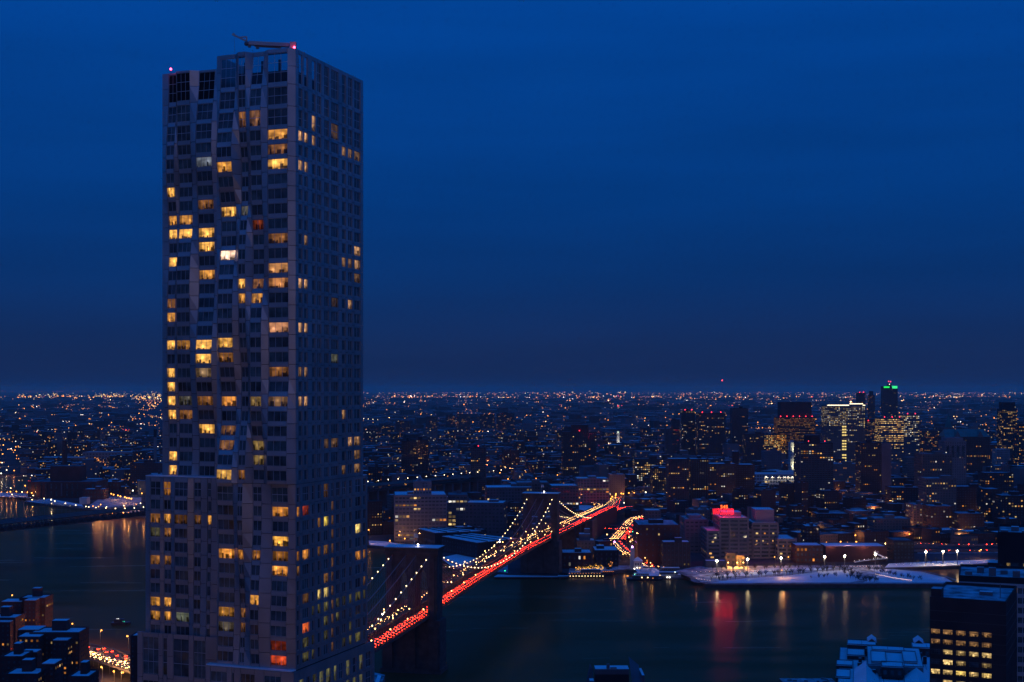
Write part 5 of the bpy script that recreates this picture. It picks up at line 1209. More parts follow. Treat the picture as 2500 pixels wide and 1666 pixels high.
for (a, b_, yt, yb, wl2, lp, lab) in ((2172, 2246, 1192, 1262, 'darkb', .14, 'cluster block with a small white chapel front, centre right'), (2256, 2330, 1170, 1290, 'tan', .12, 'greyish apartment house with vertical ribs below the arcaded block'), (2330, 2400, 1190, 1276, 'darkb', .06, 'dark rowhouse-style block below the courthouse'),
                                     (2225, 2262, 1234, 1300, 'tan', .25, 'tan apartment house with a bright window column, above the expressway'), (2266, 2326, 1238, 1306, 'brick2', .05, 'dark brick apartment house right of the tan one above the expressway'), (2334, 2398, 1256, 1312, 'darkb', .14, 'low dark apartment house over the right end of the expressway'),
                                     (2400, 2440, 1196, 1290, 'brick2', .22, 'brown apartment house at right with warm windows'), (2440, 2500, 1212, 1300, 'darkb', .16, 'dark apartment house at the right edge above the black tower'), (2400, 2470, 1156, 1226, 'darkb', .14, 'dark mid-rise block between the courthouse and the right edge'),
                                     (1990, 2070, 1256, 1290, 'darkb', .03, 'low dark block with two gabled snow roofs right of the neon sign'), (2130, 2218, 1268, 1312, 'tan', .05, 'long low apartment block with a snow parapet above the zigzag footbridge')):
    B('apartment_house', lab, a, b_, yt, yb, wall=wl2, roof='snowpatch', depth=34, bay=3.8, fl=3.3, litp=lp, litc=C3, dim=.7)
# printing works with the neon sign
PR = dict(wall='conc', depth=46, fl=4.1, bay=10.4, wf=.80, hf=.52, litc=(WARM, YEL, ORG), grid=('conc', 1.6, .7), dim=.8, cluster=.9)
mw, Wd, d, ht, Y = B('printing_works', 'big pale gridded works building carrying the red neon sign', 1754, 1822, 1266, 1366, roof='snow', litp=.09, bulk=[(0, .1, .7, .5, 5)], **PR)
B('printing_works', 'lower pale gridded wing left of the sign-bearing works building', 1723, 1755, 1298, 1368, roof='snowpatch', litp=.14, bulk=[], **PR)
B('printing_works', 'pale gridded works building set back at the far left of the neon sign', 1670, 1724, 1270, 1350, roof='snowpatch', litp=.07, bulk=[(0, 0, .6, .5, 4)], **{**PR, 'bay': 5})
B('printing_works', 'lower pale gridded link between the two big works buildings', 1807, 1834, 1294, 1364, roof='snowpatch', litp=.03, bulk=[], **PR)
B('printing_works', 'second big pale gridded works building right of the neon sign', 1832, 1894, 1278, 1364, roof='snow', litp=.06, bulk=[(.05, 0, .75, .6, 14)], **PR)
B('printing_works', 'lowest pale gridded wing at the right end of the works', 1894, 1938, 1318, 1368, roof='snow', litp=.16, bulk=[], **PR)
B('water_tank_house', 'square blue-sided roof tank house behind the works buildings', 1828, 1848, 1241, 1340, wall='grey', roof='snowdim', depth=14, litp=0, wins=False, bulk=[])
def text_obj(name, body, size, loc, mat, lit, rz=0, ext=.12, parent=None, align='CENTER', sx=1.0):
    cu = bpy.data.curves.new(name, 'FONT'); cu.body = body; cu.size = size; cu.extrude = ext; cu.align_x = align; cu.resolution_u = 2
    to = bpy.data.objects.new(name, cu); me = bpy.data.meshes.new_from_object(to)
    me.materials.clear(); me.materials.append(M[mat])
    at = me.attributes.new('lit', 'FLOAT_COLOR', 'FACE'); at.data.foreach_set('color', [lit[0], lit[1], lit[2], 1.0] * len(me.polygons))
    o = bpy.data.objects.new(name, me); COL.objects.link(o); o.rotation_euler = (radians(90), 0, rz); o.location = loc; o.scale = (sx, 1, 1)
    if parent: o.parent = parent
    return o
Ys = Y = (CZ - 3) * F / (1366 - H) + 6
xs0, xs1 = xat(1740, Ys), xat(1792, Ys); zs = zat(1256.5, Ys); hs = zat(1242, Ys) - zs
sg = empty('neon_sign', 'big red neon roof sign of capital letters with a red digital clock on top', 'sign', loc=((xs0 + xs1) / 2, Ys, zs))
o = text_obj('lettering', 'WATCHTOWER', hs / .70, (0, 0, 0), 'lamp', K((1, .015, .03), 3.2), parent=sg)
wdt = max(v.co.x for v in o.data.vertices) - min(v.co.x for v in o.data.vertices); o.scale = ((xs1 - xs0) / wdt, 1, 1)
hc = zat(1233.5, Ys) - zat(1241.5, Ys)
o2 = text_obj('clock_digits', '545', hc / .70, (xat(1768, Ys) - (xs0 + xs1) / 2, 0, zat(1241.5, Ys) - zs), 'lamp', K((1, .12, .02), 4), parent=sg)
wdt = max(v.co.x for v in o2.data.vertices) - min(v.co.x for v in o2.data.vertices); o2.scale = ((xat(1777, Ys) - xat(1759.5, Ys)) / wdt, 1, 1)
b = MB()
for k in range(9):
    x = -(xs1 - xs0) / 2 + k * (xs1 - xs0) / 8; b.bar((x, .7, -8), (x, .7, hs), .22, 'steelgrey')
    if k < 8: b.bar((x, .7, -8), (x + (xs1 - xs0) / 8, .7, hs), .14, 'steelgrey')
for z in (-.3, hs * .5, hs): b.bar((-(xs1 - xs0) / 2, .7, z), ((xs1 - xs0) / 2, .7, z), .2, 'steelgrey')
b.build('sign_frame', sg)
for k in (-1, 0, 1):
    L = bpy.data.lights.new('neon_light', 'POINT'); L.energy = 9000; L.color = (1, .02, .06); L.shadow_soft_size = 2.0
    q = bpy.data.objects.new('neon_light', L); COL.objects.link(q); q.parent = sg; q.location = (k * 7, -5, 4)
# blocks around the highway and the waterfront
B('industrial_building', 'large dark brick warehouse beside the sunken highway', 1554, 1656, 1284, 1378, wall='brick', roof='snowpatch', depth=60, fl=5.5, bay=6, wf=.26, hf=.34, litp=.09, litc=(ORG, YEL), dim=.8)
B('apartment_house', 'small dark brick house with railed snowy roof in front of the large brick warehouse', 1617, 1684, 1326, 1386, wall='brick2', roof='snow', depth=22, fl=4, bay=4, wf=.34, hf=.4, litp=.2, litc=(YEL, ORG), dim=.7, grid=('grey', .3, .1))
B('apartment_house', 'greyish flat-topped block above the large brick warehouse', 1574, 1612, 1248, 1300, wall='tan', roof='snow', depth=30, litp=.05, litc=C3)
B('apartment_house', 'low block with a long pinkish parapet left of the neon sign', 1686, 1732, 1246, 1284, wall='tan', roof='snow', depth=34, litp=.02, litc=C3)
B('apartment_house', 'stepped grey apartment house between the bridge approach and the highway', 1408, 1452, 1322, 1366, wall='grey', roof='snow', depth=26, fl=3.4, bay=3.8, wf=.4, litp=.08, litc=(ORG,), bulk=[(-.05, 0, .6, .5, 7), (.1, .1, .3, .3, 12)])
B('warehouse', 'long low snow-roofed building right of the stepped grey apartment house', 1450, 1508, 1346, 1384, wall='darkb', roof='snow', depth=40, fl=4, bay=5, wf=.3, litp=.1, litc=(ORG,))
B('warehouse', 'low brick building with a lit row of windows beside the far bridge tower', 1372, 1444, 1352, 1388, wall='brick', roof='snow', depth=32, fl=5, bay=5, wf=.36, hf=.5, litp=.22, litc=(WHT, ORG))
B('school_building', 'brown hall with a snow terrace behind the river pier lawn, lamps on its deck', 2010, 2160, 1336, 1372, wall='brick', roof='snow', depth=36, fl=6, bay=8, wf=.2, litp=.0, litc=(ORG,), bulk=[], wins=False)
B('warehouse', 'dark square building between the zigzag footbridge and the expressway', 2176, 2226, 1322, 1368, wall='darkb', roof='snowdim', depth=34, litp=.02, litc=(ORG,), bulk=[])
B('warehouse', 'small dark building right of the works wings with snowy roof', 1940, 2006, 1334, 1376, wall='brick', roof='snow', depth=30, litp=.03, litc=(ORG,), bulk=[], fl=5)
B('apartment_house', 'tall dark house with a column of lit windows above the brown hall', 1964, 1998, 1287, 1350, wall='darkb', roof='snow', depth=26, litp=.16, litc=(YEL, WHT))
B('low_shed', 'low snow-covered shed beside the orange-lit loading yard', 1722, 1772, 1372, 1386, wall='grey', roof='snow', depth=14, wins=False, bulk=[])
ly, Wd, d, ht, Y = B('loading_building', 'small building glowing orange under loading-yard lamps below the neon sign', 1771, 1796, 1352, 1382, wall='tan', roof='snowdim', depth=10, fl=5, bay=5, wf=.5, litp=0, bulk=[])
B('annex', 'low annex with orange-lit front right of the loading-yard building', 1797, 1816, 1358, 1384, wall='tan', roof='snowdim', depth=10, fl=5, bay=5, wf=.5, litp=0.3, litc=(ORG,), bulk=[])
# power station and yards on the left
ps, Wd, d, ht, Y = B('power_station', 'massive dark brick power station by the river at left', 76, 242, 1178, 1216, wall='brick', roof='snowdim', depth=70, fl=12, bay=9, wf=.3, hf=.7, litp=.01, litc=(ORG,), bulk=[(-.02, .1, .44, .5, 26)], keep=True)
g_ = MB()
for k in range(10): g_.box(-Wd / 2 + 12 + k * (Wd - 24) / 9, -d / 2 - .6, 0, 1.6, 1.2, ht - 4, 'brick2')
g_.box(-Wd * .0, -d / 2 - .8, 4, 2.2, 1.4, ht - 6, 'grey'); g_.build('wall_pier', ps, kind='stuff')
st_ = empty('chimney', 'thick dark round chimney behind the power station', 'chimney', loc=(*gp(158, 1190, 3), 3)); Yk = gp(158, 1190, 3)[1]
def stack(root, r0, r1, h, m, cap=None):
    b = MB(); n = 14
    for k in range(n):
        a0, a1 = 2 * pi * k / n, 2 * pi * (k + 1) / n
        b.face([(r0 * cos(a0), r0 * sin(a0), 0), (r0 * cos(a1), r0 * sin(a1), 0), (r1 * cos(a1), r1 * sin(a1), h), (r1 * cos(a0), r1 * sin(a0), h)], m)
        b.face([(r1 * cos(a1), r1 * sin(a1), h), (0, 0, h - .5), (r1 * cos(a0), r1 * sin(a0), h)], 'core')
    b.build('shaft', root)
    if cap:
        b = MB()
        for k in range(n):
            a0, a1 = 2 * pi * k / n, 2 * pi * (k + 1) / n; q = r1 + .4
            b.face([(q * cos(a0), q * sin(a0), h - cap), (q * cos(a1), q * sin(a1), h - cap), (q * cos(a1), q * sin(a1), h + .5), (q * cos(a0), q * sin(a0), h + .5)], 'core')
        b.build('cap', root)
stack(st_, 5.2, 4.3, zat(1076, Yk) - 3, 'brick2')
Yk = gp(380, 1170, 3)[1]
s2 = empty('chimney', 'slim pale chimney with a black top just left of the steel tower', 'chimney', loc=(xat(379, Yk), Yk, 3)); stack(s2, 3.6, 2.9, zat(1049, Yk) - 3, 'conc', 16)
B('power_annex', 'lower dark brick annex right of the power station', 244, 296, 1178, 1204, wall='brick', roof='snow', depth=40, fl=6, bay=6, litp=.10, litc=(ORG,))
B('power_annex', 'stepped low brick building in front of the power station', 206, 256, 1196, 1220, wall='brick', roof='snow', depth=30, fl=6, bay=6, litp=.01, litc=(ORG,))
B('industrial_building', 'dark red brick block half hidden by the steel tower, left side', 322, 400, 1132, 1192, wall='brick', roof='snowdim', depth=50, litp=.02, litc=(ORG,), fl=4)
B('warehouse', 'wide pale warehouse wall lit at one corner, behind the power station', 206, 330, 1105, 1128, wall='conc', roof='snowpatch', depth=60, litp=.06, litc=(YEL, WHT), fl=6, bay=8, bulk=[])
B('warehouse', 'long snow-roofed shed left of the thick chimney', 100, 206, 1118, 1136, wall='grey', roof='snow', depth=40, litp=.02, litc=(YEL,), bulk=[])
B('office_building', 'small brightly lit yard office right of the thick chimney', 165, 200, 1074, 1090, wall='grey', roof='snowdim', depth=26, litp=.7, litc=(YEL,), fl=5, bay=7, dim=.8, bulk=[])
B('round_storage_tank', 'low white storage tank building near the shore below the power station', 196, 214, 1217, 1232, wall='white', roof='snow', depth=16, wins=False, bulk=[])

# ------------------------------------------------------------------ waterfront: park pier, lawns, footbridge, ferry landing, boats
def poly_in(x, y, P):
    c = False; n = len(P); j = n - 1
    for i in range(n):
        if (P[i][1] > y) != (P[j][1] > y) and x < (P[j][0] - P[i][0]) * (y - P[i][1]) / (P[j][1] - P[i][1]) + P[i][0]: c = not c
        j = i
    return c
def gsheet(pxs, z, m, name='snow_field'): return sheet(name, [gp(a, b_, z) for a, b_ in pxs], z, m, kind='structure')
gsheet([(1650, 1394), (1724, 1426.5), (2338, 1426.5), (2320, 1418), (2150, 1392), (2150, 1380), (1700, 1383)], 3.02, 'snowpatch')
def mound(pxs, z0, h, m, name='snow_mound'):
    """a low domed lawn over a convex-ish outline"""
    P = [gp(a, b_, z0) for a, b_ in pxs]; cx = sum(p[0] for p in P) / len(P); cy_ = sum(p[1] for p in P) / len(P)
    b = MB(); rings = 5; n = len(P)
    for k in range(rings):
        r0, r1 = 1 - k / rings, 1 - (k + 1) / rings; za, zb = z0 + h * (1 - r0 * r0), z0 + h * (1 - r1 * r1)
        for i in range(n):
            a, c = P[i], P[(i + 1) % n]; f = lambda p, r: (cx + (p[0] - cx) * r, cy_ + (p[1] - cy_) * r)
            q = [(*f(a, r0), za), (*f(c, r0), za), (*f(c, r1), zb), (*f(a, r1), zb)]
            if (q[1][0] - q[0][0]) * (q[2][1] - q[0][1]) - (q[1][1] - q[0][1]) * (q[2][0] - q[0][0]) < 0: q.reverse()
            b.face(q if r1 > 0 else q[:3] if q[2] == q[3] else q, m)
    return b.build(name, kind='structure')
mound([(1725, 1424), (1900, 1424), (2060, 1424), (2100, 1418), (2088, 1402), (2060, 1392), (2000, 1396), (1930, 1405), (1800, 1414)], 3.04, 1.2, 'snow')
mound([(1740, 1409), (1850, 1405), (1950, 1398), (2050, 1389), (1980, 1386), (1880, 1388), (1790, 1398)], 3.04, 1.5, 'snow')
mound([(2105, 1424), (2330, 1424), (2308, 1410), (2250, 1396), (2180, 1390), (2120, 1389), (2150, 1402)], 3.04, 1.4, 'snow')
mound([(2160, 1386), (2300, 1382), (2430, 1374), (2430, 1366), (2300, 1370), (2170, 1376)], 3.04, .5, 'snow')
gsheet([(1075, 1362), (1110, 1389), (1168, 1392), (1178, 1370), (1130, 1350)], 3.03, 'snow')
gsheet([(902, 1331), (960, 1336), (1072, 1358), (1060, 1342), (940, 1322), (900, 1320)], 3.03, 'snow')
gsheet([(1240, 1399), (1168, 1391), (1180, 1375), (1240, 1372)], 3.03, 'snowpatch')
gsheet([(1388, 1403), (1485, 1394), (1530, 1390), (1600, 1394), (1645, 1390), (1600, 1384), (1500, 1380), (1390, 1388)], 3.03, 'snowpatch')
gsheet([(1380, 1262), (1440, 1262), (1470, 1240), (1430, 1232), (1385, 1236)], 3.3, 'snow')
gsheet([(210, 1240), (345, 1258), (345, 1215), (250, 1212)], 3.03, 'snowpatch'); gsheet([(62, 1224), (205, 1241), (200, 1232), (120, 1218)], 3.03, 'snow')
gsheet([(2240, 1352), (2440, 1350), (2440, 1343), (2240, 1345)], 3.05, 'snowpatch')
gsheet([(1900, 1284), (1976, 1280), (1976, 1264), (1905, 1268)], 5, 'snowdim'); gsheet([(1400, 1200), (1560, 1150), (1600, 1240), (1500, 1245)], 3.06, 'snowdim')
def path(pts, w_, m='asphalt', z=3.12): ribbon('path', smooth([gp(a, b_, z) + (z,) for a, b_ in pts]), w_, m, rails=False, kind='structure')
path([(1655, 1396), (1690, 1410), (1728, 1423.5), (2000, 1423.8), (2338, 1424)], 6, 'snowdim', 4.3)
path([(1700, 1396), (1850, 1396), (2000, 1393), (2080, 1385), (2160, 1385)], 4, 'snowdim', 4.4); path([(2110, 1389), (2220, 1391), (2290, 1403), (2338, 1418)], 4, 'snowdim', 4.4)
b = MB(); pts = [gp(a, c, 3) for a, c in ((1722, 1428), (1850, 1428), (1980, 1428), (2110, 1428), (2230, 1428), (2343, 1428))]
for (x0, y0), (x1, y1) in zip(pts, pts[1:]):
    n = 22
    for k in range(n):
        t = k / n; x, y = x0 + (x1 - x0) * t, y0 + (y1 - y0) * t + .4; b.bar((x, y, 3), (x, y, 4.2), .12, 'wire')
    b.bar((x0, y0 + .4, 4.2), (x1, y1 + .4, 4.2), .12, 'wire'); b.bar((x0, y0 + .4, 3.7), (x1, y1 + .4, 3.7), .08, 'wire')
b.build('railing', label='long steel railing along the river edge of the snowy park pier', cat='railing')
# zigzag footbridge
fb = empty('footbridge', 'zigzag lit footbridge climbing from the snowy park pier past the brown hall', 'footbridge', loc=(*gp(2120, 1366, 3), 3)); ox, oy = gp(2120, 1366, 3)
zz = [(2086, 1373, 4), (2110, 1369, 6), (2165, 1364, 9), (2137, 1351, 13), (2160, 1336, 16), (2128, 1333, 17)]
zp = []
for (a, c, z) in zz: x, y = gp(a, c, z); zp.append((x - ox, y - oy, z - 3))
d_, r_, l_ = MB(), MB(), MB()
for a, c in zip(zp, zp[1:]):
    d_.bar(a, c, 2.6, 'snow', t2=.5)
    L = sqrt(sum((a[i] - c[i]) ** 2 for i in range(3))); n = max(2, int(L / 4)); dx, dy = (c[0] - a[0]) / L, (c[1] - a[1]) / L
    for k in range(n + 1):
        t = k / n; p = [a[i] + (c[i] - a[i]) * t for i in range(3)]
        for s_ in (-1.4, 1.4): r_.bar((p[0] - dy * s_, p[1] + dx * s_, p[2]), (p[0] - dy * s_, p[1] + dx * s_, p[2] + 1.2), .1, 'wire')
        l_.octa(p[0] - dy * 1.35, p[1] + dx * 1.35, p[2] + 1.1, .24, 'lamp', K((1, .85, .72), 9))
        if k % 3 == 0 and p[2] > 2: d_.bar((p[0], p[1], 0), (p[0], p[1], p[2]), .5, 'wood')
    for s_ in (-1.4, 1.4): r_.bar((a[0] - dy * s_, a[1] + dx * s_, a[2] + 1.2), (c[0] - dy * s_, c[1] + dx * s_, c[2] + 1.2), .12, 'wire')
d_.build('walkway', fb); r_.build('handrail', fb); l_.build('rail_light', fb, kind='stuff')
# ferry house, landing, boats
fh = empty('ferry_house', 'white ferry house with a slim hose tower topped by a violet light', 'house', loc=(*gp(1550, 1390, 3), 3))
b = MB(); b.box(3, 0, 0, 9, 9, 9, 'white'); b.build('wall', fh); b = MB(); b.box(-2.6, 1, 0, 4.2, 4.2, 22, 'white'); b.build('hose_tower', fh)
b = MB(); b.v = [(-2, -5, 9), (8, -5, 9), (8, 5, 9), (-2, 5, 9), (3, 0, 13)]; b.f = [(0, 1, 4), (1, 2, 4), (2, 3, 4), (3, 0, 4)]; b.m = [b.mi('snow')] * 4; b.build('roof', fh)
b = MB()
for i in range(3): b.box(.6 + i * 2.4, -4.55, 4.6, 1.2, .1, 2.4, 'glass')
b.build('window_strip', fh, kind='stuff')
b = MB(); b.globe(-2.6, 1, 23, .9, 'lamp', K((.65, .35, 1), 12)); b.build('violet_light', fh)
b = MB(); b.octa(2, -5, 2.2, .5, 'lamp', K(WHT, 9)); b.octa(4.6, -5, 2.2, .5, 'lamp', K(YEL, 8)); b.octa(-1, -5.4, 1.2, .6, 'lamp', K(WHT, 9)); b.build('door_light', fh, kind='stuff')
def pier(label, pxs, z, m='wood', top='snow', th=3.5):
    P = [gp(a, c, z) for a, c in pxs]; cx, cy_ = sum(p[0] for p in P) / len(P), sum(p[1] for p in P) / len(P)
    e = empty('pier', label, 'pier', loc=(cx, cy_, 0)); b = MB(); b.prism([(x - cx, y - cy_) for x, y in P], z - 1.2, z, m, top=top); b.build('deck', e)
    b = MB()
    for k in range(12):
        i = k % len(P); t = R(); a, c = P[i], P[(i + 1) % len(P)]; b.box(a[0] + (c[0] - a[0]) * t - cx, a[1] + (c[1] - a[1]) * t - cy_, -4, .8, .8, z + 2.8, m)
    b.build('pile', e, kind='stuff'); return e
pier('square ferry landing deck covered in snow with a small arched canopy', [(1566, 1408), (1625, 1406), (1600, 1386), (1550, 1390)], 4)
pier('narrow orange-lit quay strip reaching out of the left edge', [(-60, 1210), (80, 1216), (76, 1206), (-60, 1199)], 4)
pier('floating snowy dock strip at the foot of the far stone bridge tower', [(1205, 1409), (1378, 1409), (1375, 1403), (1215, 1403)], 2)
pier('short snowy dock left of the string-lit restaurant barge', [(1362, 1408), (1388, 1407), (1386, 1400), (1362, 1400)], 3)
def canopy(px, py):
    x, y = gp(px, py, 4); e = empty('canopy', 'small arched canopy on the ferry landing deck', 'canopy', loc=(x, y, 4)); b = MB()
    for k in range(8):
        a0, a1 = pi * k / 8, pi * (k + 1) / 8; b.face([(-5 * cos(a0), -4, 1.5 + 4 * sin(a0)), (-5 * cos(a1), -4, 1.5 + 4 * sin(a1)), (-5 * cos(a1), 4, 1.5 + 4 * sin(a1)), (-5 * cos(a0), 4, 1.5 + 4 * sin(a0))], 'snow')
    b.build('vault', e); b = MB()
    for sx_ in (-5, 5):
        for sy_ in (-4, 4): b.box(sx_, sy_, 0, .3, .3, 1.6, 'steelgrey')
    b.build('post', e, kind='stuff')
canopy(1576, 1395)
def boat(label, px, py, L, W, hull, decks, yaw=0, lights=(), cat='boat', name='boat', top='snow', group=None):
    x, y = gp(px, py, 0); e = empty(name, label, cat, group, (x, y, 0), yaw)
    b = MB(); h = 2.2; P = [(-L / 2, -W / 2), (L * .34, -W / 2), (L / 2, 0), (L * .34, W / 2), (-L / 2, W / 2)]
    b.prism([(a * .93, c * .8) for a, c in P], -.6, .5, hull); b.prism(P, .5, h, hull, top='snowdim'); b.build('hull', e)
    z = h
    for (fx, l_, w_, hh, m) in decks:
        b = MB(); b.box(fx * L, 0, z, l_ * L, w_ * W, hh, m, top=top); b.build('deck_house', e)
        g_ = MB(); n = int(l_ * L / 2)
        for i in range(n): g_.box(fx * L - l_ * L / 2 + (i + .5) * l_ * L / n, -w_ * W / 2 - .03, z + hh * .35, l_ * L / n * .6, .04, hh * .35, 'glass')
        g_.build('cabin_window', e, kind='stuff'); z += hh
    if lights:
        b = MB()
        for (fx, yy, zz_, r, c) in lights: b.octa(fx * L, yy, zz_, r, 'lamp', c)
        b.build('deck_light', e, kind='stuff')
    return e
boat('restaurant barge with two rows of warm lights beside the far bridge tower', 1432, 1409, 40, 10, 'darkb', [(0, .8, .8, 3, 'darkb'), (.1, .5, .6, 2.6, 'grey')], 0,
     [(-.42 + i * .075, -5.2, 1.6, .38, K((1, .72, .32), 7)) for i in range(12)] + [(-.44 + i * .07, -4.6, 4.2, .26, K((1, .34, .06), 4)) for i in range(12)])
boat('second smaller barge with a red-lit rail right of the restaurant barge', 1477, 1405, 20, 8, 'darkb', [(0, .8, .8, 3, 'darkb')], 0, [(-.4 + i * .1, -4.2, 4.5, .28, K((1, .26, .05), 4)) for i in range(9)])
boat('long dark ferry boat with yellow cabin lights moored at the landing deck', 1575, 1417, 36, 9, 'darkb', [(0, .7, .8, 2.6, 'darkb'), (-.1, .4, .6, 2.4, 'white')], 0, [(-.1, -4.8, 3.4, .6, K(YEL, 7)), (.06, -4.8, 3.4, .6, K(YEL, 7)), (.2, -4.8, 2.6, .3, K(ORG, 5)), (-.3, -4.6, 6.5, .4, K((.2, 1, .6), 5))])
boat('white-lit cruise boat moored right of the long dark ferry', 1632, 1414, 30, 9, 'steelgrey', [(0, .8, .8, 2.6, 'white'), (0, .6, .7, 2.4, 'grey')], 0, [(.02, -4.8, 2.4, .9, K(WHT, 5)), (-.06, -4.8, 2.4, .8, K(WHT, 4)), (-.3, -4.8, 4.4, .4, K(YEL, 5)), (.2, -4.6, 7.5, .45, K(WHT, 7))])
boat('low grey boathouse barge between the cruise boat and the park pier', 1636, 1398, 24, 10, 'steelgrey', [(0, .8, .8, 3, 'grey')], 0, [])
boat('small dark boat with a white and a teal light alone on the left water', 296, 1526, 15, 5, 'darkb', [(-.1, .5, .7, 2.6, 'darkb')], .1, [(-.2, -1.4, 5.2, .32, K(WHT, 3)), (-.12, -1.4, 5.2, .32, K(WHT, 3)), (.12, -2, 3.0, .3, K((.05, .9, .55), 1.6)), (.2, -2, 3.0, .3, K((.05, .9, .55), 1.6))], top='grey')
# bare trees of the park
tree_me = []
for v in range(4):
    rr = random.Random(20 + v); tb_, cb_ = MB(), MB(); h = 1.0
    tb_.bar((0, 0, 0), (rr.uniform(-.03, .03), 0, .45), .035, 'bark')
    for k in range(16):
        a = rr.uniform(0, 2 * pi); z = rr.uniform(.22, .5); r = rr.uniform(.15, .34); z2 = z + rr.uniform(.2, .5); p = (r * cos(a), r * sin(a), z2)
        cb_.bar((0, 0, z), p, .018, 'bark')
        for q in range(3):
            a2 = a + rr.uniform(-.9, .9); t = rr.uniform(.4, .95); s_ = (p[0] * t, p[1] * t, z + (z2 - z) * t); cb_.bar(s_, (s_[0] + .14 * cos(a2), s_[1] + .14 * sin(a2), s_[2] + rr.uniform(.05, .2)), .010, 'bark')
    tree_me.append((tb_.mesh('trunk'), cb_.mesh('crown')))
ncone = MB(); rr = random.Random(3)
for k in range(60):
    z = rr.uniform(.08, 1); r = .26 * (1.05 - z) * rr.uniform(.6, 1.1); a = rr.uniform(0, 2 * pi); c = (r * cos(a), r * sin(a), z); s_ = .09
    ncone.face([(c[0] - s_, c[1], c[2] - .04), (c[0] + s_, c[1] + .02, c[2] - .05), (c[0], c[1], c[2] + s_)], 'leafdark')
ncm = ncone.mesh('crown')
def tree(x, y, z, h, label, group, kind=0):
    e = empty('bare_tree' if kind == 0 else 'evergreen_tree', label, 'tree', group, (x, y, z), U(0, 6.28)); a, c = tree_me[int(R() * 4)]
    for nm, me in (('trunk', a), ('crown', c if kind == 0 else ncm)):
        o = inst(nm, me, e); o.scale = (h, h, h)
TG = 'bare trees on the snowy park pier'
def treeline(pts, n, h, lab, jx=3, jy=1.5, kind=0, grp=TG):
    for k in range(n):
        t = (k + R()) / n * (len(pts) - 1); i = int(t); f = t - i; a, b_ = pts[i], pts[min(i + 1, len(pts) - 1)]
        x, y = gp(a[0] + (b_[0] - a[0]) * f, a[1] + (b_[1] - a[1]) * f, 3.2); tree(x + U(-jx, jx), y + U(-jy, jy), 3.1, h * U(.7, 1.25), lab, grp, kind)
treeline([(1740, 1411), (1850, 1409), (1960, 1402), (2060, 1392)], 38, 7, 'bare young tree in the diagonal row dividing the two snowy lawns of the park pier')
treeline([(1745, 1394), (1900, 1390), (2060, 1386)], 26, 7, 'bare young tree in the back row of the snowy park pier')
treeline([(1735, 1417), (1800, 1415)], 8, 5, 'bare sapling at the left tip of the snowy park pier')
treeline([(2072, 1394), (2078, 1408), (2105, 1418), (2140, 1423)], 34, 6, 'bare tree in the dark thicket in the middle of the snowy park pier', 7, 5)
treeline([(2120, 1390), (2150, 1400), (2200, 1410), (2250, 1418)], 30, 5, 'bare shrub-like tree beside the lit path right of the dark thicket', 3, 4)
treeline([(1980, 1415), (2045, 1408)], 8, 5, 'bare tree standing alone-ish on the middle snowy lawn', 4, 2)
treeline([(2130, 1378), (2300, 1376)], 24, 6, 'bare tree along the far bank behind the right lawn')
treeline([(1060, 1332), (1180, 1352), (1290, 1350)], 14, 9, 'dark bare tree in front of the old warehouses', 5, 6, 0, 'bare trees by the old warehouses')
treeline([(1030, 1327), (1070, 1347)], 6, 8, 'dark bare tree by the near stone tower on the far bank', 5, 6, 0, 'bare trees by the old warehouses')
treeline([(1500, 1377), (1540, 1362)], 12, 8, 'lamp-lit bare tree left of the white ferry house', 5, 4, 0, 'bare trees by the ferry house')
tree(*gp(1486, 1392, 3), 3, 13, 'dark evergreen standing alone by the restaurant barge', None, 1)
b = MB()   # fairy lights in the trees by the restaurant
for k in range(150):
    g_ = random.gauss; px = 1405 + 68 * R(); py = 1394 - abs(g_(0, 1)) * (5 if px < 1430 else 9); x, y = gp(px, py, 6); b.octa(x, y, 6 + U(-1, 1), .24, 'lamp', K((1, .38 + .2 * R(), .06), U(2, 8)))
for k in range(16): x, y = gp(1490 + U(-5, 5), 1377 + U(-6, 6), 8); b.octa(x, y, 8, .26, 'lamp', K((1, .34, .06), U(2, 6)))
b.build('fairy_light', label='cloud of orange fairy lights strung in the trees by the restaurant barge', cat='string lights', kind='stuff')
treeline([(1404, 1393), (1470, 1391)], 9, 10, 'bare tree strung with orange fairy lights by the restaurant barge', 3, 3, 0, 'fairy-light trees')

# ------------------------------------------------------------------ city fill
TH = .36; CT, ST = cos(TH), sin(TH)
def inview(x, y, m=30): return y > 300 and abs(x) < .392 * y + m
BLOCKZ = [(gp(a, c, 3), r) for a, c, r in ((1505, 1095, 110), (1430, 1250, 60), (1540, 1275, 30), (1850, 1378, 60), (2100, 1385, 60), (2300, 1372, 80), (1130, 1365, 40), (150, 1230, 60), (280, 1230, 60), (1560, 1385, 60), (1440, 1393, 40), (1750, 1383, 30), (1960, 1382, 40), (2200, 1376, 50), (2400, 1360, 60), (2260, 1345, 60), (1960, 1275, 30))]
hazards = [(x, y, r) for x, y, r in LANDM] + [(c[0], c[1], r) for c, r in BLOCKZ] + ROADS
for s in range(460, 1000, 15): x, y = bw(s, 0); hazards.append((x, y, 24))
for s in range(480, 1120, 20): hazards.append((TM[0] + TA[0] * s, TM[1] + TA[1] * s, 28))
HG = {}
for (x, y, r) in hazards:
    for i in range(int((x - r - 30) // 60), int((x + r + 30) // 60) + 1):
        for j in range(int((y - r - 30) // 60), int((y + r + 30) // 60) + 1): HG.setdefault((i, j), []).append((x, y, r))
def free(x, y, r=10):
    for (a, c, q) in HG.get((int(x // 60), int(y // 60)), ()):
        if (x - a) ** 2 + (y - c) ** 2 < (q + r) ** 2: return False
    return True
WALLS = ['brick', 'brick2', 'darkb', 'brick2', 'darkb', 'grey', 'tan']
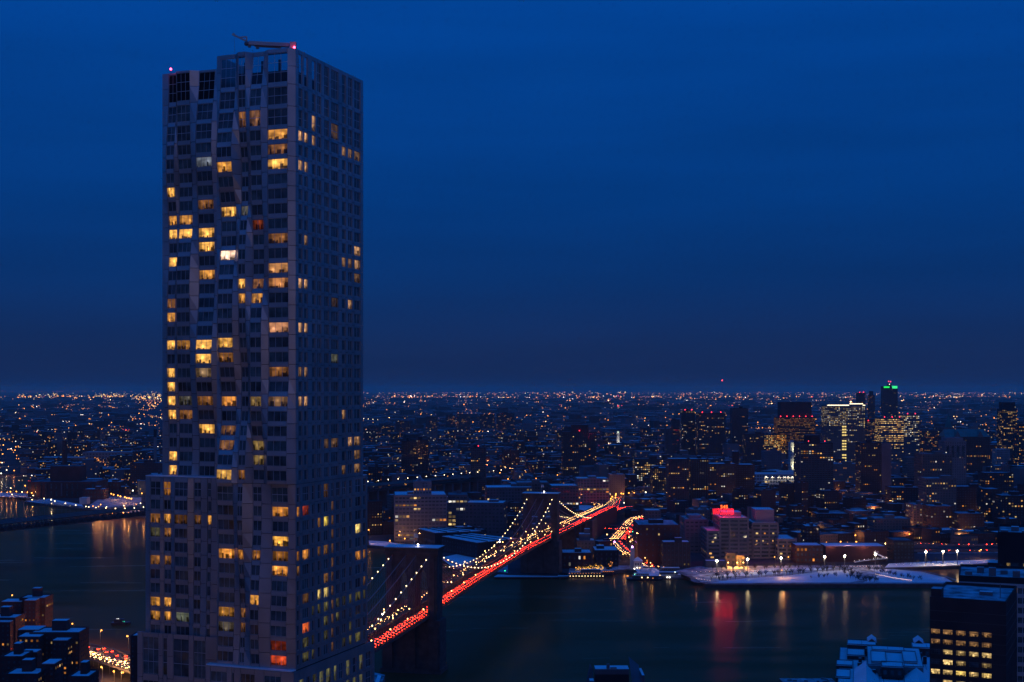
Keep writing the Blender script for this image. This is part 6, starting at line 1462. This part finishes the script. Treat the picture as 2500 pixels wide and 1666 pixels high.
ROOFS = ['snowpatch', 'snowdim', 'snowpatch', 'snow', 'snowdim', 'core', 'snowdim']
cand = []
rc2 = random.Random(11)
A0 = -3000
step_a, step_b = 74, 190
a = -4500
while a < 9500:
    b0 = -5500
    while b0 < 5500:
        cx, cy_ = a * (-ST) + b0 * CT, a * CT + b0 * ST
        if cy_ > 1250 and cy_ < 5200 and inview(cx, cy_, 120):
            tall = rc2.random() < .05
            for side in (0, 1):
                bb = 6
                while bb < step_b - 16:
                    wd = rc2.uniform(11, 30) if cy_ < 3000 else rc2.uniform(20, 46)
                    dd = rc2.uniform(18, 26); aa = 8 + (dd / 2 if side == 0 else step_a - 22 - dd / 2)
                    ua, ub = a + aa, b0 + bb + wd / 2; bb += wd + (0 if rc2.random() < .8 else rc2.uniform(3, 12))
                    x, y = -ua * ST + ub * CT, ua * CT + ub * ST
                    hgt = rc2.uniform(9, 16) if rc2.random() < .82 else rc2.uniform(16, 30)
                    if tall and rc2.random() < .5: hgt = rc2.uniform(28, 52)
                    if inview(x, y, 20) and free(x, y, wd * .45) and poly_in(x, y - 35, land + [(60000, 80000), (-60000, 80000)]): cand.append((y, x, wd - .6, dd, hgt))
        b0 += step_b
    a += step_a
cand.sort()
ngen = 0
ZN = [(1000, 'between the lofts'), ]
def zone(px, y):
    if y < 1750:
        return 'on the waterfront right of the bridge' if px > 1500 else 'on the waterfront near the bridge' if px > 1150 else 'on the waterfront left of the bridge'
    if px < 400: return 'behind the power station'
    if px < 1180: return 'behind the clock-turret lofts'
    if px < 1600: return 'behind the bridge ramps'
    if px < 2000: return 'behind the neon sign works'
    return 'on the bluff above the expressway'
NEARN = [(gp(a_, c_, 3)[0], gp(a_, c_, 3)[1], t_) for a_, c_, t_ in ((1105, 1320, 'near the warehouses'), (1023, 1322, 'near the clock turret'), (1190, 1306, 'near the blue-grey lofts'), (1300, 1262, 'behind the far stone tower'), (1445, 1234, 'near the white-gridded offices'), (1520, 1216, 'near the windowless block'),
  (1605, 1378, 'near the large brick warehouse'), (1593, 1300, 'near the flat-topped block'), (1700, 1350, 'near the set-back works'), (1788, 1366, 'near the neon sign'), (1915, 1368, 'near the lowest works wing'), (2085, 1372, 'near the brown hall'), (1990, 1256, 'near the finned tower'), (2200, 1368, 'near the dark square building'),
  (2295, 1290, 'near the ribbed apartment house'), (2370, 1276, 'below the courthouse'), (2174, 1312, 'near the long low block'), (2440, 1290, 'near the right edge'), (158, 1190, 'near the thick chimney'), (270, 1204, 'near the power annex'), (20, 1180, 'near the left edge'), (380, 1170, 'near the slim chimney'), (1025, 1206, 'near the twin-slab tower'), (1168, 1222, 'near the slender slab'), (1413, 1176, 'near the stepped-top tower'), (1680, 1256, 'near the dark slab pair'), (1760, 1232, 'near the brown block'))]
_used = set()
def uniq(a, z, l, wd):
    for t in (f'{a} {l}', f"{'wide' if wd > 21 else 'narrow'} {a} {l}", f'{a} {l}, {z}', f'{a} {z}'):
        if t not in _used and len(t.replace('-', ' ').split()) <= 18 and len(t.split()) <= 16: _used.add(t); return t
    t = f'{a} {l}'; return t
frnt = MB(); far_dk, far_lt = MB(), MB()
for (y, x, wd, dd, hg) in cand:
    px = 1250 + x / y * F; wall, roof = rc2.choice(WALLS), rc2.choice(ROOFS)
    if y < 1500 or (px > 1640 and y < (CZ - 3) * F / (1370 - H)) or (1880 < px and y < (CZ - 3) * F / (1352 - H)) or (px < 420 and y < 2330) or (1040 < px < 1260 and y < 1660): continue
    hidden = 300 < px < 905 or (y > 1200 and px < 0)
    vis_y = H + (CZ - 3) * F / y
    if ngen < 285 and not hidden:
        ngen += 1; dw = {'brick': 'red-brick', 'brick2': 'brown-brick', 'darkb': 'dark', 'grey': 'grey', 'tan': 'tan'}[wall]; dr = {'snow': 'thick bright snow roof', 'snowpatch': 'patchy snow roof', 'snowdim': 'thinly snowed roof', 'core': 'bare dark roof'}[roof]
        lmk = min(((qx - x) ** 2 + (qy - y) ** 2, nm_) for (qx, qy, nm_) in NEARN)[1]; sz = 'tall' if hg > 24 else 'mid-height' if hg > 15 else 'low'
        e = empty('town_building', uniq(f'{sz} {dw} building with {dr}', zone(px, y), lmk, wd), 'building', 'small buildings of the far shore', (x, y, 3), TH)
        b = MB(); b.box(0, 0, 0, wd, dd, hg, wall); b.build('wall', e)
        b = MB(); b.box(0, 0, hg + .01, wd - .8, dd - .8, .3, roof)
        for s_ in (-1, 1): b.box(s_ * (wd / 2 - .2), 0, hg, .4, dd, .9, wall); b.box(0, s_ * (dd / 2 - .2), hg, wd - .8, .4, .9, wall)
        b.build('roof', e)
        if rc2.random() < .6:
            b = MB(); b.box(rc2.uniform(-.3, .3) * wd, rc2.uniform(-.3, .3) * dd, hg + .3, rc2.uniform(2.5, 5), rc2.uniform(2.5, 5), rc2.uniform(2, 4), wall, top='snowpatch'); b.build('roof_house', e)
        dk, lt = MB(), MB(); windows_on(wd, dd, 1, hg - .6, 3.6, 3.4, .36, .45, .09, C3, dk, lt, 'flr', cluster=.8, dim=.8); dk.build('dark_window', e, kind='stuff'); lt.build('lit_window', e, kind='stuff')
    else:
        if hidden and y < 4000 and 420 < px < 880: continue
        frnt.box(x, y, 3, wd, dd, hg, wall, yaw=TH, top=roof)
        if rc2.random() < .4: 
            frnt.box(x + rc2.uniform(-.3, .3) * wd, y + rc2.uniform(-.3, .3) * dd, 3 + hg, rc2.uniform(3, 7), rc2.uniform(3, 7), rc2.uniform(2, 5), wall, yaw=TH, top=rc2.choice(ROOFS))
        nl = rc2.randint(0, 5) if hg < 25 else rc2.randint(4, 16)
        sc_ = max(1.0, y / 2600)
        for k in range(nl):
            if rc2.random() < .5: s_ = 'f'
            else: s_ = rc2.choice('lr')
            z = 3 + rc2.uniform(.25, .88) * hg; t = rc2.uniform(-.42, .42); hw, hh = .8 * sc_, .8 * sc_
            if s_ == 'f': u_, v_, du, dv = t * wd, -dd / 2 - .12, 1, 0
            else: u_, v_, du, dv = (wd / 2 + .12) * (1 if s_ == 'r' else -1), t * dd, 0, (1 if s_ == 'r' else -1)
            P = lambda k_: (x + (u_ + du * k_) * CT - (v_ + dv * k_) * ST, y + (u_ + du * k_) * ST + (v_ + dv * k_) * CT)
            a_, b_ = P(-hw), P(hw)
            far_lt.face([(*a_, z - hh), (*b_, z - hh), (*b_, z + hh), (*a_, z + hh)], 'glow', K(rc2.choice(C3), .12 + 1.1 * rc2.random() ** 2.5))
# very far roofs out to the bay, bigger and sparser
for k in range(15000):
    y = 5200 * (26000 / 5200) ** (rc2.random() ** .85); x = rc2.uniform(-.40, .40) * y; px = 1250 + x / y * F
    if 330 < px < 885: continue
    s_ = y / 5000; wd, dd, hg = rc2.uniform(20, 60) * s_, rc2.uniform(18, 40) * s_, rc2.uniform(7, 16) * (1 if rc2.random() < .93 else rc2.uniform(1.5, 3.5))
    frnt.box(x, y, 3, wd, dd, hg, rc2.choice(WALLS), yaw=TH, top=rc2.choice(ROOFS))
frnt.build('distant_house', label='endless low roofs of the flat city running back to the horizon', cat='houses', kind='stuff')
far_lt.build('distant_lit_window', label='scattered lit windows of the flat city running back to the horizon', cat='windows', kind='stuff')
print('CAND', len(cand))

# ------------------------------------------------------------------ street lights
poles = {}
def pole_mesh(h, r, c, key):
    b = MB(); b.box(0, 0, 0, .22, .22, h, 'steelgrey'); b.bar((0, 0, h), (1.1, 0, h + .25), .14, 'steelgrey'); b.globe(1.1, 0, h - .05, r, 'lamp' if key[0] == 'n' else 'glow', c, 6, 4); return b.mesh('street_lamp')
SOD, SODW, COOL = (1, .34, .05), (1, .55, .16), (1, .86, .58)
for y_, r, st_ in ((0, .55, 5.5), (1, .8, 5.5), (2, 1.15, 5.5)):
    for nm, c in (('o', SOD), ('y', SODW), ('w', COOL)): poles[(y_, nm)] = pole_mesh(9, r, K(c, st_), 'g')
lampsn = 0
def street_lamp(x, y, nm, lab, grp, z=3):
    global lampsn
    lampsn += 1; k = 0 if y < 1500 else 1 if y < 2100 else 2
    return inst('street_lamp', poles[(k, nm)], None, (x, y, z), U(0, 6.28), label=lab, cat='street lamp', group=grp)
def pool(x, y, z, e_, c, r=.5):
    L = bpy.data.lights.new('street_light', 'POINT'); L.energy = e_; L.color = c; L.shadow_soft_size = r
    o = bpy.data.objects.new('street_light', L); COL.objects.link(o); o.location = (x, y, z); return o
# tall floodlight masts of the waterfront
for i, (px, py, w_) in enumerate(((1750, 1371, 'in front of the low snow-covered shed'), (1825, 1367, 'right of the orange-lit loading yard'), (1907, 1364, 'in front of the lowest works wing'), (2013, 1361, 'at the left corner of the brown hall'), (2062, 1359, 'before the middle of the brown hall'),
                                  (2137, 1355, 'inside the bend of the zigzag footbridge'), (2260, 1349, 'first right of the dark square building'), (2302, 1348, 'middle one below the expressway'), (2337, 1347, 'third one below the expressway, towards the right edge'))):
    zh = 17; x, y = gp(px, py, zh); e = empty('floodlight_mast', 'tall glaring floodlight mast ' + w_, 'floodlight mast', 'floodlight masts along the waterfront', (x, y, 3))
    b = MB(); b.box(0, 0, 0, .5, .5, zh - 3, 'steelgrey'); b.box(0, 0, zh - 3, 3, .4, .3, 'steelgrey'); b.build('mast', e)
    b = MB(); b.globe(0, -.6, zh - 2.4, .95, 'glow', K((1, .86, .55), 60)); b.build('lamp_head', e)
    pool(x, y - 2.2, zh - 1.5, 2200, (1, .82, .5), .9)
for (px, py) in ((1774, 1371), (1796, 1371), (1811, 1371)):
    x, y = gp(px, py, 8); y -= 9; pool(x, y - 1, 8, 42000, (1, .42, .05), .4)
    e = empty('wall_lamp', 'orange loading-yard lamp, ' + {1774: 'left one of three', 1796: 'middle one of three', 1811: 'right one of three'}[px] + ' under the neon sign works', 'lamp', 'loading-yard lamps', (x, y, 8)); b = MB(); b.globe(0, -.6, 0, .55, 'glow', K((1, .5, .12), 14)); b.build('bulb', e); b = MB(); b.bar((0, -.2, 0), (0, 1.5, .3), .15, 'steelgrey'); b.build('arm', e)
# hand-placed streets with lamps
def lamps_px(pts, nm, lab, grp, pw=0, z=12, pc=(1, .45, .12)):
    for (px, py) in pts:
        x, y = gp(px, py, z); street_lamp(x, y, nm, lab, grp)
        if pw: pool(x + .6, y - .8, z + 1.2, pw, pc, .4)
lamps_px([(1946, 1350), (2000, 1353), (2016, 1325), (2050, 1323), (2069, 1325), (2092, 1323), (2118, 1330), (1910, 1392), (1893, 1360), (1924, 1360)], 'o', 'orange street lamp around the snow-decked brown hall', 'lamps around the brown hall', 5000)
lamps_px([(2012, 1309), (2040, 1306), (2087, 1307), (2128, 1302), (2275, 1300), (2276, 1309), (2313, 1309), (2342, 1310), (2308, 1283), (2393, 1345), (1992, 1290)], 'o', 'orange street lamp on the bluff above the shoreline expressway', 'lamps above the expressway', 7000)
lamps_px([(902, 1294), (952, 1320), (979, 1302), (976, 1307), (988, 1315), (893, 1310), (1012, 1309), (1015, 1310)], 'o', 'orange street lamp at the foot of the clock-turret loft', 'lamps below the clock-turret loft', 2200)
lamps_px([(1415, 1214), (1423, 1212), (1430, 1205), (1443, 1217), (1461, 1216), (1461, 1209), (1493, 1213), (1502, 1209), (1503, 1215), (1503, 1206), (1516, 1205), (1523, 1206), (1549, 1204), (1536, 1204), (1384, 1226), (1398, 1243), (1414, 1255), (1450, 1232), (1450, 1245), (1493, 1218)], 'o', 'orange street lamp around the curving bridge ramps', 'lamps around the ramps', 1800)
lamps_px([(1525, 1228), (1560, 1220), (1570, 1219), (1556, 1232), (1590, 1232), (1597, 1242), (1606, 1234), (1590, 1212), (1612, 1203), (1600, 1200), (1578, 1202), (1622, 1208), (1543, 1248), (1569, 1241), (1599, 1241)], 'w', 'pale street lamp in the dark streets right of the ramps', 'lamps right of the ramps', 900, pc=(1, .8, .5))
lamps_px([(1481, 1305), (1566, 1340), (1597, 1350), (1388, 1347), (1397, 1352), (1523, 1353), (1528, 1351), (1531, 1350), (1575, 1362), (1590, 1374), (1540, 1322), (1546, 1330), (1534, 1312)], 'y', 'yellow street lamp along the street down to the ferry house', 'lamps of the ferry street', 1800)
lamps_px([(1765, 1224), (1787, 1221), (1797, 1221), (1828, 1217), (1833, 1224), (1850, 1220), (1863, 1221), (1874, 1221), (1836, 1228), (1845, 1228), (1889, 1226), (1901, 1225), (1818, 1208), (1826, 1206), (1838, 1204), (1865, 1209), (1806, 1212), (1880, 1214), (1897, 1218), (1909, 1216)], 'o', 'orange street lamp in the bright little park behind the neon sign', 'lamps of the park behind the sign', 2600)
lamps_px([(2030, 1203), (2050, 1206), (2064, 1201), (2082, 1200), (2078, 1207), (2090, 1206), (2055, 1214), (2033, 1224), (2060, 1196), (2072, 1196), (2044, 1198), (2088, 1198)], 'o', 'orange street lamp between the two dark towers right of centre', 'lamps between the dark towers', 2600)
lamps_px([(1476, 1090), (1482, 1091), (1490, 1090), (1494, 1089), (1502, 1090), (1516, 1092), (1522, 1091), (1528, 1090), (1489, 1096), (1520, 1097), (1507, 1113), (1484, 1111)], 'o', 'orange lamp at the foot of the floodlit memorial column', 'lamps round the memorial column', 4000)
lamps_px([(900 + i * 9.5, 1099 + (i * 37) % 9) for i in range(9)], 'o', 'orange lamp in the row beside the steel tower, behind the far flats', 'lamps beside the steel tower edge', 3000)
lamps_px([(1190, 1126), (1193, 1130), (1196, 1137), (1220, 1139), (1243, 1134), (1252, 1153), (1290, 1149), (1281, 1141), (1201, 1159), (1213, 1175), (1227, 1167), (1239, 1170), (1256, 1160), (1265, 1155), (1200, 1175), (1206, 1184)], 'o', 'orange lamp around the far lit expressway stretch', 'lamps around the far expressway', 3500)
lamps_px([(63, 1186)], 'o', 'single orange lamp on the quay left of the power station', None, 9000); lamps_px([(66 + i * 6, 1202 + i) for i in range(3)] + [(39, 1200), (27, 1201), (16, 1202), (3, 1202)], 'o', 'small lamp on the narrow quay left of the power station', 'lamps of the left quay', 3000)
lamps_px([(271 + i * 8, 1206 + i * 2) for i in range(7)] + [(314, 1217), (333, 1232), (226, 1236), (244, 1232), (242, 1237), (234, 1247), (244, 1249), (251, 1249), (262, 1248), (273, 1254), (303, 1252), (313, 1252), (350, 1250), (303, 1236), (346, 1205)], 'o', 'orange lamp in the lit yard below the power station annexes', 'lamps of the yard below the power station', 3500)
lamps_px([(243, 1129), (230, 1134)], 'y', 'glaring yellow yard lamp behind the power station', 'yard lamps behind the power station', 30000); lamps_px([(327, 1109)], 'w', 'glaring white yard lamp between the chimneys', None, 60000, pc=(1, .95, .75))
lamps_px([(326, 1198), (125, 1220), (187, 1140), (176, 1085), (78, 1118), (6, 1130), (15, 1148), (4, 1156)], 'w', 'pale lamp scattered around the power station yards', 'pale lamps of the yards', 3000, pc=(1, .9, .6))
for (px, py, pw) in ((180, 1526, 9000), (245, 1543, 9000), (314, 1557, 9000), (28, 1456, 6000)):
    x, y = gp(px, py, 16); o = street_lamp(x, y, 'o', {180: 'orange lamp by the drive nearest the brick housing towers', 245: 'orange lamp on the river side of the drive, middle one', 314: 'orange lamp by the drive nearest the steel tower', 28: 'orange lamp on the roof line of the rearmost housing tower'}[px], 'lamps by the riverside drive', 8 if px > 100 else 8); pool(x + .6, y - .8, 18.4, pw, (1, .5, .15), .4)
for (px, py) in ((228, 1602), (303, 1621), (250, 1637), (279, 1646), (296, 1650), (222, 1655), (268, 1620), (240, 1615)):
    x, y = gp(px, py, 10); street_lamp(x, y, 'o', 'orange lamp in the yard under the riverside drive', 'lamps under the riverside drive'); pool(x + .6, y - .8, 13, 9000, (1, .42, .12), .4)
rl2 = random.Random(77); kk = 0
while kk < 70:
    px, py = rl2.uniform(900, 2480), rl2.uniform(1085, 1330); 
    if rl2.random() < .12: px, py = rl2.uniform(0, 380), rl2.uniform(1060, 1160)
    x, y = gp(px, py, 9)
    if not free(x, y, 4) or not poly_in(x, y, land): kk += .2; continue
    kk += 1; street_lamp(x, y, 'o', 'orange street lamp glowing ' + ('between roofs left of the stone bridge' if px < 1250 else 'between roofs behind the bridge ramps' if px < 1600 else 'between roofs behind the neon sign' if px < 2000 else 'between roofs on the right-hand bluff'), 'street lamps among the far roofs')
    pool(x + .6, y - 1, 13, rl2.uniform(5000, 16000) * (y / 2000) ** 1.2, (1, .36, .10), .5)
x, y = gp(1500, 1323, 9); pool(x, y, 9, 2500, (1, .2, .9), .5); e = empty('beacon', 'violet-pink light over the street junction by the sunken highway', 'light', loc=(x, y, 9)); b = MB(); b.globe(0, -1, 0, .9, 'glow', K((1, .25, 1), 9)); b.build('bulb', e); b = MB(); b.box(0, 0, -6, .2, .2, 5.6, 'steelgrey'); b.build('post', e)
for (px, py, c, w_) in ((1583, 1360, (0, 1, .7), 'first'), (1594, 1363, (0, 1, .7), 'second'), (1537, 1299, (0, 1, .6), 'third'), (1545, 1299, (0, 1, .6), 'fourth')):
    x, y = gp(px, py, 7); e = empty('traffic_light', f'{w_} of four green traffic lights near the sunken highway and ferry street', 'traffic light', 'green traffic lights', (x, y, 3)); b = MB(); b.box(0, 0, 0, .2, .2, 4.5, 'steelgrey'); b.build('post', e); b = MB(); b.globe(0, -.3, 4.2, .42, 'glow', K(c, 7)); b.build('lamp', e)
for (px, w_) in ((1556, 'left'), (1578, 'right')): pass
print('LAMPS', lampsn)
# small light bollards on the park paths
b = MB()
for (p0, p1, n) in (((2138, 1404), (2180, 1413), 14), ((2180, 1413), (2228, 1420), 16), ((1690, 1398), (1860, 1397), 16), ((1700, 1415), (1740, 1421), 6), ((2040, 1386), (2160, 1384), 16), ((2170, 1382), (2420, 1374), 14)):
    for k in range(n):
        t = k / n; x, y = gp(p0[0] + (p1[0] - p0[0]) * t, p0[1] + (p1[1] - p0[1]) * t, 4); b.octa(x, y, 4.9, .2, 'lamp', K((1, .62, .36), 9)); b.box(x, y, 3, .15, .15, 1.8, 'steelgrey')
b.build('path_light', label='rows of small warm bollard lights edging the paths of the park pier', cat='path lights', kind='stuff')
for (px, py, pw) in ((1720, 1396, 2500), (1800, 1394, 2000), (1700, 1417, 1500), (1690, 1400, 2500), (2080, 1384, 4000), (2120, 1382, 4000), (2160, 1382, 3500), (2060, 1381, 3000), (2230, 1377, 2500), (2300, 1373, 2500), (2380, 1372, 1500), (1560, 1391, 1500), (1500, 1390, 1500), (1800, 1376, 3000), (2300, 1406, 600)):
    x, y = gp(px, py, 7); pool(x, y, 7, pw * .15, (1, .46, .30), .4)
for (px, py) in ((2030, 1330), (2070, 1328), (2110, 1330), (2140, 1334)):
    x, y = gp(px, py, 22); pool(x, y, 22, 2500, (1, .42, .30), .4)
# the carpet of far street lights
b = MB(); rl = random.Random(21)
def star(px, py, c, st_, r=.9):
    r *= 1.2
    py = max(py, H + 5.5); zz_ = 14; Y = (CZ - zz_) * F / (py - H); Y = min(Y, 60000); X = (px - 1250) / F * Y; zz_ = max(6, CZ - (py - H) * Y / F); rr_ = r * Y / F
    b.octa(X, Y, zz_, rr_, 'glow', K(c, st_))
for k in range(260):       # lamps strung along the street grid
    py = H + 20 + 200 * rl.random() ** 1.3; px = rl.uniform(-20, 2520); Y = (CZ - 12) * F / (py - H); X = (px - 1250) / F * Y; an = TH + (pi / 2 if rl.random() < .6 else 0) + rl.uniform(-.05, .05)
    sp_ = rl.uniform(38, 70) * max(1, Y / 3500); c = (1, .32, .04) if rl.random() < .84 else (1, .8, .5); st_ = 1.2 + 5 * rl.random() ** 2
    for j in range(rl.randint(5, 16)):
        x_, y_ = X + cos(an) * sp_ * j, Y + sin(an) * sp_ * j; q_ = 1250 + x_ / y_ * F
        if y_ < 1700 or 395 < q_ < 885 or not -30 < q_ < 2530: continue
        b.octa(x_, y_, 14, 1.05 * y_ / F, 'glow', K(c, st_ * rl.uniform(.5, 1.3)))
for k in range(3400):
    py = H + 17 + 215 * rl.random() ** 1.5; px = rl.uniform(-20, 2520)
    if 395 < px < 885: continue
    if py > 1120 and rl.random() < .6: continue
    u = rl.random(); c = (1, .32, .04) if u < .70 else (1, .55, .18) if u < .84 else (1, .85, .7) if u < .97 else (1, .05, .05)
    d = 1 if py > 985 else 1.25
    for j in range(rl.choice((1, 1, 1, 2, 3))): star(px + j * rl.uniform(4, 10), py + rl.uniform(-.6, .6) * j, c, (1.0 + 8 * rl.random() ** 2.4) * d, rl.uniform(.7, 1.1))
for k in range(520):      # thin bright rows near the horizon
    px = rl.uniform(885, 2510); star(px, rl.choice((958.5, 960, 962, 964)) + rl.uniform(-.6, .6), (1, .35, .12) if rl.random() < .8 else (1, .7, .5), .9 + 10 * rl.random() ** 3, .8)
for k in range(60): star(rl.uniform(0, 395), 954.5 + rl.uniform(-.4, 3), (1, .28, .10), 1.5, .7)
for k in range(230):      # glowing band at the left horizon
    px = rl.choice((rl.uniform(45, 150), rl.uniform(150, 400), rl.uniform(230, 310), rl.uniform(330, 395))); star(px, rl.gauss(965.5, 3.6) if rl.random() < .8 else rl.gauss(972, 3), (1, .52, .10) if rl.random() < .75 else (1, .8, .4), 1.5 + 9 * rl.random() ** 3, .9)
for (px, py, st_) in ((1485, 979, 26), (1449, 979, 9), (1240, 976, 8), (1233, 976, 8), (1178, 1007, 10), (1772, 1029, 14), (1884, 986, 9), (1514, 958, 8), (1526, 958, 9), (1710, 958, 6), (1398, 958, 7), (1440, 946.6, 3), (2202, 979, 8), (2206, 978, 8), (2478, 959, 6), (1819, 1123, 14), (1820, 1098, 6)): star(px, py, (1, .55, .2) if px != 1233 else WHT, st_, 1.5)
star(1763, 929.5, (1, .04, .05), 0, 1)
b.build('distant_street_light', label='carpet of tiny orange and white street lights out to the horizon', cat='street lights', kind='stuff')
ma = empty('radio_mast', 'hair-thin radio mast with a single red light above the horizon', 'mast', loc=(xat(1763, 20000), 20000, 3))
b = MB(); b.bar((0, 0, 0), (0, 0, zat(929, 20000) - 3), 3, 'steelgrey'); b.build('lattice_mast', ma); b = MB(); b.globe(0, -3, zat(929, 20000) - 3, 9, 'glow', K((1, .06, .08), 6)); b.build('red_light', ma)

# ------------------------------------------------------------------ haze
hz = MB(); X0h, X1h, Y0h, Y1h, Z0h, Z1h = -91000, 91000, -3100, 91000, -6.5, 300
hz.box(0, (Y0h + Y1h) / 2, Z0h, X1h - X0h, Y1h - Y0h, Z1h - Z0h, 'haze_air', bottom=True) if False else None
hm_ = bpy.data.materials.new('haze_air'); hm_.use_nodes = True; n = hm_.node_tree.nodes; l = hm_.node_tree.links; n.clear()
o_ = n.new('ShaderNodeOutputMaterial'); pv_ = n.new('ShaderNodeVolumePrincipled'); pv_.inputs['Color'].default_value = (.98, .82, .72, 1); pv_.inputs['Density'].default_value = 3.0e-5; pv_.inputs['Anisotropy'].default_value = .2
l.new(pv_.outputs[0], o_.inputs['Volume']); M['haze_air'] = hm_
hz.box(0, (Y0h + Y1h) / 2, Z0h, X1h - X0h, Y1h - Y0h, Z1h - Z0h, 'haze_air', bottom=True)
hz.build('haze', kind='stuff', label='thin blue evening haze over the whole river and city', cat='haze')
